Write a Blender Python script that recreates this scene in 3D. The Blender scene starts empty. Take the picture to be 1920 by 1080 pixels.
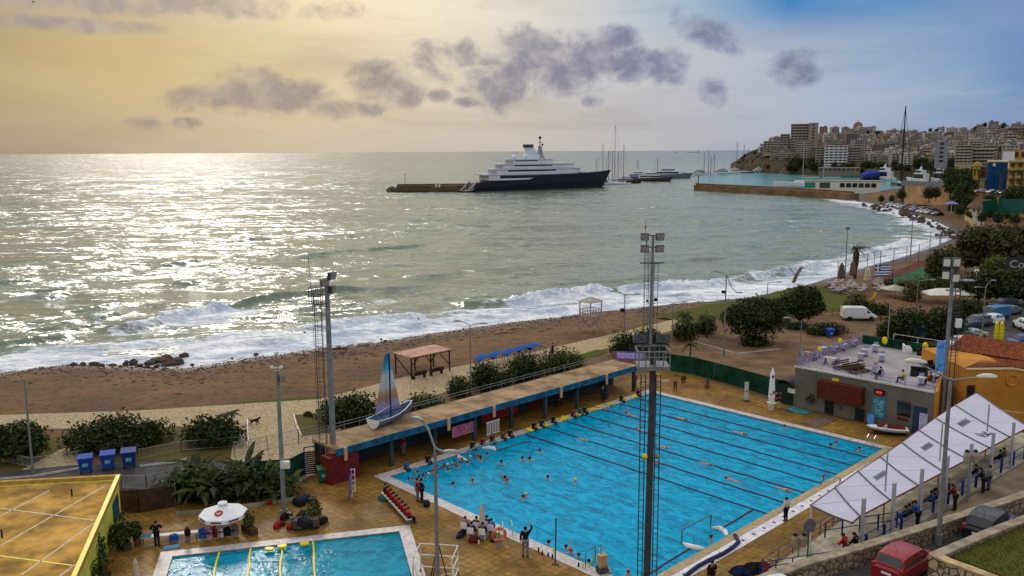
import bpy, math, random
import numpy as np
from mathutils import Matrix, Vector
R = math.radians
scene = bpy.context.scene
COL = scene.collection
# ------------------------------------------------------------------ camera
F = 1620.0; H = 25.0; ROLL = 0.0057
PITCH = math.atan((540 - 283.5) / F)
Fw = np.array([0, math.cos(PITCH), -math.sin(PITCH)])
_U = np.array([0, math.sin(PITCH), math.cos(PITCH)]); _R = np.array([1.0, 0, 0])
Rt = math.cos(ROLL) * _R - math.sin(ROLL) * _U
Up = math.cos(ROLL) * _U + math.sin(ROLL) * _R
cd = bpy.data.cameras.new('camera'); cam = bpy.data.objects.new('camera', cd); COL.objects.link(cam)
cd.sensor_width = 36; cd.lens = F / 1920 * 36; cd.clip_start = 0.5; cd.clip_end = 150000
M4 = Matrix.Identity(4)
for i in range(3):
 M4[i][0] = Rt[i]; M4[i][1] = Up[i]; M4[i][2] = -Fw[i]
M4[2][3] = H
cam.matrix_world = M4
scene.camera = cam
# ------------------------------------------------------------------ light
SUN_AZ = -21.0; SUN_EL = 27.0
scene.view_settings.view_transform = 'Standard'; scene.view_settings.look = 'None'
scene.view_settings.exposure = 0.0; scene.view_settings.gamma = 1
scene.cycles.use_denoising = True
scene.cycles.max_bounces = 6; scene.cycles.transparent_max_bounces = 12
scene.cycles.sample_clamp_indirect = 4.0
scene.cycles.caustics_reflective = False; scene.cycles.caustics_refractive = False
sl = bpy.data.lights.new('sun', 'SUN'); so = bpy.data.objects.new('sun', sl); COL.objects.link(so)
sl.energy = 1.0; sl.angle = R(10.0); sl.color = (1.0, 0.94, 0.85)
sdir = Vector((math.sin(R(SUN_AZ)) * math.cos(R(SUN_EL)), math.cos(R(SUN_AZ)) * math.cos(R(SUN_EL)), math.sin(R(SUN_EL))))
so.rotation_euler = sdir.to_track_quat('Z', 'Y').to_euler()
so.location = (-40, 100, 80)
def s2l(c):
 return tuple(((v / 255) / 12.92 if v / 255 <= 0.04045 else ((v / 255 + 0.055) / 1.055) ** 2.4) for v in c)
def ray(x, y): return Fw * F + Rt * (x - 960) - Up * (y - 540)
def P(x, y, z=0.0):
 d = ray(x, y); t = (z - H) / d[2]
 return Vector((d[0] * t, d[1] * t, z))
def PD(x, y, Y):
 d = ray(x, y); t = Y / d[1]
 return Vector((d[0] * t, Y, H + d[2] * t))
def PR(x, y, r):
 d = ray(x, y); t = r / math.hypot(d[0], d[1])
 return Vector((d[0] * t, d[1] * t, H + d[2] * t))
def ZT(b, y):            # height reached by pixel row y on the vertical through point b
 px = pix((b[0], b[1], 0.0))[0]
 return PR(px, y, math.hypot(b[0], b[1]))[2]
def pix(q):
 q = np.array(q, float) - np.array([0, 0, H]); w = q @ Fw
 return (960 + F * (q @ Rt) / w, 540 - F * (q @ Up) / w)
def azel(x, y):
 d = ray(x, y)
 return math.degrees(math.atan2(d[0], d[1])), math.degrees(math.asin(d[2] / np.linalg.norm(d)))
# ------------------------------------------------------------------ world
W = bpy.data.worlds.new('World'); scene.world = W; W.use_nodes = True
nt = W.node_tree; nt.nodes.clear()
class NG:
 def __init__(s, tree): s.t = tree
 def n(s, typ, **k):
  a = s.t.nodes.new(typ)
  for q, v in k.items(): setattr(a, q, v)
  return a
 def l(s, a, b): s.t.links.new(a, b)
 def inp(s, node, key, v):
  if v is None: return
  if hasattr(v, 'links') or isinstance(v, bpy.types.NodeSocket): s.l(v, node.inputs[key])
  else: node.inputs[key].default_value = v
 def math(s, op, a, b=None, c=None, clamp=False):
  m = s.n('ShaderNodeMath', operation=op, use_clamp=clamp)
  s.inp(m, 0, a); s.inp(m, 1, b); s.inp(m, 2, c)
  return m.outputs[0]
 def mix(s, f, a, b, mode='MIX'):
  m = s.n('ShaderNodeMix', data_type='RGBA', blend_type=mode)
  s.inp(m, 0, f)
  for k, v in ((6, a), (7, b)):
   if isinstance(v, (tuple, list)) and len(v) == 3: v = (*v, 1)
   s.inp(m, k, v)
  return m.outputs[2]
 def ramp(s, fac, stops, interp='LINEAR'):
  r = s.n('ShaderNodeValToRGB'); s.l(fac, r.inputs[0]); e = r.color_ramp; e.interpolation = interp
  while len(e.elements) < len(stops): e.elements.new(0.5)
  for el, (p, c) in zip(e.elements, stops):
   el.position = p; el.color = (*c, 1) if len(c) == 3 else c
  return r.outputs[0]
 def smooth(s, v, a, b, to0=0.0, to1=1.0):
  m = s.n('ShaderNodeMapRange', interpolation_type='SMOOTHSTEP')
  s.inp(m, 0, v); s.inp(m, 1, a); s.inp(m, 2, b); s.inp(m, 3, to0); s.inp(m, 4, to1)
  return m.outputs[0]
 def noise(s, vec, scale, detail=4, rough=0.55, dist=0.0):
  n = s.n('ShaderNodeTexNoise'); n.inputs['Scale'].default_value = scale
  n.inputs['Detail'].default_value = detail; n.inputs['Roughness'].default_value = rough
  n.inputs['Distortion'].default_value = dist
  if vec is not None: s.l(vec, n.inputs['Vector'])
  return n.outputs['Fac']
 def comb(s, x, y, z=0.0):
  m = s.n('ShaderNodeCombineXYZ'); s.inp(m, 0, x); s.inp(m, 1, y); s.inp(m, 2, z); return m.outputs[0]
 def scale(s, vec, sx, sy, sz):
  m = s.n('ShaderNodeMapping'); s.l(vec, m.inputs[0]); m.inputs['Scale'].default_value = (sx, sy, sz); return m.outputs[0]
g = NG(nt)
tc = g.n('ShaderNodeTexCoord'); sp = g.n('ShaderNodeSeparateXYZ'); g.l(tc.outputs['Generated'], sp.inputs[0])
az = g.math('MULTIPLY', g.math('ARCTAN2', sp.outputs[0], sp.outputs[1]), 57.29578)
el = g.math('MULTIPLY', g.math('ARCSINE', sp.outputs[2]), 57.29578)
azf = g.math('DIVIDE', g.math('ADD', az, 40.0), 80.0, clamp=True)
def row(y, cols):
 return g.ramp(azf, [((azel(x, y)[0] + 40) / 80, s2l(c)) for x, c in cols])
def rowel(y): return azel(960, y)[1]
r0 = row(283, [(0, (158, 142, 122)), (250, (180, 164, 138)), (550, (198, 183, 158)), (960, (198, 190, 182)), (1300, (178, 180, 187)), (1600, (166, 178, 198)), (1920, (128, 152, 188))])
r1 = row(150, [(0, (174, 149, 104)), (250, (198, 171, 120)), (520, (214, 194, 152)), (800, (220, 207, 182)), (1100, (198, 196, 198)), (1450, (178, 186, 201)), (1650, (156, 176, 204)), (1920, (108, 145, 190))])
r2 = row(10, [(0, (166, 154, 134)), (300, (188, 170, 138)), (620, (238, 220, 180)), (760, (244, 230, 196)), (1000, (222, 216, 206)), (1300, (158, 182, 204)), (1480, (52, 128, 190)), (1700, (92, 144, 194)), (1920, (122, 146, 188))])
base = g.mix(g.smooth(el, rowel(283), rowel(140)), r0, r1)
base = g.mix(g.smooth(el, rowel(110), rowel(15)), base, r2)
# streaked high cloud
sv = g.comb(az, g.math('MULTIPLY', el, 5.0))
st = g.noise(sv, 0.045, 6, 0.6, 0.6)
base = g.mix(g.math('MULTIPLY', g.smooth(st, 0.42, 0.72), 0.26), base, g.mix(g.smooth(az, -25, 25), s2l((214, 198, 164)), s2l((206, 212, 222))))
st2 = g.noise(g.comb(az, g.math('MULTIPLY', el, 7.0), 7.0), 0.07, 6, 0.62, 0.4)
base = g.mix(g.math('MULTIPLY', g.smooth(st2, 0.45, 0.75), 0.35), base, g.mix(g.smooth(az, -5, 25), s2l((160, 140, 112)), s2l((98, 130, 178))))
# cumulus bank: soft puffs in direction space, broken up by noise
cn = g.noise(g.comb(az, g.math('MULTIPLY', el, 1.25), 3.0), 0.5, 8, 0.62, 0.35)
cn2 = g.noise(g.comb(az, g.math('MULTIPLY', el, 1.3), 11.0), 0.32, 5, 0.55, 0.2)
acc = None
PUFF = [(395, 185, 78, 30), (470, 172, 85, 38), (545, 182, 80, 34), (625, 205, 62, 20), (690, 205, 40, 16), (720, 158, 72, 46), (770, 178, 45, 28), (835, 118, 62, 46), (870, 100, 36, 32),
  (930, 150, 78, 56), (1005, 105, 84, 62), (1090, 118, 72, 60), (1040, 150, 60, 40), (1160, 68, 46, 24), (1130, 85, 30, 16), (1195, 122, 56, 34), (1245, 125, 56, 32),
  (1495, 136, 44, 34), (1337, 172, 28, 30), (272, 230, 36, 17), (350, 230, 26, 11), (820, 178, 28, 16), (1110, 192, 24, 15), (880, 190, 30, 12),
  (290, 2, 330, 26), (130, 46, 170, 13)]
for (x, y, w, h) in PUFF:
 a0, e0 = azel(x, y)
 dx = g.math('MULTIPLY', g.math('SUBTRACT', az, a0), F / 57.3 / w)
 dy = g.math('MULTIPLY', g.math('SUBTRACT', el, e0), F / 57.3 / h)
 q = g.math('SUBTRACT', 1.0, g.math('ADD', g.math('MULTIPLY', dx, dx), g.math('MULTIPLY', dy, dy)))
 acc = q if acc is None else g.math('MAXIMUM', acc, q)
a0, e0 = azel(1321, 56)      # the tilted dense puff on the right
dx = g.math('SUBTRACT', az, a0); dy = g.math('SUBTRACT', el, e0); k = F / 57.3
u = g.math('MULTIPLY', g.math('SUBTRACT', g.math('MULTIPLY', dx, 0.86), g.math('MULTIPLY', dy, 0.5)), k / 60)
v = g.math('MULTIPLY', g.math('ADD', g.math('MULTIPLY', dx, 0.5), g.math('MULTIPLY', dy, 0.86)), k / 30)
q = g.math('SUBTRACT', 1.25, g.math('ADD', g.math('MULTIPLY', u, u), g.math('MULTIPLY', v, v)))
acc = g.math('MAXIMUM', acc, q)
dens = g.math('ADD', g.math('MAXIMUM', acc, -1.2), g.math('MULTIPLY', g.math('SUBTRACT', cn, 0.48), 3.6))
cmask = g.smooth(dens, -0.12, 0.62)
core = g.smooth(g.math('ADD', dens, g.math('MULTIPLY', g.math('SUBTRACT', cn2, 0.5), 2.6)), 0.0, 1.5)
core = g.smooth(g.math('ADD', dens, g.math('MULTIPLY', g.math('SUBTRACT', cn2, 0.5), 1.6)), -0.25, 1.35)
ccol = g.mix(g.smooth(az, -15, 14), s2l((142, 132, 130)), s2l((112, 118, 152)))
cn3 = g.noise(g.comb(az, g.math('MULTIPLY', el, 1.2), 5.0), 0.6, 5, 0.55, 0.3)
ccol = g.mix(g.math('MULTIPLY', g.smooth(cn3, 0.42, 0.7), 0.42), ccol, g.mix(g.smooth(az, -15, 14), s2l((206, 192, 170)), s2l((196, 196, 210))))
skyc = g.mix(g.math('MULTIPLY', core, 0.93), base, ccol)
# above the frame: bright thin overcast round the sun, greyer towards the zenith
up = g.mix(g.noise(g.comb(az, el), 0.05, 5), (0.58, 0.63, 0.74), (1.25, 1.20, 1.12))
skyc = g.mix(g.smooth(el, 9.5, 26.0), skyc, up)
dt = g.n('ShaderNodeVectorMath', operation='DOT_PRODUCT'); g.l(tc.outputs['Generated'], dt.inputs[0]); dt.inputs[1].default_value = sdir
glow = g.math('ADD', g.math('MULTIPLY', g.math('POWER', g.math('MAXIMUM', dt.outputs['Value'], 0.0), 60.0), 0.9), g.math('MULTIPLY', g.math('POWER', g.math('MAXIMUM', dt.outputs['Value'], 0.0), 9.0), 0.06))
gl = g.n('ShaderNodeVectorMath', operation='SCALE'); gl.inputs[0].default_value = (1.0, 0.86, 0.62); g.l(glow, gl.inputs['Scale'])
skyc = g.mix(1.0, skyc, gl.outputs[0], 'ADD')
# below the horizon (never seen: sea covers it)
skyc = g.mix(g.smooth(el, -1.5, -0.3), (0.16, 0.17, 0.16), skyc)
sky = g.n('ShaderNodeTexSky', sky_type='NISHITA'); sky.sun_disc = False
sky.sun_elevation = R(SUN_EL); sky.sun_rotation = R(SUN_AZ); sky.air_density = 1.2; sky.dust_density = 2.0
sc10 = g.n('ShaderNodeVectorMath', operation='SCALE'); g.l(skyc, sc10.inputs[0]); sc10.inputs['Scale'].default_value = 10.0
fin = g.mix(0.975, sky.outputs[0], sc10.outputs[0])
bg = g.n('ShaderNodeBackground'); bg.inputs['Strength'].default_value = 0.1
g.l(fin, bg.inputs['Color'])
ow = g.n('ShaderNodeOutputWorld'); g.l(bg.outputs[0], ow.inputs[0])
W.cycles.sampling_method = 'MANUAL'; W.cycles.sample_map_resolution = 512
# ------------------------------------------------------------------ helpers
def tag(o, label=None, cat=None, group=None, kind=None):
 if label: o['label'] = label
 if cat: o['category'] = cat
 if group: o['group'] = group
 if kind: o['kind'] = kind
 return o
def thing(name, label, cat, loc=(0, 0, 0), rz=0.0, group=None):
 o = bpy.data.objects.new(name, None); COL.objects.link(o); o.empty_display_size = 0.2
 o.location = loc; o.rotation_euler = (0, 0, rz)
 return tag(o, label, cat, group)
def dup(root, loc, rz=None, label=None, scale=None, group=None):
 r = root.copy(); COL.objects.link(r); r.location = loc
 if rz is not None: r.rotation_euler = (0, 0, rz)
 if scale is not None: r.scale = (scale,) * 3 if not isinstance(scale, tuple) else scale
 if label: r['label'] = label
 if group: r['group'] = group
 for ch in list(root.children):
  c = ch.copy(); COL.objects.link(c); c.parent = r
  for gg in list(ch.children):
   d = gg.copy(); COL.objects.link(d); d.parent = c
 return r
def recolour(o, m):
 o.material_slots[0].link = 'OBJECT'; o.material_slots[0].material = m
def part(root, name):
 return [c for c in root.children if c.name.split('.')[0] == name]
class MB:
 def __init__(s): s.v = []; s.f = []; s.m = []; s.i = 0
 def add(s, vs, fs):
  b = len(s.v); s.v += [tuple(v) for v in vs]; s.f += [tuple(b + i for i in f) for f in fs]; s.m += [s.i] * len(fs); return s
 def box(s, x, y, z, sx, sy, sz, rz=0.0):      # centre of the base, sizes
  c, n = math.cos(rz), math.sin(rz); vs = []
  for dz in (0, sz):
   for dx, dy in ((-.5, -.5), (.5, -.5), (.5, .5), (-.5, .5)):
    a, b = dx * sx, dy * sy
    vs.append((x + c * a - n * b, y + n * a + c * b, z + dz))
  return s.add(vs, [(3, 2, 1, 0), (4, 5, 6, 7), (0, 1, 5, 4), (1, 2, 6, 5), (2, 3, 7, 6), (3, 0, 4, 7)])
 def bar(s, p, q, w, h=None):
  p, q = Vector(p), Vector(q); d = (q - p); L = d.length
  if L < 1e-6: return s
  d /= L; h = h or w
  a = d.cross(Vector((0, 0, 1)))
  if a.length < 1e-3: a = Vector((1, 0, 0))
  a.normalize(); b = a.cross(d)
  vs = [e + a * (w * .5 * i) + b * (h * .5 * j) for e in (p, q) for i, j in ((-1, -1), (1, -1), (1, 1), (-1, 1))]
  return s.add(vs, [(3, 2, 1, 0), (4, 5, 6, 7), (0, 1, 5, 4), (1, 2, 6, 5), (2, 3, 7, 6), (3, 0, 4, 7)])
 def tube(s, pts, r, n=6, r1=None, cap=True):
  pts = [Vector(p) for p in pts]; N = len(pts); vs = []; fs = []
  up = None
  for k, p in enumerate(pts):
   d = (pts[min(k + 1, N - 1)] - pts[max(k - 1, 0)]).normalized()
   if up is None or abs(up.dot(d)) > 0.98: up = Vector((0, 0, 1)) if abs(d.z) < .9 else Vector((1, 0, 0))
   a = d.cross(up).normalized(); b = a.cross(d)
   rr = r if r1 is None else r + (r1 - r) * k / (N - 1)
   if isinstance(r, (list, tuple)): rr = r[k]
   vs += [p + (a * math.cos(2 * math.pi * i / n) + b * math.sin(2 * math.pi * i / n)) * rr for i in range(n)]
  for k in range(N - 1):
   for i in range(n):
    j = (i + 1) % n
    fs.append((k * n + i, k * n + j, (k + 1) * n + j, (k + 1) * n + i))
  if cap: fs += [tuple(range(n)), tuple(range((N - 1) * n, N * n))[::-1]]
  return s.add(vs, fs)
 def prism(s, poly, z0, z1, top=True, bottom=True):
  n = len(poly); z0 = z0 if isinstance(z0, (list, tuple)) else [z0] * n; z1 = z1 if isinstance(z1, (list, tuple)) else [z1] * n
  vs = [(p[0], p[1], z) for p, z in zip(poly, z0)] + [(p[0], p[1], z) for p, z in zip(poly, z1)]
  fs = [(i, (i + 1) % n, n + (i + 1) % n, n + i) for i in range(n)]
  if top: fs.append(tuple(range(n, 2 * n)))
  if bottom: fs.append(tuple(range(n))[::-1])
  return s.add(vs, fs)
 def lathe(s, prof, n=12, c=(0, 0, 0), sx=1, sy=1):
  vs = [(c[0] + r * sx * math.cos(2 * math.pi * i / n), c[1] + r * sy * math.sin(2 * math.pi * i / n), c[2] + z) for r, z in prof for i in range(n)]
  fs = [(k * n + i, k * n + (i + 1) % n, (k + 1) * n + (i + 1) % n, (k + 1) * n + i) for k in range(len(prof) - 1) for i in range(n)]
  fs += [tuple(range(n))[::-1], tuple(range((len(prof) - 1) * n, len(prof) * n))]
  return s.add(vs, fs)
 def sph(s, c, r, nu=10, nv=6):
  if not isinstance(r, tuple): r = (r, r, r)
  prof = [(max(math.sin(math.pi * k / nv), 0.02), -math.cos(math.pi * k / nv)) for k in range(nv + 1)]
  vs = [(c[0] + q * r[0] * math.cos(2 * math.pi * i / nu), c[1] + q * r[1] * math.sin(2 * math.pi * i / nu), c[2] + z * r[2]) for q, z in prof for i in range(nu)]
  fs = [(k * nu + i, k * nu + (i + 1) % nu, (k + 1) * nu + (i + 1) % nu, (k + 1) * nu + i) for k in range(nv) for i in range(nu)]
  return s.add(vs, fs + [tuple(range(nu))[::-1], tuple(range(nv * nu, nv * nu + nu))])
 def quad(s, *p): return s.add(p, [tuple(range(len(p)))])
 def loft(s, secs, closed=True, cap=True):
  n = len(secs[0]); vs = [p for q in secs for p in q]
  rng = range(n) if closed else range(n - 1)
  fs = [(k * n + i, k * n + (i + 1) % n, (k + 1) * n + (i + 1) % n, (k + 1) * n + i) for k in range(len(secs) - 1) for i in rng]
  if cap: fs += [tuple(range(n))[::-1], tuple(range((len(secs) - 1) * n, len(secs) * n))]
  return s.add(vs, fs)
 def torus(s, c, R0, r, axis='z', n=16, m=6):
  pts = []
  for i in range(n):
   for j in range(m):
    a, b = 2 * math.pi * i / n, 2 * math.pi * j / m
    x, y, z = (R0 + r * math.cos(b)) * math.cos(a), (R0 + r * math.cos(b)) * math.sin(a), r * math.sin(b)
    if axis == 'y': x, y, z = x, z, y
    if axis == 'x': x, y, z = z, x, y
    pts.append((c[0] + x, c[1] + y, c[2] + z))
  return s.add(pts, [(i * m + j, i * m + (j + 1) % m, ((i + 1) % n) * m + (j + 1) % m, ((i + 1) % n) * m + j) for i in range(n) for j in range(m)])
 def mesh(s, name, mats, smooth=False):
  me = bpy.data.meshes.new(name); me.from_pydata(s.v, [], s.f)
  for m in (mats if isinstance(mats, (list, tuple)) else [mats]): me.materials.append(m)
  if any(s.m): me.polygons.foreach_set('material_index', s.m)
  if smooth: me.polygons.foreach_set('use_smooth', [True] * len(s.f))
  me.update(); return me
 def ob(s, name, mats, parent=None, loc=None, rz=None, smooth=False):
  o = bpy.data.objects.new(name, s.mesh(name, mats, smooth)); COL.objects.link(o)
  if parent: o.parent = parent
  if loc is not None: o.location = loc
  if rz is not None: o.rotation_euler = (0, 0, rz)
  return o
def npmesh(name, V, Fq, mats, smooth=False):
 me = bpy.data.meshes.new(name); V = np.asarray(V, np.float32); Fq = np.asarray(Fq, np.int32); k = Fq.shape[1]
 me.vertices.add(len(V)); me.vertices.foreach_set('co', V.ravel())
 me.loops.add(Fq.size); me.loops.foreach_set('vertex_index', Fq.ravel())
 me.polygons.add(len(Fq)); me.polygons.foreach_set('loop_start', np.arange(0, Fq.size, k, dtype=np.int32))
 if smooth: me.polygons.foreach_set('use_smooth', np.ones(len(Fq), bool))
 me.materials.append(mats); me.update(calc_edges=True); me.validate(); return me
def curve_text(txt, size, m, name, parent, loc, rot, depth=0.004, align='CENTER'):
 cu = bpy.data.curves.new(name, 'FONT'); cu.body = txt; cu.size = size; cu.extrude = depth; cu.align_x = align; cu.align_y = 'CENTER'
 cu.materials.append(m); o = bpy.data.objects.new(name, cu); COL.objects.link(o)
 if parent: o.parent = parent
 o.location = loc; o.rotation_euler = rot
 dg = bpy.context.evaluated_depsgraph_get(); me = bpy.data.meshes.new_from_object(o.evaluated_get(dg)); bpy.data.objects.remove(o)
 o = bpy.data.objects.new(name, me); COL.objects.link(o); o.parent = parent; o.location = loc; o.rotation_euler = rot
 return o
# ------------------------------------------------------------------ materials
MATS = {}
def mat(name, col, rough=0.7, metal=0.0, scale=3.0, amt=0.25, bump=0.0, bscale=None, col2=None, spec=None, emit=None, trans=None, detail=5, stretch=None):
 if name in MATS: return MATS[name]
 m = bpy.data.materials.new(name); m.use_nodes = True; G = NG(m.node_tree); t = m.node_tree
 b = t.nodes['Principled BSDF']
 tcn = G.n('ShaderNodeTexCoord'); vec = tcn.outputs['Object']
 if stretch: vec = G.scale(vec, *stretch)
 f = G.noise(vec, scale, detail, 0.6)
 f2 = G.smooth(f, 0.3, 0.7)
 c2 = col2 if col2 else tuple(min(1, c * (1 + amt)) for c in col)
 c1 = col if col2 else tuple(c * (1 - amt) for c in col)
 G.l(G.mix(f2, c1, c2), b.inputs['Base Color'])
 b.inputs['Roughness'].default_value = rough; b.inputs['Metallic'].default_value = metal
 b.inputs['Specular IOR Level'].default_value = spec if spec is not None else (0.10 if rough >= .8 else (.2 if rough >= .55 else .35))
 if bump:
  bn = G.n('ShaderNodeBump'); bn.inputs['Strength'].default_value = bump; bn.inputs['Distance'].default_value = 0.05
  G.l(G.noise(vec, bscale or scale * 3, 4), bn.inputs['Height']); G.l(bn.outputs[0], b.inputs['Normal'])
 if emit: b.inputs['Emission Color'].default_value = (*emit[:3], 1); b.inputs['Emission Strength'].default_value = emit[3]
 MATS[name] = m; return m
def foliage(name, c1, c2, transl=0.25):
 if name in MATS: return MATS[name]
 m = bpy.data.materials.new(name); m.use_nodes = True; t = m.node_tree; G = NG(t); t.nodes.clear()
 ge = G.n('ShaderNodeNewGeometry'); tcn = G.n('ShaderNodeTexCoord')
 r = G.math('ADD', G.math('MULTIPLY', ge.outputs['Random Per Island'], 0.6), G.math('MULTIPLY', G.noise(tcn.outputs['Object'], 0.9, 3), 0.6))
 col = G.ramp(r, [(0.2, tuple(x * 0.55 for x in c1)), (0.5, c1), (0.8, c2), (0.95, tuple(min(1, x * 1.5) for x in c2))])
 d = G.n('ShaderNodeBsdfDiffuse'); G.l(col, d.inputs[0]); tr = G.n('ShaderNodeBsdfTranslucent'); G.l(col, tr.inputs[0])
 gl = G.n('ShaderNodeBsdfGlossy'); gl.inputs['Roughness'].default_value = 0.45; gl.inputs[0].default_value = (0.5, 0.5, 0.45, 1)
 mx = G.n('ShaderNodeMixShader'); mx.inputs[0].default_value = transl; G.l(d.outputs[0], mx.inputs[1]); G.l(tr.outputs[0], mx.inputs[2])
 m2 = G.n('ShaderNodeMixShader'); m2.inputs[0].default_value = 0.04; G.l(mx.outputs[0], m2.inputs[1]); G.l(gl.outputs[0], m2.inputs[2])
 o = G.n('ShaderNodeOutputMaterial'); G.l(m2.outputs[0], o.inputs[0])
 MATS[name] = m; return m
def bricky(name, c1, c2, mort, w, h, rough=0.6, msize=0.02, wear=None, bump=0.25, offset=0.5, gloss_noise=False, rot=0.0):
 if name in MATS: return MATS[name]
 m = bpy.data.materials.new(name); m.use_nodes = True; t = m.node_tree; G = NG(t); b = t.nodes['Principled BSDF']
 tcn = G.n('ShaderNodeTexCoord'); mp = G.n('ShaderNodeMapping'); G.l(tcn.outputs['Object'], mp.inputs[0]); mp.inputs['Rotation'].default_value = (0, 0, rot)
 br = G.n('ShaderNodeTexBrick', offset=offset); G.l(mp.outputs[0], br.inputs['Vector'])
 for k, v in (('Color1', (*c1, 1)), ('Color2', (*c2, 1)), ('Mortar', (*mort, 1))): br.inputs[k].default_value = v
 br.inputs['Scale'].default_value = 1.0; br.inputs['Brick Width'].default_value = w; br.inputs['Row Height'].default_value = h; br.inputs['Mortar Size'].default_value = msize
 n1 = G.noise(tcn.outputs['Object'], 0.35, 6, 0.65); n2 = G.noise(tcn.outputs['Object'], 2.2, 5, 0.6)
 col = G.mix(G.smooth(n1, 0.35, 0.68), br.outputs['Color'], wear if wear else tuple(x * 0.6 for x in c1))
 col = G.mix(0.55, col, G.ramp(n2, [(0.3, (0.35,) * 3), (0.7, (1.25,) * 3)]), 'MULTIPLY')
 G.l(col, b.inputs['Base Color'])
 if gloss_noise: G.l(G.smooth(G.noise(tcn.outputs['Object'], 0.22, 4), 0.38, 0.62, rough * 0.9, rough * 1.4), b.inputs['Roughness']); b.inputs['Specular IOR Level'].default_value = 0.07
 else: b.inputs['Roughness'].default_value = rough
 bn = G.n('ShaderNodeBump'); bn.inputs['Strength'].default_value = bump; bn.inputs['Distance'].default_value = 0.02
 G.l(G.math('ADD', br.outputs['Fac'], G.math('MULTIPLY', n2, -0.6)), bn.inputs['Height']); G.l(bn.outputs[0], b.inputs['Normal'])
 MATS[name] = m; return m
def stony(name, c1, c2, gap, scale, bump=0.6, rough=0.9, stretch=(1, 1, 1)):
 if name in MATS: return MATS[name]
 m = bpy.data.materials.new(name); m.use_nodes = True; t = m.node_tree; G = NG(t); b = t.nodes['Principled BSDF']
 tcn = G.n('ShaderNodeTexCoord'); vec = G.scale(tcn.outputs['Object'], *stretch)
 v1 = G.n('ShaderNodeTexVoronoi', feature='DISTANCE_TO_EDGE'); v2 = G.n('ShaderNodeTexVoronoi', feature='F1')
 for v in (v1, v2): G.l(vec, v.inputs['Vector']); v.inputs['Scale'].default_value = scale; v.inputs['Randomness'].default_value = 0.9
 sx = G.n('ShaderNodeSeparateColor'); G.l(v2.outputs['Color'], sx.inputs[0])
 n = G.noise(tcn.outputs['Object'], 4.0, 5)
 col = G.mix(G.math('ADD', G.math('MULTIPLY', sx.outputs[0], 0.7), G.math('MULTIPLY', n, 0.3)), c1, c2)
 edge = G.smooth(v1.outputs['Distance'], 0.02, 0.09)
 G.l(G.mix(edge, gap, col), b.inputs['Base Color']); b.inputs['Roughness'].default_value = rough; b.inputs['Specular IOR Level'].default_value = 0.1
 bn = G.n('ShaderNodeBump'); bn.inputs['Strength'].default_value = bump; bn.inputs['Distance'].default_value = 0.08
 G.l(G.math('ADD', edge, G.math('MULTIPLY', n, 0.7)), bn.inputs['Height']); G.l(bn.outputs[0], b.inputs['Normal'])
 MATS[name] = m; return m
WHITE = mat('white_paint', (0.72, 0.72, 0.74), 0.5, amt=0.08)
OFFW = mat('aged_white', (0.6, 0.58, 0.52), 0.6, amt=0.15)
CREAM = mat('cream_paint', (0.62, 0.5, 0.28), 0.7, amt=0.12)
GREYM = mat('grey_galvanised', (0.22, 0.235, 0.24), 0.5, 0.35, amt=0.2)
DKGREY = mat('dark_grey_metal', (0.06, 0.065, 0.07), 0.55, 0.2, amt=0.3)
BLACK = mat('black_stuff', (0.014, 0.014, 0.017), 0.6, amt=0.4)
GLASS = mat('dark_glass', (0.012, 0.017, 0.022), 0.08, amt=0.3, spec=0.6)
LAMPG = mat('lamp_glass', (0.75, 0.78, 0.68), 0.2, amt=0.05)
BLUEP = mat('blue_paint', (0.012, 0.03, 0.19), 0.6, amt=0.25)
TEAL = mat('teal_paint', (0.012, 0.09, 0.16), 0.55, scale=1.5, amt=0.45)
BBLUE = mat('bright_blue_plastic', (0.012, 0.05, 0.32), 0.65, amt=0.2)
SKYB = mat('sky_blue_vinyl', (0.10, 0.32, 0.75), 0.45, amt=0.15)
REDP = mat('red_paint', (0.34, 0.02, 0.018), 0.5, amt=0.3)
DRED = mat('dark_red', (0.13, 0.012, 0.014), 0.6, amt=0.3)
ORANGE = mat('orange_vinyl', (0.55, 0.10, 0.02), 0.5, amt=0.2)
YEL = mat('yellow_plastic', (0.75, 0.60, 0.015), 0.45, amt=0.12)
YELW = mat('yellow_green_paint', (0.52, 0.52, 0.07), 0.75, scale=0.8, amt=0.18)
PURP = mat('violet_vinyl', (0.16, 0.10, 0.42), 0.5, amt=0.25)
WOODD = mat('dark_wood', (0.075, 0.04, 0.02), 0.75, scale=2, amt=0.4, stretch=(1, 1, 8))
WOODL = mat('pale_wood', (0.30, 0.19, 0.10), 0.7, scale=2, amt=0.3)
CONC = mat('concrete', (0.30, 0.275, 0.235), 0.85, scale=0.7, amt=0.35, bump=0.3)
KERB = mat('pale_kerb', (0.5, 0.49, 0.46), 0.8, scale=1.2, amt=0.2)
RUBBER = mat('tyre_rubber', (0.012, 0.012, 0.012), 0.8, amt=0.2)
STEEL = mat('stainless_steel', (0.55, 0.55, 0.55), 0.25, 0.9, amt=0.1)
GREENP = mat('green_plastic', (0.012, 0.10, 0.035), 0.5, amt=0.3)
DGREEN = mat('dark_green_netting', (0.008, 0.045, 0.026), 0.85, scale=0.8, amt=0.5)
PINKR = mat('faded_pink_roofing', (0.42, 0.23, 0.17), 0.75, scale=1.0, amt=0.3)
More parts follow.
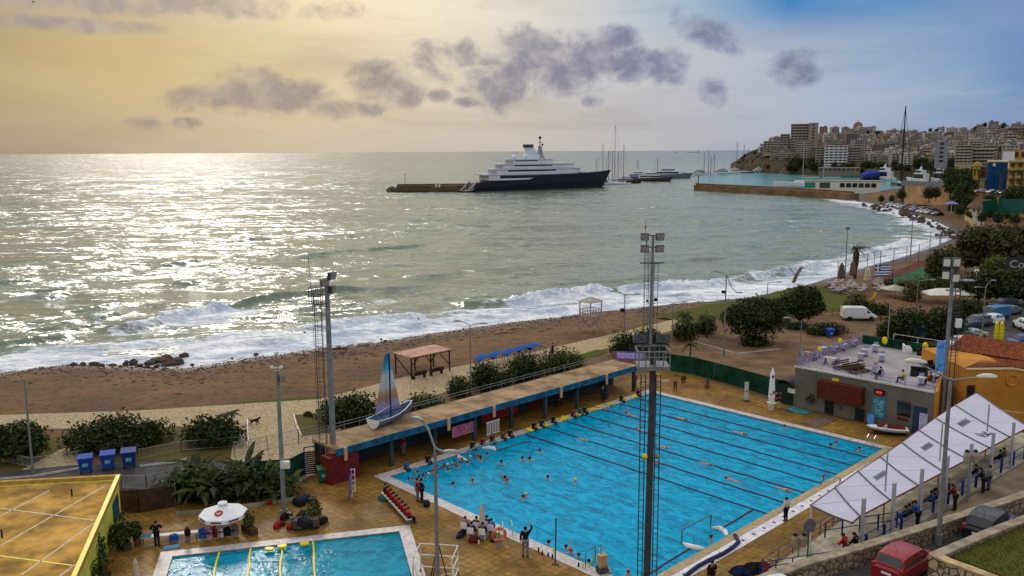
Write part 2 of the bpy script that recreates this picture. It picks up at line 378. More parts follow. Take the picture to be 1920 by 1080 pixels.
# ================================================================== ground, sea, sheets
rng = np.random.default_rng(7); random.seed(7)
def vnoise(x, y, seed=0):
 x = np.asarray(x, float); y = np.asarray(y, float)
 xi = np.floor(x).astype(np.int64); yi = np.floor(y).astype(np.int64); fx = x - xi; fy = y - yi
 def h(a, b):
  n = (a * 374761393 + b * 668265263 + seed * 69069) & 0x7fffffff
  n = ((n ^ (n >> 13)) * 1274126177) & 0x7fffffff
  return ((n ^ (n >> 16)) & 0xffff) / 65535.0
 ux = fx * fx * (3 - 2 * fx); uy = fy * fy * (3 - 2 * fy)
 return (h(xi, yi) * (1 - ux) + h(xi + 1, yi) * ux) * (1 - uy) + (h(xi, yi + 1) * (1 - ux) + h(xi + 1, yi + 1) * ux) * uy
def fbm(x, y, o=4, seed=0):
 a = 0.5; s = 0; t = 0
 for i in range(o): s = s + a * vnoise(x, y, seed + i); t += a; x = x * 2.03 + 17; y = y * 2.03 + 5; a *= 0.5
 return s / t
SEA = -2.5
SHP = [(0, 697), (70, 686), (150, 680), (250, 682), (345, 688), (420, 676), (480, 668), (590, 652), (700, 640), (800, 624), (900, 610), (1000, 598), (1100, 585), (1240, 571), (1330, 563), (1400, 556), (1450, 546), (1500, 534), (1560, 518), (1600, 505), (1650, 492), (1700, 477), (1745, 462), (1782, 447), (1785, 436), (1770, 425), (1740, 411), (1700, 399), (1660, 387), (1600, 377)]
SH = [(-400, 60), (-150, 88)] + [tuple(P(x, y, SEA)[:2]) for x, y in SHP] + [(205, 520), (250, 600), (300, 690), (335, 745), (350, 800), (340, 890), (308, 980), (306, 1100), (316, 1210), (350, 1290), (430, 1400), (700, 1500)]
SHA = np.array(SH)
def shore_dist(x, y):           # metres, positive inland
 x = np.asarray(x, float); y = np.asarray(y, float)
 best = np.full(x.shape, 1e9)
 for (ax, ay), (bx, by) in zip(SH[:-1], SH[1:]):
  dx, dy = bx - ax, by - ay; t = np.clip(((x - ax) * dx + (y - ay) * dy) / (dx * dx + dy * dy), 0, 1)
  best = np.minimum(best, (x - ax - t * dx) ** 2 + (y - ay - t * dy) ** 2)
 best = np.sqrt(best)
 poly = SH + [(3000, 1500), (3000, -500), (-400, -500)]
 ins = np.zeros(x.shape, bool)
 for (ax, ay), (bx, by) in zip(poly, poly[1:] + poly[:1]):
  if ay == by: continue
  c = ((ay > y) != (by > y)) & (x < (bx - ax) * (y - ay) / (by - ay) + ax); ins ^= c
 return np.where(ins, best, -best)
def ground_z(x, y, d=None):
 x = np.asarray(x, float); y = np.asarray(y, float)
 d = shore_dist(x, y) if d is None else d
 b = np.clip(d, -60, 24)
 z = -2.62 + b * 0.112 + 0.10 * np.exp(-((d - 5) / 3.0) ** 2)
 z = z + np.where((d > 0) & (d < 23), (fbm(x * .35, y * .35, 4, 3) - .5) * 0.32 * np.minimum(1, np.maximum(0, d) / 3) * np.clip((23 - d) / 3, 0, 1), 0)
 z = np.minimum(z, -0.02)
 far = np.clip((y - 235) / 120, 0, 1) * np.clip((d - 6) / 25, 0, 1)
 return z + far * (1.0 + 5.0 * np.clip((d - 40) / 60, 0, 1))
def grid_mesh(name, xs, ys, zf, m, smooth=True, attr=None):
 X, Y = np.meshgrid(xs, ys); Z = zf(X, Y); V = np.stack([X, Y, Z], -1).reshape(-1, 3); nx, ny = len(xs), len(ys)
 i = (np.arange(ny - 1)[:, None] * nx + np.arange(nx - 1)[None]).ravel()
 me = npmesh(name, V, np.stack([i, i + 1, i + nx + 1, i + nx], -1), m, smooth)
 o = bpy.data.objects.new(name, me); COL.objects.link(o); return o
# -- sand and earth: one sheet, wet near the waterline
gm = bpy.data.materials.new('beach_earth'); gm.use_nodes = True; G = NG(gm.node_tree); b = gm.node_tree.nodes['Principled BSDF']
tcn = G.n('ShaderNodeTexCoord'); ov = tcn.outputs['Object']
at = G.n('ShaderNodeAttribute', attribute_name='shore'); shd = at.outputs['Fac']
n1 = G.noise(ov, 0.10, 6, 0.65); n2 = G.noise(ov, 1.1, 7, 0.7); n3 = G.noise(ov, 3.6, 5, 0.75)
c = G.mix(G.smooth(n1, 0.35, 0.65), (0.18, 0.094, 0.034), (0.112, 0.062, 0.03))
n4 = G.noise(G.scale(ov, 0.35, 1.0, 1), 0.55, 7, 0.72)
c = G.mix(G.math('MULTIPLY', G.smooth(n4, 0.52, 0.66), 0.55), c, (0.06, 0.034, 0.018))
c = G.mix(G.math('MULTIPLY', G.smooth(n2, 0.5, 0.62), 0.8), c, (0.055, 0.034, 0.02))
c = G.mix(G.math('MULTIPLY', G.smooth(n3, 0.57, 0.68), 0.6), c, (0.27, 0.19, 0.12))
wr = G.math('ADD', shd, G.math('MULTIPLY', n2, -6.0))
c = G.mix(G.smooth(wr, 5.0, -1.5), c, (0.075, 0.05, 0.038))
pebb = G.math('MULTIPLY', G.smooth(shd, 22.0, 6.0), G.smooth(G.noise(ov, 2.6, 5, 0.75), 0.5, 0.62))
c = G.mix(G.math('MULTIPLY', pebb, 0.55), c, (0.10, 0.082, 0.07))
G.l(c, b.inputs['Base Color']); G.l(G.smooth(wr, 4.0, -2.0, 0.9, 0.35), b.inputs['Roughness'])
bn = G.n('ShaderNodeBump'); bn.inputs['Strength'].default_value = 0.8; bn.inputs['Distance'].default_value = 0.12; b.inputs['Specular IOR Level'].default_value = .15
G.l(G.math('ADD', n2, G.math('MULTIPLY', n3, 0.5)), bn.inputs['Height']); G.l(bn.outputs[0], b.inputs['Normal'])
go = grid_mesh('ground', np.arange(-150, 420, 2.0), np.arange(-6, 560, 2.0), ground_z, gm); tag(go, kind='structure')
n = len(go.data.vertices); co = np.zeros(n * 3, np.float32); go.data.vertices.foreach_get('co', co); co = co.reshape(-1, 3)
a_ = go.data.attributes.new('shore', 'FLOAT', 'POINT'); a_.data.foreach_set('value', shore_dist(co[:, 0], co[:, 1]).astype(np.float32))
# -- sea: waves are real relief near the shore
BRK = [  # crest polyline in photo pixels at sea level, height, width seaward, foam
 ([(-60, 655), (60, 640), (150, 626)], 0.75, 3.5, 0.25), ([(190, 622), (250, 612), (300, 605)], 0.9, 3.0, 0.45), ([(285, 607), (350, 593), (430, 577)], 1.25, 3.2, 1.0), ([(400, 582), (520, 558), (610, 548), (720, 540)], 0.95, 3.6, 0.22), ([(-60, 668), (150, 652), (330, 640), (520, 622), (700, 600)], .4, 3, .5), ([(640, 630), (820, 606), (1000, 588), (1200, 566), (1340, 553)], .5, 3, .8), ([(520, 588), (640, 572), (760, 563)], .4, 4, .3), ([(100, 588), (220, 572), (300, 563)], .45, 4, .15), ([(760, 520), (880, 512)], .45, 4, .2), ([(0, 530), (80, 524)], .4, 4, .1), ([(1000, 540), (1130, 528), (1240, 520)], .45, 4, .15), ([(690, 545), (760, 540), (830, 536)], 0.5, 4, 0.1),
 ([(610, 615), (680, 602), (740, 594), (795, 588)], 0.7, 3.0, 0.85), ([(330, 662), (450, 646), (560, 634), (700, 617)], 0.62, 3.2, 0.9), ([(560, 620), (640, 610)], 0.5, 3, 0.4),
 ([(855, 574), (905, 570), (940, 567)], 1.0, 3.6, 0.15), ([(925, 569), (1010, 560), (1090, 550), (1160, 543)], 1.35, 3.2, 1.0), ([(1150, 544), (1230, 542), (1300, 535), (1380, 527)], 1.25, 3.2, 0.9),
 ([(820, 592), (900, 586), (1000, 580)], 0.55, 3.2, 0.5), ([(1370, 528), (1440, 516), (1500, 506), (1560, 494)], 1.35, 3.6, 0.55), ([(1555, 495), (1610, 484), (1650, 474), (1690, 460), (1712, 448)], 1.3, 3.6, 0.9),
 ([(295, 500), (340, 494), (375, 489)], 0.8, 3.5, 0.05), ([(540, 487), (600, 478), (690, 469)], 0.7, 4, 0.1), ([(680, 470), (750, 465), (815, 460)], 0.8, 3, 0.2), ([(330, 535), (420, 522)], 0.5, 4, 0.1),
 ([(150, 602), (210, 594)], 0.6, 3, 0.35), ([(60, 560), (130, 552)], 0.4, 4, 0.1), ([(950, 505), (1050, 500), (1120, 494)], 0.45, 5, 0.0), ([(1180, 500), (1280, 490), (1380, 483)], 0.4, 5, 0.0), ([(1400, 478), (1500, 470)], 0.4, 5, 0.0), ([(1540, 486), (1600, 474), (1660, 458)], 0.5, 4, 0.1),
 ([(740, 437), (830, 430)], 0.5, 6, 0.0), ([(430, 455), (520, 447)], 0.5, 6, 0.1), ([(1000, 440), (1120, 432)], 0.4, 6, 0)]
naz = 760
azs = np.radians(np.linspace(-40, 42, naz))
rr = np.concatenate([np.arange(78, 190, 0.55), np.geomspace(190, 900, 330)[0:], np.geomspace(905, 90000, 120)])
A_, R_ = np.meshgrid(azs, rr); X = np.sin(A_) * R_; Y = np.cos(A_) * R_
D = -shore_dist(X, Y)            # + seaward
near = np.clip(1 - R_ / 2500, 0, 1)
wob = (fbm(X * .012, Y * .012, 3, 5) - .5)
Z = np.zeros_like(X)
for wl, amp, dirx, diry, sd in ((23, .20, -.45, .89, 1), (13, .13, -.6, .8, 2), (37, .20, -.35, .94, 3), (8.5, .08, -.2, .98, 4), (6.1, .06, -.75, .66, 6)):
 ph = 2 * np.pi * ((X * dirx + Y * diry) / wl + wob * 60 / wl + (fbm(X * .05, Y * .05, 2, sd) - .5) * 2.2)
 env = np.clip(fbm(X / (wl * 3.0), Y / (wl * 3.0), 2, sd + 20) * 2.4 - .65, 0, 1.3)
 Z += amp * env * (2 * np.abs(0.5 + 0.5 * np.sin(ph)) ** 1.7 - .9)
deepen = np.clip((D - 2) / 22, 0.05, 1.0); Z *= deepen * np.clip(1.15 - R_ / 1600, 0, 1)
foam = np.zeros_like(X)
edge_n = fbm(X * .16, Y * .16, 4, 9); fine_n = fbm(X * .6, Y * .6, 3, 33)
foam = np.maximum(foam, np.clip(1.3 - (D + (edge_n - .5) * 22) / 12.0, 0, 1) * np.clip((300 - R_) / 60, 0.75, 1) * (0.72 + .28 * np.sin(D / 1.9 + edge_n * 14)))
foam = np.maximum(foam, 0.5 * np.clip(1 - (D + (edge_n - .5) * 26) / 34.0, 0, 1))
for pl, hgt, wid, fo in BRK:
 pts = [P(x, y, SEA) for x, y in pl]
 L = [0]
 for p, q in zip(pts[:-1], pts[1:]): L.append(L[-1] + (q - p).length)
 cx = sum(p.x for p in pts) / len(pts); cy = sum(p.y for p in pts) / len(pts)
 msk = (np.abs(X - cx) < L[-1] * .6 + 16) & (np.abs(Y - cy) < L[-1] * .6 + 16)
 if not msk.any(): continue
 x, y = X[msk], Y[msk]; bd = np.full(x.shape, 1e9); bs = np.zeros(x.shape); bt = np.zeros(x.shape)
 x2 = x + (vnoise(x * .12, y * .12, 61) - .5) * 2.6; y2 = y + (vnoise(x * .12, y * .12, 71) - .5) * 3.2
 for k, (p, q) in enumerate(zip(pts[:-1], pts[1:])):
  dx, dy = q.x - p.x, q.y - p.y; l2 = dx * dx + dy * dy; t = np.clip(((x2 - p.x) * dx + (y2 - p.y) * dy) / l2, 0, 1)
  ex, ey = x2 - p.x - t * dx, y2 - p.y - t * dy; dd = np.hypot(ex, ey)
  sg = np.sign(ex * dy - ey * dx)      # + on the right of the crest = towards the beach
  up_ = dd < bd; bd = np.where(up_, dd, bd); bs = np.where(up_, sg * dd, bs); bt = np.where(up_, (L[k] + t * math.sqrt(l2)) / L[-1], bt)
 env = np.clip(np.sin(np.pi * np.clip(bt, 0.0, 1.0)) * 2.0, 0, 1) * (0.75 + .5 * vnoise(x * .25, y * .25, 41))
 prof = np.where(bs > 0, np.exp(-(bs / 1.15) ** 2), np.exp(-(bs / wid) ** 2))
 rough = 1 + fo * (fbm(x * 1.3, y * 1.3, 3, 55) - .5) * 0.9
 Z[msk] += hgt * env * prof * rough - 0.18 * hgt * env * np.exp(-((bs - 3.0) / 2.0) ** 2)
 fz = np.clip(np.where(bs > -0.5, 1 - (bs - 2) / (9 + 6 * vnoise(x * .15, y * .15, 8)), 1 - (-bs - .5) / 1.2), 0, 1) * np.clip(env * 1.5, 0, 1) * fo
 foam[msk] = np.maximum(foam[msk], fz * (0.65 + .5 * vnoise(x * .3, y * .3, 12)))
Z += foam * (fine_n - .5) * 0.35 * np.clip((260 - R_) / 100, 0, 1)
Z += np.where(D < 6, -np.clip((6 - D) / 6, 0, 1.0) * 0.0, 0)
Z = SEA + Z
wm = bpy.data.materials.new('sea_water'); wm.use_nodes = True; G = NG(wm.node_tree); b = wm.node_tree.nodes['Principled BSDF']
tcn = G.n('ShaderNodeTexCoord'); ov = tcn.outputs['Object']
fa = G.n('ShaderNodeAttribute', attribute_name='foam').outputs['Fac']; da = G.n('ShaderNodeAttribute', attribute_name='depth').outputs['Fac']
mp = G.n('ShaderNodeMapping'); G.l(ov, mp.inputs[0]); mp.inputs['Rotation'].default_value = (0, 0, R(-28)); mp.inputs['Scale'].default_value = (0.45, 1.0, 1)
v_ = mp.outputs[0]
big = G.noise(v_, 0.035, 4, 0.6); mid = G.noise(v_, 0.26, 7, 0.68, 0.8); fin_ = G.noise(v_, 1.5, 6, 0.7, 0.6)
deep = G.mix(G.smooth(da, 60.0, 420.0), (0.155, 0.185, 0.135), (0.080, 0.122, 0.110))
deep = G.mix(G.smooth(da, 500.0, 1500.0), deep, (0.05, 0.085, 0.105))
deep = G.mix(G.math('MULTIPLY', G.smooth(big, 0.4, 0.65), 0.55), deep, (0.12, 0.155, 0.11))
lace = G.n('ShaderNodeTexVoronoi', feature='DISTANCE_TO_EDGE'); G.l(G.scale(v_, 0.5, 0.85, 1), lace.inputs['Vector']); lace.inputs['Scale'].default_value = 0.9
fn = G.math('ADD', G.math('MULTIPLY', mid, 0.75), G.math('MULTIPLY', fin_, 0.55))
fm = G.smooth(G.math('ADD', G.math('MULTIPLY', fa, 1.25), G.math('SUBTRACT', fn, 1.0)), 0.02, 0.24)
whitecap = G.math('MULTIPLY', G.smooth(G.math('ADD', mid, G.math('MULTIPLY', big, 0.35)), 0.80, 0.90), 0.8)
fm2 = G.math('MAXIMUM', fm, G.math('MULTIPLY', whitecap, G.smooth(da, 900.0, 60.0)))
G.l(G.mix(fm2, deep, G.mix(G.smooth(G.math('ADD', G.math('MULTIPLY', fin_, .5), G.math('MULTIPLY', mid, .5)), 0.42, 0.6), (0.36, 0.42, 0.52), (0.84, 0.84, 0.84))), b.inputs['Base Color'])  # blue-grey shading between the foam lumps is painted into the foam colour
G.l(G.math('ADD', G.math('MULTIPLY', fm2, 0.6), 0.18), b.inputs['Roughness']); b.inputs['IOR'].default_value = 1.27
ge = G.n('ShaderNodeNewGeometry')      # slopes taken straight from noise, so far water sparkles as near water does
def slope(scale, amp, rot, st):
 q = G.n('ShaderNodeMapping'); G.l(ov, q.inputs[0]); q.inputs['Rotation'].default_value = (0, 0, R(rot)); q.inputs['Scale'].default_value = st
 n = G.n('ShaderNodeTexNoise'); n.inputs['Scale'].default_value = scale; n.inputs['Detail'].default_value = 5; n.inputs['Roughness'].default_value = 0.62; n.inputs['Distortion'].default_value = 0.4; G.l(q.outputs[0], n.inputs['Vector'])
 v = G.n('ShaderNodeVectorMath', operation='SUBTRACT'); G.l(n.outputs['Color'], v.inputs[0]); v.inputs[1].default_value = (.5, .5, .5)
 w = G.n('ShaderNodeVectorMath', operation='MULTIPLY'); G.l(v.outputs[0], w.inputs[0]); w.inputs[1].default_value = (amp * 1.3, amp * 1.3, 0); return w.outputs[0]
def vadd(a, b): v = G.n('ShaderNodeVectorMath', operation='ADD'); G.l(a, v.inputs[0]); G.l(b, v.inputs[1]); return v.outputs[0]
nv = vadd(vadd(ge.outputs['Normal'], vadd(vadd(slope(0.11, 0.85, -28, (.4, 1, 1)), slope(0.03, 0.5, -24, (.35, 1, 1))), slope(1.9, 0.7, -35, (.55, 1, 1)))), slope(0.45, 0.95, -20, (.5, 1, 1)))
nz = G.n('ShaderNodeVectorMath', operation='NORMALIZE'); G.l(nv, nz.inputs[0]); G.l(nz.outputs[0], b.inputs['Normal'])
V = np.stack([X, Y, Z], -1).reshape(-1, 3); i = (np.arange(len(rr) - 1)[:, None] * naz + np.arange(naz - 1)[None]).ravel()
keep = (D.reshape(-1)[i] > -14) | (R_.reshape(-1)[i] > 1500)
i = i[keep]
sme = npmesh('sea', V, np.stack([i, i + 1, i + naz + 1, i + naz], -1), wm, True)
so_ = bpy.data.objects.new('sea', sme); COL.objects.link(so_); tag(so_, kind='structure')
if len(sme.vertices) == X.size:
 for nm, arr in (('foam', foam), ('depth', D)):
  a_ = sme.attributes.new(nm, 'FLOAT', 'POINT'); a_.data.foreach_set('value', arr.reshape(-1).astype(np.float32))
# sheltered turquoise water inside the marina
hw = mat('harbour_water', (0.03, 0.17, 0.155), 0.22, scale=0.05, amt=0.2, bump=0.5, bscale=0.5, stretch=(1, 1, 1))
m = MB(); m.quad(*[P(x, y, SEA + 0.35) for x, y in ((1312, 351), (1440, 358), (1640, 366), (1720, 345), (1720, 331), (1600, 325), (1420, 323), (1300, 329))])
tag(m.ob('harbour_water', hw), kind='structure')
# -- sheets of paving, grass and asphalt
def sheet(name, px, z, m, raw=False):
 b = MB(); b.quad(*[(Vector((*p, z)) if raw else P(p[0], p[1], z)) for p in px][::-1])
 o = b.ob(name, m); o.data.update()
 if o.data.polygons[0].normal.z < 0: o.data.flip_normals()
 return tag(o, kind='structure')
PAVE = stony('flagstone_paving', (0.34, 0.26, 0.15), (0.46, 0.36, 0.22), (0.23, 0.175, 0.10), 2.6, 0.2, 0.85)
LAWN = mat('dry_lawn', (0.075, 0.062, 0.012), 0.95, scale=1.2, col2=(0.10, 0.075, 0.022), bump=0.6, bscale=9)
LAWN2 = mat('green_lawn', (0.055, 0.068, 0.008), 0.95, scale=0.6, col2=(0.085, 0.078, 0.014), bump=0.6, bscale=9)
ASPH = mat('asphalt', (0.062, 0.058, 0.055), 0.85, scale=0.6, amt=0.3, bump=0.3, bscale=14)
DUST = mat('dusty_paving', (0.15, 0.092, 0.05), 0.85, scale=0.35, amt=0.35, bump=0.3, bscale=8)
DECK = bricky('ochre_pavers', (0.35, 0.195, 0.042), (0.26, 0.142, 0.032), (0.12, 0.068, 0.02), 0.5, 0.5, 0.5, 0.025, (0.155, 0.082, 0.018), 0.35, 0.0, gloss_noise=True, rot=R(-46.2))
sheet('promenade', [(-60, 780), (250, 770), (600, 748), (700, 722), (760, 706), (1000, 660), (1140, 628), (1300, 590), (1340, 598), (1150, 650), (1000, 690), (900, 712), (820, 740), (740, 775), (640, 800), (620, 870), (560, 905), (450, 905), (430, 880), (440, 797), (0, 808), (-60, 812)], 0.012, PAVE)
sheet('side_path', [(165, 815), (215, 812), (150, 880), (40, 900), (20, 892)], 0.016, PAVE)
sheet('service_road', [(-80, 892), (140, 872), (330, 862), (470, 868), (470, 905), (330, 920), (200, 915), (-80, 925)], 0.018, ASPH)
sheet('lawn_patch', [(60, 820), (160, 815), (60, 880), (0, 890), (-60, 890), (-60, 822)], 0.008, LAWN)
sheet('lawn_patch', [(230, 808), (438, 800), (430, 860), (200, 866)], 0.008, LAWN)
sheet('lawn_patch', [(553, 778), (618, 772), (640, 800), (618, 812), (566, 818)], 0.022, LAWN)
sheet('grass_strip', [(240, 772), (262, 765), (325, 768), (300, 771)], 0.010, LAWN2)
sheet('grass_strip', [(340, 770), (372, 762), (480, 751), (600, 743), (600, 748), (480, 757)], 0.010, LAWN2)
sheet('lawn_patch', [(1140, 660), (1060, 690), (1030, 682), (1120, 655)], 0.016, LAWN2)
sheet('lawn', [(1225, 592), (1330, 570), (1420, 557), (1480, 541), (1560, 535), (1600, 560), (1595, 580), (1500, 590), (1340, 600), (1290, 604)], 0.014, LAWN2)
sheet('parking_court', [(1180, 700), (1290, 640), (1420, 605), (1560, 596), (1640, 584), (1700, 575), (1720, 610), (1660, 680), (1560, 720), (1490, 770), (1250, 692)], 0.010, DUST)
sheet('car_park', [(1690, 690), (1790, 620), (1850, 575), (1900, 540), (2050, 540), (2050, 680), (1850, 720)], 0.02, ASPH)
deck = sheet('pool_deck', [(1180, 712), (1250, 688), (1490, 767), (1790, 830), (2000, 960), (1900, 1150), (1400, 1500), (-200, 1500), (-120, 1040), (215, 966), (330, 945), (548, 912), (640, 880)], 0.03, DECK)
# ------------------------------------------------------------------ pool frame: a along the lanes, b along the long side
A0 = Vector((14.5, 87.3)); UX = Vector((.692, -.722)); UY = Vector((-.722, -.692)); RZ = math.atan2(-.722, .692)
def L(a, b, z=0.0): q = A0 + UX * a + UY * b; return Vector((q.x, q.y, z))
def AB(x, y, z=0.0):
 q = P(x, y, z); v = Vector((q.x, q.y)) - A0; return v.dot(UX), v.dot(UY)
def water_mat(name, tint, dif, fdif, rough, bscale, bstr):
 m = bpy.data.materials.new(name); m.use_nodes = True; t = m.node_tree; G = NG(t); t.nodes.clear()
 tcn = G.n('ShaderNodeTexCoord'); ov = G.scale(tcn.outputs['Object'], 1.0, 1.7, 1)
 h = G.math('ADD', G.noise(ov, bscale, 3, 0.55, 1.2), G.math('MULTIPLY', G.noise(ov, bscale * 3.2, 3, 0.6, 0.8), 0.35))
 bn = G.n('ShaderNodeBump'); bn.inputs['Strength'].default_value = bstr; bn.inputs['Distance'].default_value = 0.12; G.l(h, bn.inputs['Height'])
 tr = G.n('ShaderNodeBsdfTransparent'); tr.inputs[0].default_value = (*tint, 1)
 df = G.n('ShaderNodeBsdfDiffuse')
 G.l(G.mix(G.smooth(h, 0.52, 0.8), tuple(x * 0.72 for x in dif), tuple(min(1, x * 1.3) for x in dif)), df.inputs[0]); G.l(bn.outputs[0], df.inputs['Normal'])  # light and dark of the ripples put into the diffuse colour, following their height
 m1 = G.n('ShaderNodeMixShader'); m1.inputs[0].default_value = fdif; G.l(tr.outputs[0], m1.inputs[1]); G.l(df.outputs[0], m1.inputs[2])
 gl = G.n('ShaderNodeBsdfGlossy'); gl.inputs['Roughness'].default_value = rough; G.l(bn.outputs[0], gl.inputs['Normal'])
 fr = G.n('ShaderNodeFresnel'); fr.inputs[0].default_value = 1.14; G.l(bn.outputs[0], fr.inputs['Normal'])
 m2 = G.n('ShaderNodeMixShader'); G.l(fr.outputs[0], m2.inputs[0]); G.l(m1.outputs[0], m2.inputs[1]); G.l(gl.outputs[0], m2.inputs[2])
 o = G.n('ShaderNodeOutputMaterial'); G.l(m2.outputs[0], o.inputs[0]); return m
POOLW = water_mat('pool_water', (0.04, 0.80, 0.95), (0.0, 0.44, 0.72), 0.5, 0.05, 0.8, 0.9)
KIDW = water_mat('small_pool_water', (0.2, 0.84, 0.93), (0.01, 0.34, 0.50), 0.5, 0.03, 0.9, 0.4)
FLOORT = bricky('pale_blue_tiles', (0.20, 0.66, 0.80), (0.17, 0.62, 0.78), (0.12, 0.5, 0.66), 0.5, 0.5, 0.4, 0.02, (0.15, 0.58, 0.74), 0.05)
MARK = mat('navy_tiles', (0.01, 0.045, 0.16), 0.4, amt=0.2)
COPE = bricky('pale_coping', (0.58, 0.53, 0.56), (0.52, 0.48, 0.50), (0.32, 0.27, 0.22), 0.6, 0.35, 0.5, 0.02, (0.46, 0.40, 0.36), 0.2)
COPET = bricky('tan_coping', (0.48, 0.34, 0.16), (0.43, 0.30, 0.13), (0.25, 0.18, 0.08), 0.5, 0.5, 0.6, 0.02, (0.34, 0.24, 0.12), 0.2)
# ground sheets that lie over the basin get a hole: cut deck and ground by building the basin above them is impossible, so both are cut here
def cut_hole(o, poly):
 import bmesh
 bm = bmesh.new(); bm.from_mesh(o.data)
 cx = sum(p.x for p in poly) / len(poly); cy = sum(p.y for p in poly) / len(poly)
 n = len(poly)
 for k in range(n):
  p, q = poly[k], poly[(k + 1) % n]
  nor = Vector((q.y - p.y, p.x - q.x, 0)).normalized()
  bmesh.ops.bisect_plane(bm, geom=bm.verts[:] + bm.edges[:] + bm.faces[:], plane_co=(p.x, p.y, 0), plane_no=nor)
 def inside(v):
  r = None
  for k in range(n):
   p, q = poly[k], poly[(k + 1) % n]; s = (q.x - p.x) * (v.y - p.y) - (q.y - p.y) * (v.x - p.x)
   if r is None: r = s > 0
   elif (s > 0) != r: return False
  return True
 dl = [f for f in bm.faces if inside(f.calc_center_median())]
 bmesh.ops.delete(bm, geom=dl, context='FACES'); bm.to_mesh(o.data); bm.free(); o.data.update()
PL, PW_ = 33.4, 24.2      # long side, lane length
DEP = 2.1
pool = thing('swimming_pool', 'large blue outdoor pool with lane ropes, full of swimmers', 'pool', L(0, 0), RZ)
def pool_parts(root, w, l, ymul, dep, wz, wmat, cop_w, copm, sides):
 # local x 0..w, local y 0..l*ymul
 Yl = l * ymul
 f = MB(); f.box(w / 2, Yl / 2, -dep, w, abs(Yl), 0.02); f.ob('pool_floor', FLOORT, root)
 s = MB()
 for q in (((0, 0), (w, 0)), ((w, 0), (w, Yl)), ((w, Yl), (0, Yl)), ((0, Yl), (0, 0))):
  (x0, y0), (x1, y1) = q; s.quad((x0, y0, -dep), (x1, y1, -dep), (x1, y1, 0.02), (x0, y0, 0.02))
 s.ob('pool_wall', FLOORT, root)
 wt = MB(); NX, NY = 60, 80
 wt.quad((0.001, 0.001 * ymul, wz), (w - .001, 0.001 * ymul, wz), (w - .001, Yl - .001 * ymul, wz), (0.001, Yl - .001 * ymul, wz))
 o = wt.ob('water', wmat, root); o.data.update()
 if o.data.polygons[0].normal.z < 0: o.data.flip_normals()
 for nm, (x, y, sx, sy), mm in sides:
  c = MB(); c.box(x, y * ymul, -0.25, sx, sy, 0.31); c.ob('coping', mm, root)
pool_parts(pool, PW_, PL, -1, DEP, -0.07, POOLW, .9, COPE, [
 ('a', (-0.45, PL / 2, 0.9, PL + 1.8), COPE), ('b', (PW_ / 2, PL + .45, PW_, 0.9), COPE), ('c', (PW_ / 2, -0.4, PW_, 0.8), COPE), ('d', (PW_ + .3, PL / 2, 0.6, PL + 1.6), COPET)])
gt = MB(); gt.box(PW_ + 1.05, -PL / 2, -0.2, 0.9, PL + 1.6, 0.24); gt.ob('gutter', mat('white_gutter', (0.62, 0.6, 0.64), 0.5, scale=1.5, amt=0.2), pool)
for k in range(26): MB().box(PW_ + 1.05, -0.3 - k * 1.3, 0.044, 0.22, 0.16, 0.012).ob('drain', BLACK, pool)
for k in range(12):
 b_ = 1.45 + k * 2.72
 mk = MB(); mk.box(PW_ / 2, -b_, -DEP + .024, PW_ - 4.0, 0.42, 0.006)
 for x in (2.0, PW_ - 2.0): mk.box(x, -b_, -DEP + .024, 0.32, 1.1, 0.007)
 mk.ob('lane_marking', MARK, pool)
hole = [L(0, 0), L(PW_, 0), L(PW_, PL), L(0, PL)]
cut_hole(deck, hole); cut_hole(go, hole)
# small pool
K0 = Vector((-7.6, 54.3)); KR = math.atan2(-3.3, -13.2); KW, KL = 14.2, 9.5
kid = thing('small_pool', 'small turquoise training pool with yellow lane ropes at the lower left', 'pool', (K0.x, K0.y, 0), KR)
pool_parts(kid, KW, KL, 1, 1.3, -0.06, KIDW, .7, COPE, [('a', (KW / 2, -.4, KW + 1.6, 0.8), COPE), ('b', (-.4, KL / 2, 0.8, KL), COPE), ('c', (KW + .4, KL / 2, 0.8, KL), COPE)])
c_, s_ = math.cos(KR), math.sin(KR)
def KP(x, y, z=0): return Vector((K0.x + c_ * x - s_ * y, K0.y + s_ * x + c_ * y, z))
hole = [KP(0, 0), KP(KW, 0), KP(KW, KL), KP(0, KL)]
cut_hole(deck, hole); cut_hole(go, hole)
# lane ropes
def rope(name, p, q, m, label, grp, r=0.062):
 b = MB(); p, q = Vector(p), Vector(q); n = int((q - p).length / 1.2) + 2
 rs = np.random.default_rng(int(abs(p.x * 31 + p.y * 17)) + 5)
 d = (q - p).normalized(); nn = Vector((-d.y, d.x, 0))
 pts = [p.lerp(q, t) + nn * float(rs.normal(0, 0.03)) for t in np.linspace(0, 1, n)]
 b.tube(pts, r, 6); o = b.ob(name, m); return tag(o, label, 'lane rope', grp)
ROPE = mat('navy_red_floats', (0.022, 0.022, 0.085), 0.5, scale=0.35, col2=(0.06, 0.012, 0.04))
RL = ['lane rope closest to the bar end of the big pool', 'second lane rope from the bar end of the big pool', 'third lane rope from the bar end of the big pool', 'fourth lane rope from the bar end, middle of the seven', 'fifth lane rope from the bar end of the big pool', 'sixth lane rope from the bar end, next to the edge rope of the lanes', 'last dark lane rope, bordering the open water polo area']
for k, lb in enumerate(RL): rope('lane_rope', L(0.1, 2.6 + k * 2.66, -0.05), L(PW_ - .1, 2.75 + k * 2.66, -0.05), ROPE, lb, 'dark lane ropes')
RR = mat('red_rope_floats', (0.09, 0.008, 0.012), 0.5, amt=0.4)
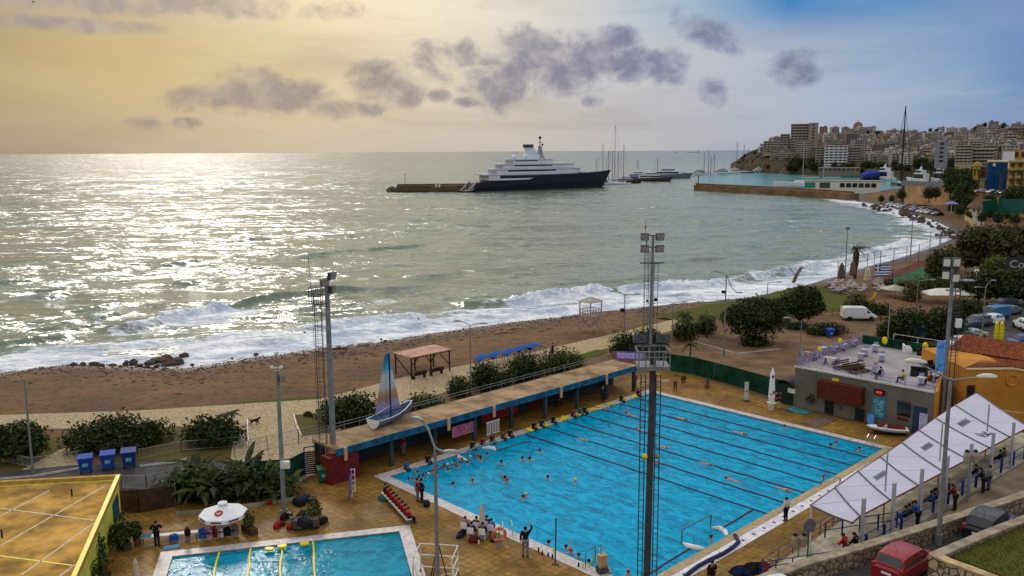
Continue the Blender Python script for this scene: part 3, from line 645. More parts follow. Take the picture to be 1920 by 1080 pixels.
for p, q, lb in ((L(23.0, 18.8, -.05), L(23.2, 23.4, -.05), 'dark red rope running from the lanes to the near goal'), (L(23.4, 26.8, -.05), L(23.7, 33.0, -.05), 'dark red rope from the near goal to the tall mast corner')): rope('boundary_rope', p, q, RR, lb, 'red goal line ropes')
rope('boundary_rope', L(1.6, 19.5, -.05), L(1.4, 23.4, -.05), RR, 'dark red rope near the far goal by the canopy side', 'red goal line ropes')
rope('boundary_rope', L(1.4, 26.8, -.05), L(1.2, 31.5, -.05), RR, 'dark red rope between far goal and children corner', 'red goal line ropes')
KN = ['leftmost yellow lane rope of the small pool, in the glare', 'second yellow rope from the left in the small pool', 'third yellow rope from the left in the small pool', 'rightmost yellow lane rope of the small pool']
for k, x in enumerate((410, 470, 529, 588)):
 q = P(x, 1040 - k * 6); xx = (q.xy - K0).dot(Vector((c_, s_)))
 rope('lane_rope', KP(xx, 0.05, -.03), KP(xx + .1, KL - .1, -.03), YEL, KN[k], 'yellow lane ropes', 0.07)
# ================================================================== pool surroundings: structures
def lf(a, b, z=0.0): return (a, -b, z)            # local coordinates inside a thing placed at L(0,0), RZ
def onplane(x, y, p0, n):
 d = Vector(ray(x, y)); c = Vector((0, 0, H)); n = Vector(n); t = (Vector(p0) - c).dot(n) / d.dot(n); return c + d * t
def local_ab(q): v = Vector((q[0], q[1])) - A0; return v.dot(UX), v.dot(UY)
SCREED = mat('weathered_screed', (0.28, 0.185, 0.105), 0.9, scale=0.5, amt=0.45, bump=0.4)
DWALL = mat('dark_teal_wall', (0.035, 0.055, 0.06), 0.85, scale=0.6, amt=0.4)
PEACH = mat('peach_paint', (0.55, 0.30, 0.18), 0.7, amt=0.15)
PINKB = mat('pink_banner', (0.34, 0.10, 0.16), 0.6, scale=4, amt=0.5)
# ---- covered walkway
cw = thing('covered_walkway', 'long flat roofed changing shelter with teal fascia along the big pool', 'shelter', L(0, 0), RZ)
m = MB(); m.box(*lf(-3.35, 18.7, 2.55), 3.5, 36.8, 0.2)
for k in range(9): m.box(*lf(-3.35, 2.2 + k * 4.1, 2.751), 3.3, 0.12, 0.03)
m.ob('roof', SCREED, cw)
m = MB(); m.box(*lf(-1.53, 18.7, 2.22), 0.12, 36.9, 0.56); m.ob('fascia', TEAL, cw)
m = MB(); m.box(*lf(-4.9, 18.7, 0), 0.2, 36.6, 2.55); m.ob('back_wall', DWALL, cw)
for k in range(9):
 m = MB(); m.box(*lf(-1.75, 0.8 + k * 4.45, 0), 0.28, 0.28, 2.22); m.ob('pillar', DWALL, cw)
for b_ in (36.4, 26.2, 21.0, 12.3, 5.6):
 m = MB(); m.box(*lf(-1.42, b_, 1.75), 0.1, 0.28, 1.05); m.ob('bracket', PEACH, cw)
m = MB(); m.box(*lf(-2.2, 36.4, 0.03), 1.2, 2.6, 2.1); m.ob('end_panel', DRED, cw)
m = MB(); m.box(*lf(-4.74, 17.2, 0.1), 0.1, 4.6, 1.8); m.ob('red_panel', REDP, cw)
m = MB(); m.box(*lf(-4.74, 12.2, 0.1), 0.1, 2.6, 1.9); m.ob('red_panel', DRED, cw)
for b_, w_ in ((24.5, 2.4),):
 m = MB(); m.box(*lf(-1.6, b_, 0.9), 0.05, w_, 0.95); m.ob('banner', PINKB, cw)
m = MB()
for k in range(8): m.box(*lf(-1.7, 20.2 + k * .2, 0.1), .06, .06, 1.25)
m.box(*lf(-1.7, 20.9, 0.15), .05, 1.6, .06); m.box(*lf(-1.7, 20.9, 1.25), .05, 1.6, .06); m.ob('white_gate', WHITE, cw)
m = MB()
for z in (0.45, 0.9, 1.15):
 m.tube([lf(-5.15, 37, 2.3 + z), lf(-5.15, 0.5, 2.3 + z)], 0.022, 4)
for k in range(26): m.tube([lf(-5.15, 37 - k * 1.46, 1.5), lf(-5.15, 37 - k * 1.46, 3.45)], 0.025, 4)
m.ob('railing', GREYM, cw)
def onroof(x, y): return P(x, y, 2.76)
# banner on the railing at the far end
bn_ = thing('railing_banner', 'violet banner tied to the railing at the far end of the walkway roof', 'banner', L(-3.6, -0.9, 2.7), RZ + R(35))
m = MB(); m.box(0, 0, 0.1, 3.2, .04, 0.85); m.ob('cloth', PURP, bn_)
m = MB(); m.box(0, -.018, .22, 2.8, .008, .6)
for k in range(9): m.box(-1.2 + k * .3, -.025, .3 + .12 * (k % 2), .2, .012, .1); m.box(-1.2 + k * .3, -.025, .62, .18, .012, .08)
m.ob('lettering', mat('pale_violet', (0.4, 0.34, 0.66), 0.5), bn_)
# ---- floodlight masts
def flood(root, p, face, w=.62, h=.5, lit=False, nm='floodlight'):
 fx = Vector(face).normalized(); m = MB(); rz = math.atan2(fx.y, fx.x)
 m.box(0, 0, -h / 2, .3, w, h); m.bar((-.1, 0, 0), (-.45, 0, 0), .08)
 o = m.ob(nm, DKGREY, root, p, rz); o.rotation_euler = (0, R(18), rz)
 q = MB(); q.box(.165, 0, -h * .42, .02, w * .88, h * .84); q.ob('lamp_glass', LAMPG if lit else mat('grey_lamp_glass', (0.33, 0.27, 0.24), 0.25), o)
 return o
def ladder(root, x, y, z0, z1, hoops=True, w=.45, face=-1):
 m = MB()
 for s in (-1, 1): m.tube([(x + s * w / 2, y, z0), (x + s * w / 2, y, z1)], .035, 5)
 z = z0 + .3
 while z < z1: m.tube([(x - w / 2, y, z), (x + w / 2, y, z)], .016, 4); z += .33
 if hoops:
  for i in range(3):
   a = R(200 + 70 * i); m.tube([(x + .38 * math.cos(a), y + face * -.3 * math.sin(a), z0 + 2), (x + .38 * math.cos(a), y + face * -.3 * math.sin(a), z1)], .014, 4)
  z = z0 + 2
  while z < z1:
   m.tube([(x + .38 * math.cos(R(180 + a)), y + face * -.32 * math.sin(R(180 + a)), z) for a in range(0, 181, 30)], .014, 4); z += .8
 m.ob('ladder', DKGREY, root)
def mast_root(px, label):
 q = P(*px); return thing('floodlight_mast', label, 'mast', q), q
MB_ = GREYM
# far mast
r, q = mast_root((1218, 690), 'tall floodlight mast with four lamps beyond the far corner of the pool'); h = ZT(q, 442)
m = MB(); m.tube([(0, 0, 0), (.1, 0, h)], .22, 10, .15); m.ob('pole', GREYM, r)
for sx in (-.85, .85):
 for z in (h - .1, h - 1.45): flood(r, (sx, -.2, z), (sx * .15, -1, 0), .95, .8)
m = MB(); m.bar((-1.1, 0, h + .02), (1.1, 0, h + .02), .12); m.bar((-1.1, 0, h - 1.3), (1.1, 0, h - 1.3), .12); m.bar((-.6, .1, h + .1), (-.6, .1, h - 1.6), .1); m.ob('lamp_frame', DKGREY, r)
m = MB(); m.bar((-1.35, -.1, h - 3.1), (1.35, -.1, h - 3.1), .14); m.ob('crossbar', DKGREY, r)
m = MB(); m.tube([(-.75, 0, h), (-.75, 0, ZT(q, 413))], .03, 5); m.sph((-.75, 0, ZT(q, 426)), .12); m.ob('antenna', DKGREY, r)
ladder(r, -.55, -.1, 1, h - 1.8); ladder(r, .55, .1, 3, h - 3.2, False)
MB().sph((.5, -.3, 8.1), .22).ob('spotlight', BLACK, r); MB().sph((-.45, -.3, 8.0), .16).ob('spotlight', BLACK, r)
# left mast with ladder tower and platform
r, q = mast_root((627, 895), 'dark floodlight mast with ladder and small platform beside the sailboat'); h = ZT(q, 520)
m = MB(); m.tube([(0, 0, 0), (0, 0, h)], .25, 10, .17); m.box(0, 0, 0, 1.5, 1.2, .35); m.ob('pole', GREYM, r)
ladder(r, -.75, -.05, .5, h - 1.2, True, .5)
m = MB(); zz = h - 2.0
m.box(-.75, 0, zz, 1.1, .9, .08)
for x in (-1.28, -.95, -.6, -.25): m.tube([(x, -.42, zz), (x, -.42, zz + 1.3)], .03, 4); m.tube([(x, .42, zz), (x, .42, zz + 1.3)], .03, 4)
for y in (-.42, .42): m.bar((-1.3, y, zz + 1.3), (-.2, y, zz + 1.3), .05); m.bar((-1.3, y, zz + .65), (-.2, y, zz + .65), .04)
m.bar((-1.3, -.42, zz + 1.3), (-1.3, .42, zz + 1.3), .05); m.ob('platform', DKGREY, r)
flood(r, (.42, -.1, h + .15), (1, -.5, 0), .7, .55); flood(r, (.35, .1, h - .9), (1, -.2, 0), .7, .55); flood(r, (-.05, -.5, h - .3), (.6, -1, 0), .6, .5)
m = MB(); m.tube([(-1.2, 0, h - .7), (-1.32, 0, ZT(q, 478))], .02, 4); m.ob('antenna', DKGREY, r)
m = MB(); m.box(.05, -.42, 1.4, .45, .25, 1.0); m.ob('switch_box', PEACH, r)
# near mast with cage ladders and platform on top
r, q = mast_root((1212, 1104), 'nearest floodlight mast, dark pole with twin caged ladders and railed platform'); h = ZT(q, 668)
m = MB(); m.tube([(0, 0, 0), (.12, 0, h + .6)], .21, 12, .17); m.ob('pole', DKGREY, r)
for sx in (-.42, .42): ladder(r, sx, -.12, 0.5, h - 1, False, .26)
m = MB(); zz = ZT(q, 690)
m.box(0.1, .1, zz, 1.75, 1.4, .22); m.ob('platform_floor', GREYM, r)
m = MB()
for x in (-.75, -.38, .1, .58, .95):
 for y in (-.58, .78): m.tube([(x, y, zz), (x, y, zz + 1.05)], .035, 4)
for y in (-.58, .78): m.bar((-.77, y, zz + 1.05), (.97, y, zz + 1.05), .06); m.bar((-.77, y, zz + .75), (.97, y, zz + .75), .045)
for x in (-.77, .97): m.bar((x, -.58, zz + 1.05), (x, .78, zz + 1.05), .06)
m.ob('platform_rail', GREYM, r)
for x in (-.55, .75): flood(r, (x, .5, zz + 1.55), (x * .1, 1, 0), .75, .45)
m = MB(); m.bar((-.75, .5, zz + 1.2), (.95, .5, zz + 1.2), .07); m.ob('lamp_rail', DKGREY, r)
m = MB(); za = ZT(q, 714); m.bar((-.75, .0, za), (1.0, .0, za), .09); m.ob('crossbar', OFFW, r)
for x, mm in ((-.28, YEL), (.42, GREYM)):
 m = MB(); zs = ZT(q, 852); m.sph((x, -.28, zs), (.16, .13, .16)); m.bar((x, -.2, zs - .1), (x * .4, 0, zs - .25), .05); m.ob('spotlight', mm, r)
# right mast, lamps lit pale
r, q = mast_root((1765, 792), 'floodlight mast with four pale lamp heads beside the orange building'); h = ZT(q, 482)
m = MB(); m.tube([(0, 0, 0), (0.05, 0, h)], .21, 10, .16); m.ob('pole', GREYM, r)
for sx, z in ((-.75, h - .35), (.1, h - .35), (-.78, h - 1.5), (.12, h - 1.75)): flood(r, (sx, -.35, z), (sx * .3 - .2, -1, 0), .62, .82, True)
m = MB(); m.bar((-1.0, -.1, h - .9), (.6, -.1, h - .9), .12); m.bar((-.75, -.1, h), (-.75, -.1, h - 2), .1); m.bar((.15, -.15, h + .3), (.15, -.15, h - 2.2), .1); m.ob('lamp_frame', DKGREY, r)
m = MB(); m.bar((-.6, -.3, h - 2.9), (.9, .1, h - 3.1), .16); m.ob('crossbar', GREYM, r)
ladder(r, .65, .0, .4, h - 1.5)
m = MB(); m.box(1.3, 0, h - 2.1, 1.3, .9, .07)
for x in (.7, 1.3, 1.95): m.tube([(x, -.45, h - 2.1), (x, -.45, h - .95)], .03, 4)
m.bar((.6, -.45, h - .95), (1.95, -.45, h - .95), .05); m.ob('platform', GREYM, r)
m = MB(); m.box(0.75, -.25, 9.0, .5, .3, .8); m.ob('switch_box', WHITE, r)
# ---- street lamps
def lamp(bx, ty, label, arms, r0=.09, m_=None, name='street_lamp', extra=None):
 q = P(*bx); h = ZT(q, ty); rt = thing(name, label, 'street lamp', q); m_ = m_ or GREYM
 dx = (pix((q.x, q.y, h))[0]); lean = 0
 m = MB(); m.tube([(0, 0, 0), (0, 0, h)], r0, 8, r0 * .6); m.tube([(0, 0, 0), (0, 0, .5)], r0 * 1.5, 8); m.ob('pole', m_, rt)
 for (ax, ay, az_, hs) in arms:
  m = MB(); m.tube([(0, 0, h - .05), (ax * .5, ay * .5, h + az_ * .7), (ax, ay, h + az_)], r0 * .5, 6); o = m.ob('arm', m_, rt)
  m = MB(); d = Vector((ax, ay, 0)).normalized(); rz = math.atan2(d.y, d.x)
  m.loft([[(x, y * w, z) for y, z in ((-1, 0), (-.7, t), (.7, t), (1, 0), (.7, -.03), (-.7, -.03))] for x, w, t in ((-.12 * hs, .07 * hs, .06), (.2 * hs, .15 * hs, .12 * hs), (.5 * hs, .16 * hs, .12 * hs), (.75 * hs, .07 * hs, .05))])
  m.ob('lamp_head', OFFW if hs > 1.2 else GREYM, o, (ax, ay, h + az_), rz)
 if extra:
  for (x, y, z, s) in extra:
   m = MB(); m.box(x, y, z, s, s * .8, s * .8); m.bar((x, y, z), (0, 0, z - .2), .05); m.ob('floodlight', BLACK, rt)
 return rt
lamp((883, 745), 609, 'double armed street lamp on the promenade behind the walkway hedge', [(-1.0, .1, .35, 1), (1.05, 0, .1, 1)])
lamp((1170, 668), 552, 'double armed street lamp with a black spotlight by the violet banner', [(-1.1, .1, .35, 1), (1.2, 0, .0, 1)], extra=[(-.3, -.1, 5.6, .5)])
lamp((1357, 667), 515, 'tallest promenade street lamp, left of the round trees', [(-1.15, 0, .35, 1), (1.25, 0, .1, 1), (1.3, -.2, -2.2, 1)], .11, extra=[(-.3, 0, 7.8, .4)])
lamp((1260, 640), 568, 'single armed street lamp leaning over the palms', [(1.1, 0, .1, 1)])
lamp((1438, 572), 530, 'small street lamp standing on the sea lawn', [(1.5, 0, .1, 1)])
lamp((1500, 668), 604, 'street lamp in the parking court with its arm to the left', [(-1.5, -.3, .6, 1.2)])
lamp((1718, 588), 526, 'street lamp behind the dark hedge by the white marquee', [(1.9, 0, .1, 1)])
lamp((1664, 645), 562, 'plain pale pole at the parking court, no lamp arm', [], m_=CONC)
lamp((1841, 628), 538, 'street lamp with two white lanterns among the parked cars', [(-.9, 0, .0, .9), (.7, 0, .9, .9)], .1)
lamp((62, 886), 708, 'plain grey pole by the dark trees at the left edge', [], .1)
rt = lamp((821, 1112), 838, 'near street lamp between the pools with two broad white heads', [(-.75, .6, 1.35, 1.15), (.55, -.1, -.25, 1.15)], .14)
b6 = Vector((P(1759, 1020, 4.0).x, P(1759, 1020, 4.0).y, 4.0))
rt = thing('street_lamp', 'right hand street lamp rising beside the black car with a long arm', 'street lamp', b6); hh_ = ZT(b6, 706) - 4
m = MB(); m.tube([(0, 0, 0), (0, 0, hh_)], .14, 10, .09); m.tube([(0, 0, 0), (0, 0, .6)], .2, 10); m.ob('pole', GREYM, rt)
for ax, ay, az_ in ((1.9, .1, 0.05), (-1.55, .6, .75)):
 m = MB(); m.tube([(0, 0, hh_ - .1), (ax, ay, hh_ + az_)], .045, 6); o = m.ob('arm', GREYM, rt)
 d = Vector((ax, ay)); m = MB(); m.loft([[(x, y * w, z) for y, z in ((-1, 0), (-.7, t), (.7, t), (1, 0), (.7, -.06), (-.7, -.06))] for x, w, t in ((-.5, .07, .06), (-.1, .19, .14), (.3, .2, .14), (.55, .09, .06))]); m.ob('lamp_head', OFFW, o, (ax, ay, hh_ + az_), math.atan2(ay, ax))
# thin camera mast on the left
q = P(533, 962); rt = thing('camera_mast', 'slim grey mast with spotlights and a ball top left of the white parasol', 'mast', q); h = ZT(q, 662)
m = MB(); m.tube([(0, 0, 0), (0, 0, h - 1.2)], .17, 10, .12); m.tube([(0, 0, h - 1.2), (0, 0, h)], .05, 6); m.box(0, 0, 0, .5, .5, .25); m.ob('pole', GREYM, rt)
m = MB(); m.bar((-.35, 0, h - 1.0), (.35, 0, h - 1.0), .08); m.sph((-.32, -.1, h - .95), .13); m.sph((.32, -.1, h - .95), .13); m.ob('spotlight', OFFW, rt)
flood(rt, (.3, -.15, h - 1.7), (1, -1, 0), .45, .4)
m = MB(); m.sph((0, 0, h), .16); m.ob('ball', OFFW, rt)
m = MB(); m.box(.3, -.25, 3.4, .6, .3, .5); m.ob('speaker_box', OFFW, rt)
# ---- bleachers with awning
bl = thing('bleachers', 'stepped concrete bleachers rising to a walkway on the right of the pool', 'bleachers', L(0, 0), RZ)
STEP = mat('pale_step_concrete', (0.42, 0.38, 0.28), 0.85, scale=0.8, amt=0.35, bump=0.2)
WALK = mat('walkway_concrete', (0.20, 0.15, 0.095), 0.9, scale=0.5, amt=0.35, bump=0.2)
B0, B1 = 27.0, -8.0
def aw(b): return 33.6 + (27 - b) * .07
def arow(k, b): return 28.9 + k * .94 + (27 - b) / 35 * (k * .5 - .3)
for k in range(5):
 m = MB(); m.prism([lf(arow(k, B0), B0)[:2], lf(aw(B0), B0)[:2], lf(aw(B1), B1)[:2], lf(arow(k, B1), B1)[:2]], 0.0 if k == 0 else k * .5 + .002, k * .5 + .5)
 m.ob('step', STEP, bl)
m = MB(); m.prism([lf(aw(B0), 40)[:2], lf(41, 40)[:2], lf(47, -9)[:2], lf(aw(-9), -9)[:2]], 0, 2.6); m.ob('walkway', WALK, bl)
def railing(name, pts, h, m_, root, step=1.5, rails=3, r=.03, pw=None):
 b = MB(); b2 = MB()
 for p, q in zip(pts[:-1], pts[1:]):
  p, q = Vector(p), Vector(q); n = max(1, round((q - p).length / step))
  for k in range(n + 1):
   t = p.lerp(q, k / n); b.tube([t, t + Vector((0, 0, h))], pw or r * 1.3, 4)
  for j in range(rails): zz = Vector((0, 0, h * (j + 1) / rails)); b.tube([p + zz, q + zz], r, 4)
 return b.ob(name, m_, root)
rp = MB()
railing('rear_railing', [lf(aw(27) - .05, 27, 2.6), lf(aw(-6) - .05, -6, 2.6)], 1.05, BLUEP, bl, 2.1, 2, .035, .09)
railing('walkway_railing', [lf(aw(33) + .1, 33, 2.6), lf(aw(27), 27, 2.6)], 1.0, BLUEP, bl, 1.6, 3, .03, .07)
railing('front_railing', [lf(28.55, 27, .0), lf(28.3, 5, .0)], 1.1, mat('slate_blue_paint', (.05, .08, .19), .5), bl, 1.8, 3, .028)
railing('side_railing', [lf(28.6, 27.4, .0), lf(33.7, 27.4, 2.6)], 1.0, BLUEP, bl, 1.2, 3, .03)
railing('aisle_railing', [lf(29.2, 20.5, .5), lf(33.6, 20.5, 2.6)], 1.0, BLUEP, bl, 1.1, 2, .03, .06)
# ---- the white awning
aw_ = thing('awning', 'long white fabric awning over the bleachers with grey posts', 'awning', L(0, 0), RZ)
CANV = mat('white_canvas', (0.44, 0.44, 0.55), 0.75, scale=0.3, amt=0.06)
npx = [(1617, 924, 1616, 1010), (1677, 899, 1673, 985), (1734, 874, 1730, 958), (1782, 851, 1779, 930), (1833, 829, 1830, 905), (1876, 811, 1873, 882), (1902, 789, 1898, 862), (1921, 777, 1918, 845)]
fr = [(1519, 948), (1565, 915), (1608, 884), (1650, 857), (1690, 830), (1722, 807), (1753, 784), (1790, 760), (1831, 736)]
FZ = 3.9; BZ = 4.7
front = [local_ab(P(x, y, FZ)) for x, y in fr]; ZB = []
posts = []
for k, (x, ty, x2, by) in enumerate(npx):
 b_ = 25.4 - k * 3.45; posts.append((aw(b_) - .12, b_))
back = [(posts[0][0] - .1, posts[0][1] + 1.0)] + [(a - .2, b - .15) for a, b in posts]
back = back[:len(front)]
NB = 7; V = []
for (fa_, fb_), (ba_, bb_) in zip(front, back):
 for j in range(NB):
  t = j / (NB - 1); V.append(lf(fa_ + (ba_ - fa_) * t, fb_ + (bb_ - fb_) * t, FZ + (BZ - FZ) * t - .07 * math.sin(math.pi * t)))
m = MB(); n_ = len(front)
m.add(V, [(i * NB + j, i * NB + j + 1, (i + 1) * NB + j + 1, (i + 1) * NB + j) for i in range(n_ - 1) for j in range(NB - 1)])
m.add([(v[0], v[1], v[2] - .03) for v in V], [((i + 1) * NB + j, (i + 1) * NB + j + 1, i * NB + j + 1, i * NB + j) for i in range(n_ - 1) for j in range(NB - 1)])
m.ob('canvas', CANV, aw_)
for k, (a, b) in enumerate(posts):
 m = MB(); m.box(*lf(a + .05, b, 2.0), .15, .26, 3.9); m.ob('post', mat('post_grey', (0.36, 0.36, 0.40), .6, amt=.1), aw_)
for i in range(n_):
 m = MB(); p = [Vector(V[i * NB + j]) + Vector((0, 0, .05)) for j in range(NB)]; m.tube(p, .045, 5); m.ob('rafter', DKGREY, aw_)
 if i < len(posts):
  m = MB(); a, b = posts[i]; m.tube([lf(a, b, 5.8), Vector(V[i * NB]) + Vector((0, 0, .05))], .012, 4); m.ob('stay_cable', GREYM, aw_)
 if i % 2 == 0:
  m = MB(); fa_, fb_ = front[i]; m.tube([lf(fa_ + .1, fb_, 0), lf(fa_ + .1, fb_, FZ)], .07, 6); m.ob('front_post', OFFW, aw_)
m = MB(); m.tube([Vector(V[i * NB]) for i in range(n_)], .04, 5); m.tube([Vector(V[i * NB + NB - 1]) for i in range(n_)], .05, 5); m.ob('edge_cord', DRED, aw_)
def canvas_pt(i, t, dz=.07):
 k = min(int(i), n_ - 2); u = i - k
 def at(kk):
  j = min(int(t * (NB - 1)), NB - 2); w = t * (NB - 1) - j; return Vector(V[kk * NB + j]).lerp(Vector(V[kk * NB + j + 1]), w)
 return at(k).lerp(at(k + 1), u) + Vector((0, 0, dz))
INK = mat('dark_print', (0.06, 0.055, 0.10), 0.7)
for i0 in (2.25, 4.35, 6.3):
 m = MB()
 for k in range(9):           # a row of upright strokes like the printed name
  u0 = i0 + k * .05; p = [canvas_pt(u0, .34, .02), canvas_pt(u0 + .036, .34, .02), canvas_pt(u0 + .036, .41, .02), canvas_pt(u0, .41, .02)]
  m.quad(*p)
 m.quad(*[canvas_pt(i0 - .02, .42, .02), canvas_pt(i0 + .45, .42, .02), canvas_pt(i0 + .45, .43, .02), canvas_pt(i0 - .02, .43, .02)])
 m.quad(*[canvas_pt(i0 - .02, .32, .02), canvas_pt(i0 + .45, .32, .02), canvas_pt(i0 + .45, .33, .02), canvas_pt(i0 - .02, .33, .02)])
 m.ob('print', INK, aw_)
m = MB(); c0 = canvas_pt(6.6, .78, .03)
for k in range(5): a = 2 * math.pi * k / 5; m.bar(c0, c0 + Vector((math.cos(a) * .55, math.sin(a) * .55, 0)), .16, .02)
m.bar(c0 + Vector((-.7, -.5, 0)), c0 + Vector((.5, -.9, 0)), .14, .02); m.ob('emblem', INK, aw_)
# thin poles standing through the awning, loudspeakers, sign
for (bx, by, tx, ty, lb) in ((1655, 992, 1662, 838, 'thin pole rising past the third awning bay, nearest of three'), (1757, 930, 1766, 792, 'thin pole close to the right hand street lamp'), (1846, 868, 1854, 757, 'thin pole rising at the far end of the awning')):
 q = P(bx, by, 2.0); o = MB().tube([(0, 0, -1.5), (0, 0, ZT(q, ty) - 2.0)], .05, 6).ob('thin_pole', CONC, None, q); tag(o, lb, 'pole', 'thin poles among the bleachers')
def speakers(bx, by, z, ty, label):
 q = P(bx, by, z); h = ZT(q, ty) - z; rt = thing('loudspeaker_pole', label, 'loudspeaker', q)
 MB().tube([(0, 0, 0), (0, 0, h)], .05, 6).ob('pole', GREYM, rt)
 for s in (-1, 1):
  m = MB(); m.lathe([(.14, 0), (.2, .12), (.22, .5), (.16, .72)], 8); m.ob('speaker', mat('beige_plastic', (.34, .29, .2), .6), rt, (s * .27, -.05, h - .55)); m = MB(); m.sph((s * .27, -.05, h + .2), .15); m.ob('horn', BLACK, rt)
 return rt
speakers(1813, 942, 2.6, 850, 'pole with two beige loudspeakers behind the bleacher railing')
speakers(1496, 1056, 0.03, 1008, 'short pole with loudspeaker at the near corner of the bleachers')
q = P(1512, 1082, .03); rt = thing('round_sign', 'round traffic sign seen from behind on a slim pole by the bleachers', 'sign', q); h = ZT(q, 985)
MB().tube([(0, 0, 0), (0, 0, h + .4)], .045, 6).ob('pole', DKGREY, rt)
m = MB(); m.lathe([(.42, -.015), (.42, .015)], 16); o = m.ob('disc', mat('sign_back', (.13, .13, .16), .5), rt, (0, -.06, h)); o.rotation_euler = (R(90), 0, R(12))
# ---- road, stone parapet and the grassy bank on the right
ZR = 4.0
STONE = stony('rubble_stone', (0.19, 0.15, 0.11), (0.32, 0.25, 0.17), (0.09, 0.07, 0.05), 2.6, 0.9)
STONEP = stony('pale_rubble_stone', (0.36, 0.28, 0.18), (0.48, 0.38, 0.25), (0.13, 0.10, 0.06), 2.3, 1.0)
STTOP = mat('stone_capping', (0.27, 0.22, 0.16), 0.9, scale=1.2, amt=0.4, bump=0.7)
par = [P(x, y, 4.95) for x, y in ((1375, 1098), (1440, 1072), (1497, 1051), (1600, 1022), (1715, 986), (1815, 955), (1915, 922), (2010, 888))]
def wall(name, pts, th, z0, z1, label, m_=STONE, cap=STTOP, side=1):
 rt = thing(name, label, 'wall', (pts[0].x, pts[0].y, z0)); o3 = Vector((pts[0].x, pts[0].y, z0))
 lw, up_ = [], []
 nr = []
 for k in range(len(pts)):
  d = (pts[min(k + 1, len(pts) - 1)] - pts[max(k - 1, 0)]); d.z = 0; d.normalize(); nr.append(Vector((d.y, -d.x, 0)) * th * side)
 m = MB(); c = MB(); n = len(pts)
 poly = [p - o3 for p in pts] + [p + nr[k] - o3 for k, p in reversed(list(enumerate(pts)))]
 zt = z1 if isinstance(z1, list) else [z1] * n
 m.prism([(p.x, p.y) for p in poly], 0, [z - z0 - .1 for z in zt + zt[::-1]], top=False)
 m.ob('masonry', m_, rt)
 poly = [p - nr[k] * .06 - o3 for k, p in enumerate(pts)] + [p + nr[k] * 1.06 - o3 for k, p in reversed(list(enumerate(pts)))]
 c.prism([(p.x, p.y) for p in poly], [z - z0 - .1 for z in zt + zt[::-1]], [z - z0 for z in zt + zt[::-1]]); c.ob('capping', cap, rt)
 return rt
wall('stone_parapet', par, .5, 0, 4.95, 'rough stone parapet between the bleacher walkway and the road')
road = [P(x, y, ZR) for x, y in ((1380, 1106), (1500, 1066), (1600, 1042), (1715, 1006), (1815, 975), (1915, 942), (2010, 908))]
m = MB(); m.prism([(p.x + .2, p.y - .2) for p in road] + [(60, 40), (40, 20), (10, 25)], 0, ZR); tag(m.ob('road', ASPH), kind='structure')
ZF = 6.3
fa2 = [P(x, y, ZF) for x, y in ((1742, 1037), (1790, 1017), (1850, 992), (1925, 964), (2020, 930))]
wall('stone_wall', fa2, .45, ZR, ZF, 'stone retaining wall along the road in front of the grass bank', STONE, STTOP)
fb2 = [P(x, y, ZF) for x, y in ((1742, 1037), (1775, 1052), (1815, 1066), (1863, 1084), (1960, 1120))]
wall('stone_wall', fb2, .45, ZR, [ZF, ZF - .02, ZF - .03, ZF - .04, ZF - .05], 'pale stone wall with light capping at the corner of the grass bank', STONEP, mat('pale_capping', (0.42, 0.31, 0.17), .9, scale=1.5, amt=.3, bump=.5), side=-1)
bank = [P(1775, 1040, ZF - .25), P(1850, 1003, ZF - .25), P(1925, 976, ZF - .25), P(2020, 944, ZF - .25), Vector((34, 22, ZF)), Vector((22, 20, ZF)), P(1990, 1120, ZF - .25), P(1865, 1074, ZF - .25)]
tag(MB().prism([(p.x, p.y) for p in bank], ZR, ZF - .25).ob('grass_bank', LAWN2), kind='structure')
def blades(name, poly, z, n, h, m_, seed=1):
 rs = np.random.default_rng(seed); xs = [p[0] for p in poly]; ys = [p[1] for p in poly]; pts = []
 while len(pts) < n:
  x = rs.uniform(min(xs), max(xs)); y = rs.uniform(min(ys), max(ys)); ins = False
  for (ax, ay), (bx, by) in zip(poly, poly[1:] + poly[:1]):
   if (ay > y) != (by > y) and x < (bx - ax) * (y - ay) / (by - ay) + ax: ins = not ins
  if ins: pts.append((x, y))
 p = np.array(pts); a = rs.uniform(0, 6.28, n); hh = h * rs.uniform(.4, 1.2, n); w = .02 + .02 * rs.random(n); ln = rs.normal(0, .35, (n, 2)) * hh[:, None]
 V = np.zeros((n, 3, 3)); V[:, :, :2] = p[:, None]; V[:, 0, 0] -= w * np.cos(a); V[:, 0, 1] -= w * np.sin(a); V[:, 1, 0] += w * np.cos(a); V[:, 1, 1] += w * np.sin(a); V[:, 2, :2] += ln; V[:, :, 2] = z; V[:, 2, 2] += hh
 me = npmesh(name, V.reshape(-1, 3), np.arange(n * 3).reshape(n, 3), m_); o = bpy.data.objects.new(name, me); COL.objects.link(o); return tag(o, kind='stuff')
GRASSM = foliage('grass_blades', (0.08, 0.095, 0.012), (0.17, 0.15, 0.03), .3)
blades('bank_grass', [(p.x, p.y) for p in bank], ZF - .26, 16000, .16, GRASSM)
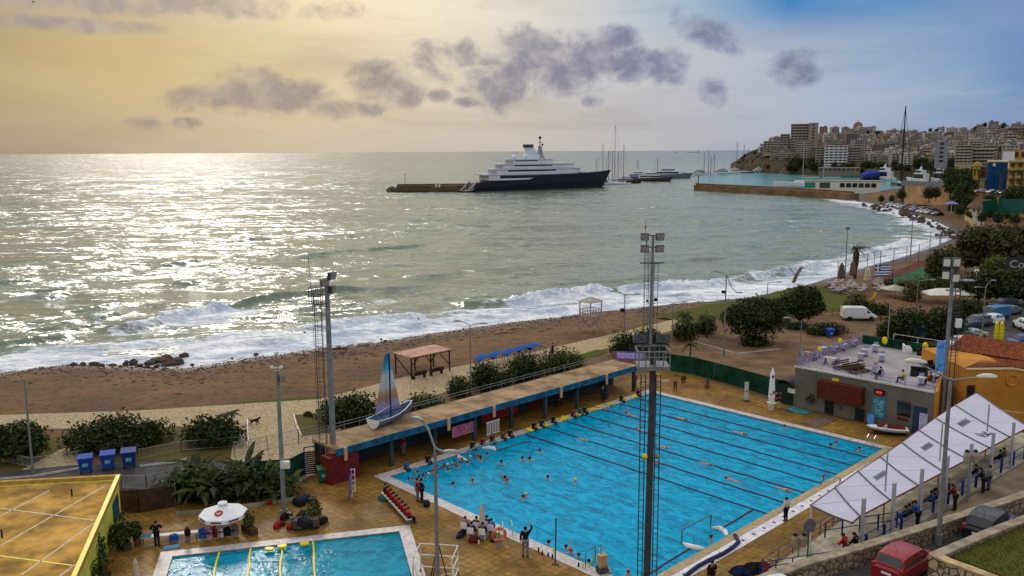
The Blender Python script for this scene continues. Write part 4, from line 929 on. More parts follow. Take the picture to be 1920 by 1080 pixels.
# ---- bar building with roof terrace
BZ4 = 4.0; BA0, BA1, BB0, BB1 = 12.7, 25.9, -6.1, -21.0
bar = thing('bar_building', 'grey flat roofed pool bar with a furnished roof terrace', 'building', L(0, 0), RZ)
GREYW = mat('grey_render', (0.15, 0.135, 0.115), 0.85, scale=0.4, amt=0.2)
ORW = mat('orange_render', (0.46, 0.20, 0.034), 0.8, scale=0.5, amt=0.15)
TERR = mat('pale_terrace_floor', (0.30, 0.27, 0.285), 0.75, scale=0.5, amt=0.15)
BQ = 21.2          # the bar narrows towards the back
m = MB(); m.prism([lf(BA0, BB0)[:2], lf(BA1, BB0)[:2], lf(BQ, BB1)[:2], lf(BA0, BB1)[:2]], 0, BZ4 - .06); m.ob('wall', GREYW, bar)
m = MB(); m.prism([lf(BA0 + .05, BB0 - .05)[:2], lf(BA1 - .05, BB0 - .05)[:2], lf(BQ - .05, BB1 + .05)[:2], lf(BA0 + .05, BB1 + .05)[:2]], BZ4 - .058, BZ4); m.ob('terrace_floor', TERR, bar)
m = MB(); m.box(*lf((BA0 + BA1) / 2, BB0 + .02, BZ4 - .05), BA1 - BA0 + .1, .16, .14); m.box(*lf(BA0, (BB0 + BB1) / 2, BZ4 - .05), .16, BB0 - BB1, .14); m.ob('parapet_edge', KERB, bar)
m = MB(); m.bar(lf(BA1 + .1, BB0 + .1, 2.0), lf(23.75, -13.4, 2.0), .22, 4.3); m.ob('side_wall', ORW, bar)
wp = lambda x, y: (lambda q: (local_ab(q)[0], q.z))(onplane(x, y, L(0, BB0), (-UY.x, -UY.y, 0)))
def wallbox(name, x0, y0, x1, y1, m_, d=.06, off=0.0, root=bar, z0=None):
 a0, z1_ = wp(x0, y0); a1, zz0 = wp(x1, y1); zz0 = z0 if z0 is not None else zz0
 return MB().box(*lf((a0 + a1) / 2, BB0 + d / 2 + off, zz0), abs(a1 - a0), d, z1_ - zz0).ob(name, m_, root)
wallbox('awning_board', 1538, 742, 1620, 775, mat('brown_red_board', (.10, .022, .015), .8), .8, z0=3.3)
wallbox('door', 1547, 750, 1562, 790, BLACK, .05, z0=.05); wallbox('door', 1604, 764, 1620, 800, BLACK, .05, z0=.05)
wallbox('wall_sign', 1561, 708, 1573, 716, YEL, .04)
o = wallbox('led_display', 1640, 729, 1659, 741, BLACK, .12)
LED = mat('red_led', (0.6, 0.0, 0.0), .5, emit=(1, .02, .01, 2.2))
a_, z_ = wp(1642.5, 731.5); a2_, z2_ = wp(1656.5, 739.5)
t_ = curve_text('8:30', (z_ - z2_) * 1.15, LED, 'digits', bar, lf((a_ + a2_) / 2, BB0 + .15, (z_ + z2_) / 2), (R(90), 0, R(180) * 0));
wallbox('poster', 1637, 742, 1659, 786, mat('blue_poster', (.02, .15, .27), .5, scale=1.6, col2=(.05, .32, .42)), .05)
m = MB()
for x, y, s in ((1642, 752, .14), (1654, 754, .12), (1648, 764, .3), (1645, 772, .16), (1652, 778, .12)):
 a, z = wp(x, y); m.torus(lf(a, BB0 + .075, z), s, .035, 'y', 12, 4)
m.ob('poster_drawing', mat('pale_blue', (.35, .55, .6), .6), bar)
wallbox('window', 1683, 754, 1707, 783, GLASS, .04); wallbox('window_frame', 1682, 752.6, 1708, 754.4, DKGREY, .08)
wallbox('red_panel', 1682, 781, 1702, 790, DRED, .05)
wallbox('blue_door', 1713, 760, 1736, 808, mat('night_blue_door', (.015, .035, .1), .5), .06, z0=.05)
a, z = wp(1733, 775); MB().box(*lf(a, BB0 + .1, .1), .7, .03, 1.9).ob('flag_drape', mat('pale_lilac', (.45, .42, .6), .7), bar)
a, z = wp(1632, 720); MB().box(*lf(a - .7, BB0 + .09, 3.0 - 1.2), .3, .1, .22).ob('meter_box', DKGREY, bar)
railing('front_railing', [lf(BA0 + .1, BB0 - .08, BZ4), lf(BA1 - .1, BB0 - .08, BZ4)], .55, mat('steel_blue', (.13, .17, .3), .5), bar, 1.3, 2, .02)
LIL = mat('lilac_screen', (0.25, 0.21, 0.33), 0.6, scale=3, amt=.3)
m = MB()
for k in range(34): m.box(*lf(BA0 + .12, BB0 - .2 - k * .43, BZ4), .04, .28, .95)
m.ob('side_screen', LIL, bar)
m = MB(); m.box(*lf((BA0 + BQ) / 2, BB1 + .15, BZ4), BQ - BA0, .25, .95); m.ob('back_screen', DGREEN, bar)
m = MB()
for k in range(3): m.tube([lf(16.0 + k * 2.5, BB1, BZ4), lf(16.0 + k * 2.5, BB1, BZ4 + 1.5)], .035, 5)
m.tube([lf(16.0, BB1, BZ4 + 1.5), lf(21.0, BB1, BZ4 + 1.5)], .03, 5); m.ob('back_rail', OFFW, bar)
# ---- orange buildings
TILE = mat('terracotta', (0.21, 0.058, 0.024), .85, scale=3, amt=.45)
def tiled(poly, name, root, z0, step=.28):
 """corrugated roof plane between a ridge and an eave: poly = eave0, eave1, ridge1, ridge0"""
 e0, e1, r1, r0_ = [Vector(p) for p in poly]; n = int((e1 - e0).length / step); m = MB(); nn = (e1 - e0).cross(r0_ - e0).normalized()
 if nn.z < 0: nn = -nn
 top, bot = [], []
 for k in range(n * 4 + 1):
  t = k / (n * 4); hgt = abs(math.sin(math.pi * k / 4)) * .11
  bot.append(e0.lerp(e1, t) + nn * hgt); top.append(r0_.lerp(r1, t) + nn * hgt)
 N = len(bot); m.add(bot + top, [(i, i + 1, N + i + 1, N + i) for i in range(N - 1)])
 m.quad(e0 - nn * .08, e1 - nn * .08, r1 - nn * .08, r0_ - nn * .08)
 return m.ob(name, TILE, root)
b1 = thing('orange_house', 'orange rendered house with corrugated terracotta roof behind the terrace', 'building', L(0, 0), RZ)
m = MB(); m.box(*lf(29.6, -21.5, 0), 13, 7.4, 5.45); m.ob('wall', ORW, b1)
tiled([lf(22.7, -17.4, 5.5), lf(36.4, -17.4, 5.5), lf(36.4, -21.4, 6.3), lf(22.7, -21.4, 6.3)], 'roof', b1, 0)
tiled([lf(22.7, -25.6, 5.5), lf(36.4, -25.6, 5.5), lf(36.4, -21.4, 6.3), lf(22.7, -21.4, 6.3)], 'roof_back', b1, 0)
m = MB(); m.box(*lf(29.5, -17.68, 5.2), 13.4, .2, .16); m.ob('cornice', CREAM, b1)
m = MB(); m.box(*lf(24.6, -17.77, 2.3), 1.9, .08, 1.6); m.ob('window', mat('green_glass', (.01, .04, .05), .1), b1)
m = MB(); m.tube([lf(23.3, -17.6, 0), lf(23.3, -17.6, 6.6)], .035, 5); m.tube([lf(23.8, -17.6, 0), lf(23.8, -17.6, 6.6)], .035, 5)
for k in range(17): m.tube([lf(23.3, -17.6, .4 + k * .38), lf(23.8, -17.6, .4 + k * .38)], .02, 4)
m.ob('wall_ladder', DKGREY, b1)
q = L(26.8, -10.6); b2 = thing('orange_house', 'orange gabled hall with a round medallion behind the far end of the awning', 'building', (q.x, q.y, 0), 0)
ga = [(0, 0, 0), (13, 0, 0), (13, 0, 3.9), (4.15, 0, 5.5), (0, 0, 5.5)]
m = MB(); m.add(ga + [(x, y + 8.5, z) for x, y, z in ga], [(0, 1, 2, 3, 4), (9, 8, 7, 6, 5)] + [(i, (i + 1) % 5, 5 + (i + 1) % 5, 5 + i) for i in range(5)]); m.ob('wall', ORW, b2)
rz_ = PD(1866, 666, q.y + 6.2); rx = rz_.x - q.x
tiled([(-.1, .15, 5.56), (4.15, .15, 5.56), (rx + 5, 6.2, rz_.z), (rx, 6.2, rz_.z)], 'roof', b2, 0, .3)
tiled([(4.15, .1, 5.58), (13.2, .1, 3.98), (13.2, 6.2, rz_.z - 1.2), (rx + 5, 6.2, rz_.z)], 'roof', b2, 0, .3)
m = MB(); m.bar((0, -.06, 5.52), (4.15, -.06, 5.52), .15); m.bar((4.15, -.06, 5.52), (13, -.06, 3.94), .15); m.ob('cornice', CREAM, b2)
md = PD(1897, 713, q.y) - q; m = MB(); m.torus((md.x, -.03, md.z), .5, .09, 'y', 20, 6); m.ob('medallion', ORW, b2)
m = MB(); m.box(.5, -.04, 2.6, .7, .06, 1.4); m.ob('window', GLASS, b2)
# ---- flat roofed building at the lower left
c0, c1, c2 = P(222, 897, 3.0), P(-60, 912, 3.0), P(138, 1090, 3.0)
yb = thing('yellow_building', 'yellow walled flat roofed building filling the lower left corner', 'building', (0, 0, 0))
poly = [c0, c2, c2 + (c2 - c0) * .25, c1 + (c2 - c0) * 1.3, c1]
m = MB(); m.prism([(p.x, p.y) for p in poly], 0, 2.98, bottom=False); m.ob('wall', YELW, yb)
ROOFM = mat('ochre_roof_felt', (0.40, 0.225, 0.052), 0.9, scale=0.5, amt=0.5, bump=0.3, bscale=5)
cen = sum((p for p in poly), Vector()) / 5
m = MB(); pi_ = [p + (cen - p).normalized() * .4 for p in poly]; m.add([(p.x, p.y, 2.985) for p in pi_], [tuple(range(5))]); o = m.ob('roof', ROOFM, yb); o.data.update()
if o.data.polygons[0].normal.z < 0: o.data.flip_normals()
m = MB()
for k, (p, q) in enumerate(((poly[0], poly[1]), (poly[4], poly[0]))): m.bar((p.x, p.y, 3.1), (q.x, q.y, 3.1), .3, .3)
m.ob('parapet', mat('ochre_parapet', (.42, .24, .05), .8), yb)
m = MB(); m.bar((poly[0].x + .02, poly[0].y, 3.26), (poly[1].x + .02, poly[1].y, 3.26), .26, .05); m.ob('parapet_top', YEL, yb)
LINE = mat('white_line_paint', (0.62, 0.55, 0.42), .8, amt=.2)
for (x0, y0, x1, y1) in ((0, 1024, 195, 912), (0, 968, 92, 920), (40, 1078, 180, 978), (0, 953, 180, 976), (0, 1042, 135, 1060), (112, 1080, 142, 1058)):
 p, q = P(x0, y0, 2.99), P(x1, y1, 2.99); MB().bar(p, q, .09, .012).ob('joint_strip', YEL if y0 == 1042 else LINE, yb)
pp_, pq_ = c0.lerp(c2, .06), c0.lerp(c2, .2)
m = MB(); nrm = Vector((-(c2 - c0).y, (c2 - c0).x, 0)).normalized(); nrm = nrm if nrm.x > 0 else -nrm
pa, pb = pp_ + nrm * .03, pq_ + nrm * .03; m.bar((pa.x, pa.y, 1.5), (pb.x, pb.y, 1.5), .05, 1.6); m.ob('wall_panel', mat('dark_blue_poster', (.01, .06, .12), .5, scale=2, amt=.6), yb)
for x, y in ((135, 930), (4, 1008)): p = P(x, y, 3.0); MB().tube([p, p + Vector((0, 0, .5))], .05, 6).ob('vent_pipe', BLACK, yb)
# ---- fences and gates on the left
def fence(name, pts, h, m_, label, cat='fence', bars=.14, posts=2.0, rails=2, solid=None):
 pts = [Vector(p) for p in pts]; rt = thing(name, label, cat, pts[0]); o3 = pts[0]
 m = MB(); m2 = MB()
 for p, q in zip(pts[:-1], pts[1:]):
  d = q - p; n = max(1, int(d.length / posts))
  for k in range(n + 1): t = p + d * k / n - o3; m.tube([t, t + Vector((0, 0, h + .05))], .035, 5)
  if solid: a = p - o3; b = q - o3; m2.bar(a + Vector((0, 0, h * .5)), b + Vector((0, 0, h * .5)), .05, h)
  else:
   for j in range(rails): zz = Vector((0, 0, .12 + (h - .14) * j / max(1, rails - 1))); m2.tube([p - o3 + zz, q - o3 + zz], .02, 4)
   if bars:
    n = int(d.length / bars)
    for k in range(n): t = p + d * (k + .5) / n - o3; m2.bar(t + Vector((0, 0, .1)), t + Vector((0, 0, h)), .014)
 m.ob('post', GREYM, rt); m2.ob('panel', m_, rt); return rt
fence('metal_railing', [P(205, 925), P(228, 917), P(275, 918), P(335, 903)], 1.1, GREYM, 'grey vertical bar railing above the brown fence by the yellow building')
BRF = mat('brown_boards', (.06, .035, .02), .8, scale=2, amt=.4)
fence('board_fence', [P(226, 962), P(262, 962), P(330, 950)], 1.7, BRF, 'brown board fence between the yellow building and banana plants', solid=True)
fence('metal_railing', [P(-40, 858), P(60, 878), P(145, 866)], .9, mat('pale_mesh', (.3, .3, .3), .6), 'low wire railing around the lawn at the left edge')
fence('metal_railing', [P(262, 862), P(340, 846), P(455, 838)], .9, mat('pale_mesh', (.3, .3, .3), .6), 'low wire railing behind the blue bins')
fence('metal_railing', [P(440, 858), P(560, 832), P(600, 822)], 1.3, GREYM, 'upright bar railing beside the paved plaza and gate')
fence('net_fence', [P(478, 910), P(545, 905), P(572, 890)], 1.9, DGREEN, 'dark netted fence behind the banana plants', solid=True)
g_ = thing('side_gate', 'brown slatted gate in a blue frame next to the cream gatepost', 'gate', P(572, 892), R(22))
m = MB(); m.bar((0, 0, 0), (0, 0, 2.3), .09); m.bar((1.6, 0, 0), (1.6, 0, 2.3), .09); m.bar((0, 0, 2.3), (1.6, 0, 2.3), .08); m.ob('frame', BLUEP, g_)
m = MB()
for k in range(11): m.box(.8, 0, .1 + k * .17, 1.5, .05, .13)
m.ob('slats', BRF, g_)
m = MB(); m.box(2.0, .1, 0, .75, .5, 2.3); m.ob('gatepost', CREAM, g_)
gq = [P(1232, 692), P(1300, 702), P(1380, 724), P(1440, 742), P(1492, 757)]
fence('net_fence', gq, 2.0, DGREEN, 'dark green netted fence at the far end of the big pool', solid=True, posts=3)
fence('kerb', [P(-60, 905), P(60, 895), P(148, 880)], .18, KERB, 'pale kerb of the service road left of the bins', 'kerb', solid=True)
fence('kerb', [P(262, 876), P(330, 868), P(350, 862)], .18, KERB, 'pale kerb right of the blue bins', 'kerb', solid=True)
fence('kerb', [P(551, 780), P(556, 800), P(566, 820)], .22, WHITE, 'white kerb of the small lawn left of the mast', 'kerb', solid=True)
fence('kerb', [P(464, 790), P(466, 835), P(462, 838)], .3, WHITE, 'white kerb at the end of the left hand shrubs', 'kerb', solid=True)
fence('kerb', [P(90, 805), P(135, 805)], .15, KERB, 'pale kerb along the promenade behind the left trees', 'kerb', solid=True)
fence('kerb', [P(1462, 655), P(1380, 664), P(1300, 640)], .14, KERB, 'long pale kerb across the parking court', 'kerb', solid=True)
fence('sea_fence', [P(1440, 596), P(1560, 592), P(1600, 588), P(1640, 583)], 1.0, BLACK, 'low dark fence along the sea lawn behind the round trees', bars=0, rails=3)
# ================================================================== vegetation
LEAFD = foliage('dark_leaves', (0.015, 0.028, 0.007), (0.040, 0.058, 0.011))
LEAFM = foliage('mid_leaves', (0.027, 0.043, 0.008), (0.07, 0.082, 0.015))
LEAFO = foliage('olive_leaves', (0.07, 0.075, 0.018), (0.13, 0.115, 0.03))
LEAFB = foliage('bright_leaves', (0.06, 0.10, 0.015), (0.12, 0.16, 0.03))
LEAFW = foliage('windblown_brown_leaves', (0.035, 0.040, 0.012), (0.09, 0.075, 0.028))
BARK = mat('bark', (0.075, 0.052, 0.035), 0.9, scale=3, amt=0.4, bump=0.6)
def leaves(lobes, n, size, seed, name, m_, parent=None, flat=0.3, sweep=(0, 0, 0)):
 rs = np.random.default_rng(seed); lob = np.array(lobes, float)
 vol = np.cbrt(lob[:, 3] * lob[:, 4] * lob[:, 5]) ** 2; pick = rs.choice(len(lob), n, p=vol / vol.sum())
 d = rs.normal(size=(n, 3)); d /= np.linalg.norm(d, axis=1)[:, None]
 r = rs.random(n) ** 0.32 * (1 + .10 * rs.normal(size=n))
 c = lob[pick, :3] + d * lob[pick, 3:6] * r[:, None]
 c[:, 2] = np.maximum(c[:, 2], 0.05 + .1 * rs.random(n))
 nrm = d + rs.normal(size=(n, 3)) * .8; nrm[:, 2] += flat; nrm /= np.linalg.norm(nrm, axis=1)[:, None]
 t = np.cross(nrm, rs.normal(size=(n, 3)) + np.array(sweep)[None] * 0); t /= np.linalg.norm(t, axis=1)[:, None]
 if any(sweep): t = t * .5 + np.array(sweep)[None]; t /= np.linalg.norm(t, axis=1)[:, None]
 u = np.cross(nrm, t); s = size * rs.uniform(.5, 1.35, n)[:, None]
 V = np.stack([c - t * s, c + u * s * .5, c + t * s * 1.05 + nrm * s * -.15, c - u * s * .5], 1)
 me = npmesh(name, V.reshape(-1, 3), np.arange(n * 4).reshape(n, 4), m_); o = bpy.data.objects.new(name, me); COL.objects.link(o)
 if parent: o.parent = parent
 return o
def lobes_for(w, d, h, k, seed, z0=0.0, ball=False):
 rs = np.random.default_rng(seed + 100); out = []
 if ball:
  out = [(0, 0, z0 + h * .5, w * .46, d * .46, h * .46)]
  for i in range(k):
   a = rs.uniform(0, 6.28); e = rs.uniform(-.5, 1.2); out.append((math.cos(a) * math.cos(e) * w * .33, math.sin(a) * math.cos(e) * d * .33, z0 + h * .5 + math.sin(e) * h * .3, w * .2, d * .2, h * .2))
  return out
 for i in range(k):
  rr_ = rs.uniform(.22, .36); x = rs.uniform(-.5 + rr_, .5 - rr_) * w; y = rs.uniform(-.5 + rr_, .5 - rr_) * d; top = h * rs.uniform(.62, 1.0)
  hz = top * rs.uniform(.35, .55); out.append((x, y, z0 + top - hz, w * rr_, d * rr_, hz)); out.append((x * 1.05, y * 1.05, z0 + h * .24, w * rr_ * 1.05, d * rr_ * 1.05, h * .26))
 return out
def bush(px0, px1, ytop, ybase, label, seed, m_=None, n=1700, size=.16, k=6, name='shrub', cat='shrub', group=None, ball=False, trunk=0, depth=None, z=0.0, shell=1):
 """a plant filling photo columns px0..px1 from ytop down to ybase"""
 xm = (px0 + px1) / 2; q = P(xm, ybase, z); w = (P(px1, ybase, z) - P(px0, ybase, z)).length; q2 = Vector((q.x, q.y, 0)).normalized()
 h = ZT(q, ytop) - z; dpt = depth or w * .8; c = Vector((q.x, q.y, z)) + q2 * dpt * .35
 h = ZT((c.x, c.y), ytop + 3) - z
 rt = thing(name, label, cat, c, 0, group)
 lb = lobes_for(w * (1.12 if ball else 1.32), dpt * 1.15, h - trunk, k, seed, trunk, ball)
 leaves(lb, int(n * 1.45), size, seed, 'crown' if cat == 'tree' else 'foliage', m_ or LEAFD, rt)
 m = MB(); rs = random.Random(seed)
 if trunk or cat == 'tree':
  m.tube([(0, 0, -.1), (rs.uniform(-.1, .1), 0, max(trunk, .5) * .6), (rs.uniform(-.15, .15), 0, trunk + (h - trunk) * .45)], [.2 * h / 5, .15 * h / 5, .06], 8)
  for i in range(5): l = lb[i % len(lb)]; m.tube([(0, 0, trunk + .1), (l[0] * .5, l[1] * .5, (trunk + l[2]) * .55), l[:3]], [.09, .06, .03], 5)
  m.ob('trunk', BARK, rt)
 else:
  for i in range(min(6, len(lb))): l = lb[i]; m.tube([(l[0] * .6, l[1] * .6, 0), (l[0], l[1], max(.2, l[2]))], .035, 5)
  m.ob('stem', BARK, rt)
 return rt
bush(-25, 88, 784, 872, 'dark round tree at the left edge behind the plain grey pole', 1, n=3200, size=.2, k=9, cat='tree', name='tree', trunk=.5)
bush(138, 268, 764, 852, 'largest dark shrub behind the three blue bins', 2, n=3800, size=.19, k=10)
bush(258, 332, 781, 834, 'low clipped hedge between the two dark left hand shrubs', 3, LEAFM, n=1500, size=.16, k=6)
bush(345, 456, 768, 842, 'dark shrub left of the paved plaza beside a small palm', 4, n=3000, size=.19, k=9)
bush(563, 583, 767, 781, 'small ball shrub on the little lawn by the mast', 5, n=300, size=.12, k=2)
bush(605, 708, 722, 802, 'broad dark shrub between the mast and the sailboat', 6, n=3000, size=.18, k=9)
bush(754, 832, 722, 778, 'loose dark shrub right of the sailboat', 7, LEAFM, n=1100, size=.17, k=6)
bush(832, 892, 695, 748, 'leafy shrub at the left end of the walkway hedge', 8, LEAFM, n=1400, size=.16, k=6)
bush(886, 962, 664, 738, 'dark tall shrub of the walkway hedge, behind the double armed lamp', 9, n=2600, size=.17, k=8)
bush(950, 1030, 655, 722, 'dark shrub of the walkway hedge below the blue sunshades', 10, n=2600, size=.17, k=8)
bush(1018, 1100, 642, 704, 'rounded shrub at the right end of the walkway hedge', 11, LEAFM, n=2400, size=.16, k=8)
bush(1144, 1205, 612, 672, 'dark shrub left of the far mast by the violet banner', 12, n=2200, size=.18, k=7)
bush(1195, 1252, 604, 664, 'dark shrub directly behind the far mast', 13, n=2200, size=.18, k=7)
bush(1262, 1308, 589, 640, 'shrub under the street lamp that leans over the palms', 14, LEAFM, n=1300, size=.18, k=5)
bush(1300, 1345, 583, 628, 'brownish shrub beside the palms near the tall promenade lamp', 15, LEAFM, n=1200, size=.18, k=5)
bush(1357, 1473, 554, 650, 'large round dense tree, front one of the pair in the parking court', 16, n=7000, size=.22, k=18, cat='tree', name='tree', ball=True, trunk=.25)
bush(1456, 1541, 530, 612, 'round dense tree behind the larger one in the parking court', 17, n=6000, size=.22, k=18, cat='tree', name='tree', ball=True, trunk=.3)
bush(1378, 1440, 622, 652, 'low dark shrub at the foot of the front round tree', 18, n=900, size=.18, k=4)
bush(1472, 1510, 596, 618, 'low hedge piece left of the kerbed island', 19, n=800, size=.17, k=4)
bush(1512, 1585, 599, 630, 'low dark hedge on the kerbed island below the white van', 20, n=1900, size=.16, k=7)
bush(1664, 1735, 566, 645, 'big dark hedge beyond the bar terrace, left half', 21, n=4200, size=.24, k=10)
bush(1722, 1800, 560, 640, 'big dark hedge beyond the bar terrace, right half', 22, n=4200, size=.24, k=10)
bush(1780, 1832, 552, 604, 'dark hedge behind the row of parked cars', 23, n=2200, size=.24, k=7)
bush(1795, 1882, 414, 515, 'windswept brownish tree above the tennis court', 24, LEAFW, n=5500, size=.5, k=13, cat='tree', name='tree', trunk=1.5)
bush(1868, 1950, 412, 525, 'windswept tree at the right edge of the picture', 25, LEAFW, n=5500, size=.5, k=13, cat='tree', name='tree', trunk=1.5)
bush(1738, 1782, 455, 530, 'narrow brown tree beside the triple floodlight', 26, LEAFW, n=1800, size=.38, k=7, cat='tree', name='tree', trunk=1.0)
bush(1842, 1895, 474, 540, 'bright green pine crown in front of the windswept trees', 27, LEAFB, n=1500, size=.3, k=6, cat='tree', name='tree', trunk=3.0)
bush(1800, 1870, 500, 570, 'dark tree in deep shade behind the blue van', 28, n=3500, size=.33, k=9, cat='tree', name='tree', trunk=1.0)
bush(1858, 1945, 498, 575, 'dark tree in deep shade at the right end of the car park', 29, n=3500, size=.33, k=9, cat='tree', name='tree', trunk=1.0)
bush(1584, 1640, 546, 594, 'mixed green planting behind the white van', 30, LEAFM, n=1500, size=.22, k=7)
bush(1636, 1668, 560, 592, 'green planting around the yellow beach flag', 31, LEAFM, n=700, size=.2, k=5)
bush(1688, 1722, 527, 566, 'light green bush left of the white marquee', 32, LEAFO, n=1200, size=.24, k=5)
bush(1716, 1800, 512, 548, 'long green hedge in front of the tennis court', 33, LEAFM, n=1800, size=.26, k=8)
bush(1655, 1675, 518, 535, 'small round shrub at the edge of the tennis court', 34, n=350, size=.22, k=3)
bush(1683, 1697, 522, 538, 'smaller round shrub near the tennis court corner', 35, n=250, size=.22, k=3)
bush(1736, 1760, 785, 808, 'green creeper at the corner of the bar and the awning', 36, LEAFB, n=500, size=.12, k=3)
bush(322, 548, 868, 946, 'dense dark undergrowth filling the banana plant bed', 37, n=3200, size=.17, k=14, depth=3)
bush(1640, 1700, 585, 640, 'dark hedge end beside the plain pale pole', 38, n=1800, size=.22, k=6)
bush(1745, 1800, 590, 640, 'low dark hedge along the parked cars', 39, n=1500, size=.2, k=6)
# small plants in pots and troughs
POT = mat('terracotta_pot', (.22, .085, .04), .8); TROUGH = mat('brown_trough', (.07, .04, .028), .8)
def potted(px, yb, ytop, wpx, label, seed, trough=None, m_=LEAFM, n=350, pm=POT, name='potted_plant', z=.03):
 q = P(px, yb, z); h = ZT(q, ytop) - z; w = wpx / F * (q - Vector((0, 0, H))).length; rt = thing(name, label, 'potted plant', q, RZ)
 m = MB()
 if trough: m.box(0, 0, 0, trough, .5, .45); m.ob('trough', pm, rt)
 else: m.lathe([(.2, 0), (.28, .4), (.3, .42)], 10); m.ob('pot', pm, rt)
 leaves(lobes_for(w, w, h - .4, 4, seed, .4), n, .13, seed, 'foliage', m_, rt)
 m = MB(); m.tube([(0, 0, .3), (.05, 0, h * .8)], .03, 5); m.ob('stem', BARK, rt); return rt
potted(190, 1075, 985, 70, 'leafy shrub against the yellow wall at the bottom left', 41, 2.0, n=1300, pm=TROUGH)
potted(233, 1026, 962, 60, 'leafy shrub in a brown trough by the corner of the yellow building', 42, 1.3, n=1000, pm=TROUGH)
potted(258, 1020, 965, 24, 'slim shrub right of the trough at the yellow building corner', 43, n=350)
potted(172, 1110, 1030, 50, 'shrub at the very bottom edge against the yellow wall', 44, n=700)
potted(468, 998, 948, 26, 'young sapling in a brown trough right of the white parasol', 45, 1.4, LEAFO, n=260, pm=TROUGH)
potted(592, 982, 922, 36, 'sapling with yellowing leaves beside the piled sports bags', 46, .8, LEAFO, n=420, pm=TROUGH)
potted(1527, 768, 722, 26, 'tall plant left of the bar door', 47, 1.2, n=500, pm=TROUGH)
potted(1577, 778, 738, 22, 'plant between the two bar doors', 48, 1.2, n=380, pm=TROUGH)
potted(1598, 783, 742, 20, 'dark plant right beside the second bar door', 49, 1.2, LEAFD, n=380, pm=TROUGH)
potted(1281, 718, 702, 12, 'small pot by the netted fence beyond the pool', 50, n=80)
potted(1326, 728, 706, 9, 'thin white flowering plant on the netted fence', 51, n=60, m_=LEAFO)
# palms
def frond(m, p, d, L_, droop, w=.35, n=6):
 p = Vector(p); d = Vector(d).normalized(); side = d.cross(Vector((0, 0, 1))).normalized(); prev = None
 for k in range(n + 1):
  t = k / n; c = p + d * L_ * t + Vector((0, 0, L_ * (.35 * t - droop * t * t))); ww = w * (math.sin(math.pi * min(1, .12 + t * .9)) + .05)
  cur = (c - side * ww - Vector((0, 0, ww * .5)), c, c + side * ww - Vector((0, 0, ww * .5)))
  if prev and k % 1 == 0: m.quad(prev[0], cur[0], cur[1], prev[1]); m.quad(prev[1], cur[1], cur[2], prev[2])
  prev = cur
def feather(m, p, d, L_, droop, n=13, w=.5, wind=(0, 0, 0)):
 """a palm frond of separate narrow leaflets"""
 p = Vector(p); d = Vector(d).normalized(); side = d.cross(Vector((0, 0, 1))).normalized(); wv = Vector(wind); prev = p
 for k in range(1, n + 1):
  t = k / n; c = p + d * L_ * t + Vector((0, 0, L_ * (.35 * t - droop * t * t))) + wv * t * t * L_
  m.bar(prev, c, .03); ll = w * math.sin(math.pi * (.15 + .8 * t)); dd = (c - prev).normalized()
  for s in (-1, 1):
   e = c + side * s * ll + dd * ll * .6 + wv * ll - Vector((0, 0, ll * .4)); b = dd * .045
   m.add([c - b, c + b, e], [(0, 1, 2)])
  prev = c
def palm(px, yb, ytop, label, nf=16, L_=1.6, seed=0, wind=(0, 0, 0), skirt=False, z=0.0, m_=LEAFM, tr=.16):
 q = P(px, yb, z); h = max(.3, ZT(q, ytop) - z - L_ * .35); rt = thing('palm_tree', label, 'palm', q); rs = random.Random(seed)
 m = MB(); m.tube([(0, 0, -.1), (rs.uniform(-.1, .1), 0, h * .5), (rs.uniform(-.1, .1), 0, h)], [tr, tr * .8, tr * .75], 8)
 if skirt: m.lathe([(tr, h * .3), (tr * 1.5, h * .5), (tr * 1.7, h * .85), (tr * 1.0, h * .95)], 9)
 m.ob('trunk', BARK, rt); m = MB()
 for k in range(nf):
  a = 2 * math.pi * k / nf + rs.uniform(-.2, .2); e = rs.uniform(-.15, .9); feather(m, (0, 0, h), (math.cos(a), math.sin(a), e), L_ * rs.uniform(.8, 1.1), rs.uniform(.6, 1.0), w=L_ * .3, wind=wind)
 m.ob('crown', m_, rt); return rt
palm(436, 815, 768, 'small palm on the lawn right of the left hand shrubs', 14, 1.0, 1, tr=.1)
palm(1293, 672, 642, 'low palm between the netted fence and parking court', 14, 1.1, 2, tr=.12)
palm(1325, 634, 592, 'bushy palm beneath the tall promenade lamp', 18, 1.6, 3)
palm(1283, 634, 585, 'bushy palm under the single armed street lamp', 18, 1.6, 4)
palm(1603, 522, 458, 'windblown palm with a shaggy trunk on the shore', 20, 2.6, 5, wind=(.55, 0, -.05), skirt=True, m_=LEAFW, tr=.36)
palm(1607, 590, 548, 'young palm left of the yellow beach flag', 16, 2.0, 6, m_=LEAFO)
palm(1700, 560, 522, 'young palm next to the white marquee', 16, 2.2, 7, m_=LEAFO)
palm(1290, 640, 604, 'short palm in the planting behind the netted fence', 14, 1.3, 8)
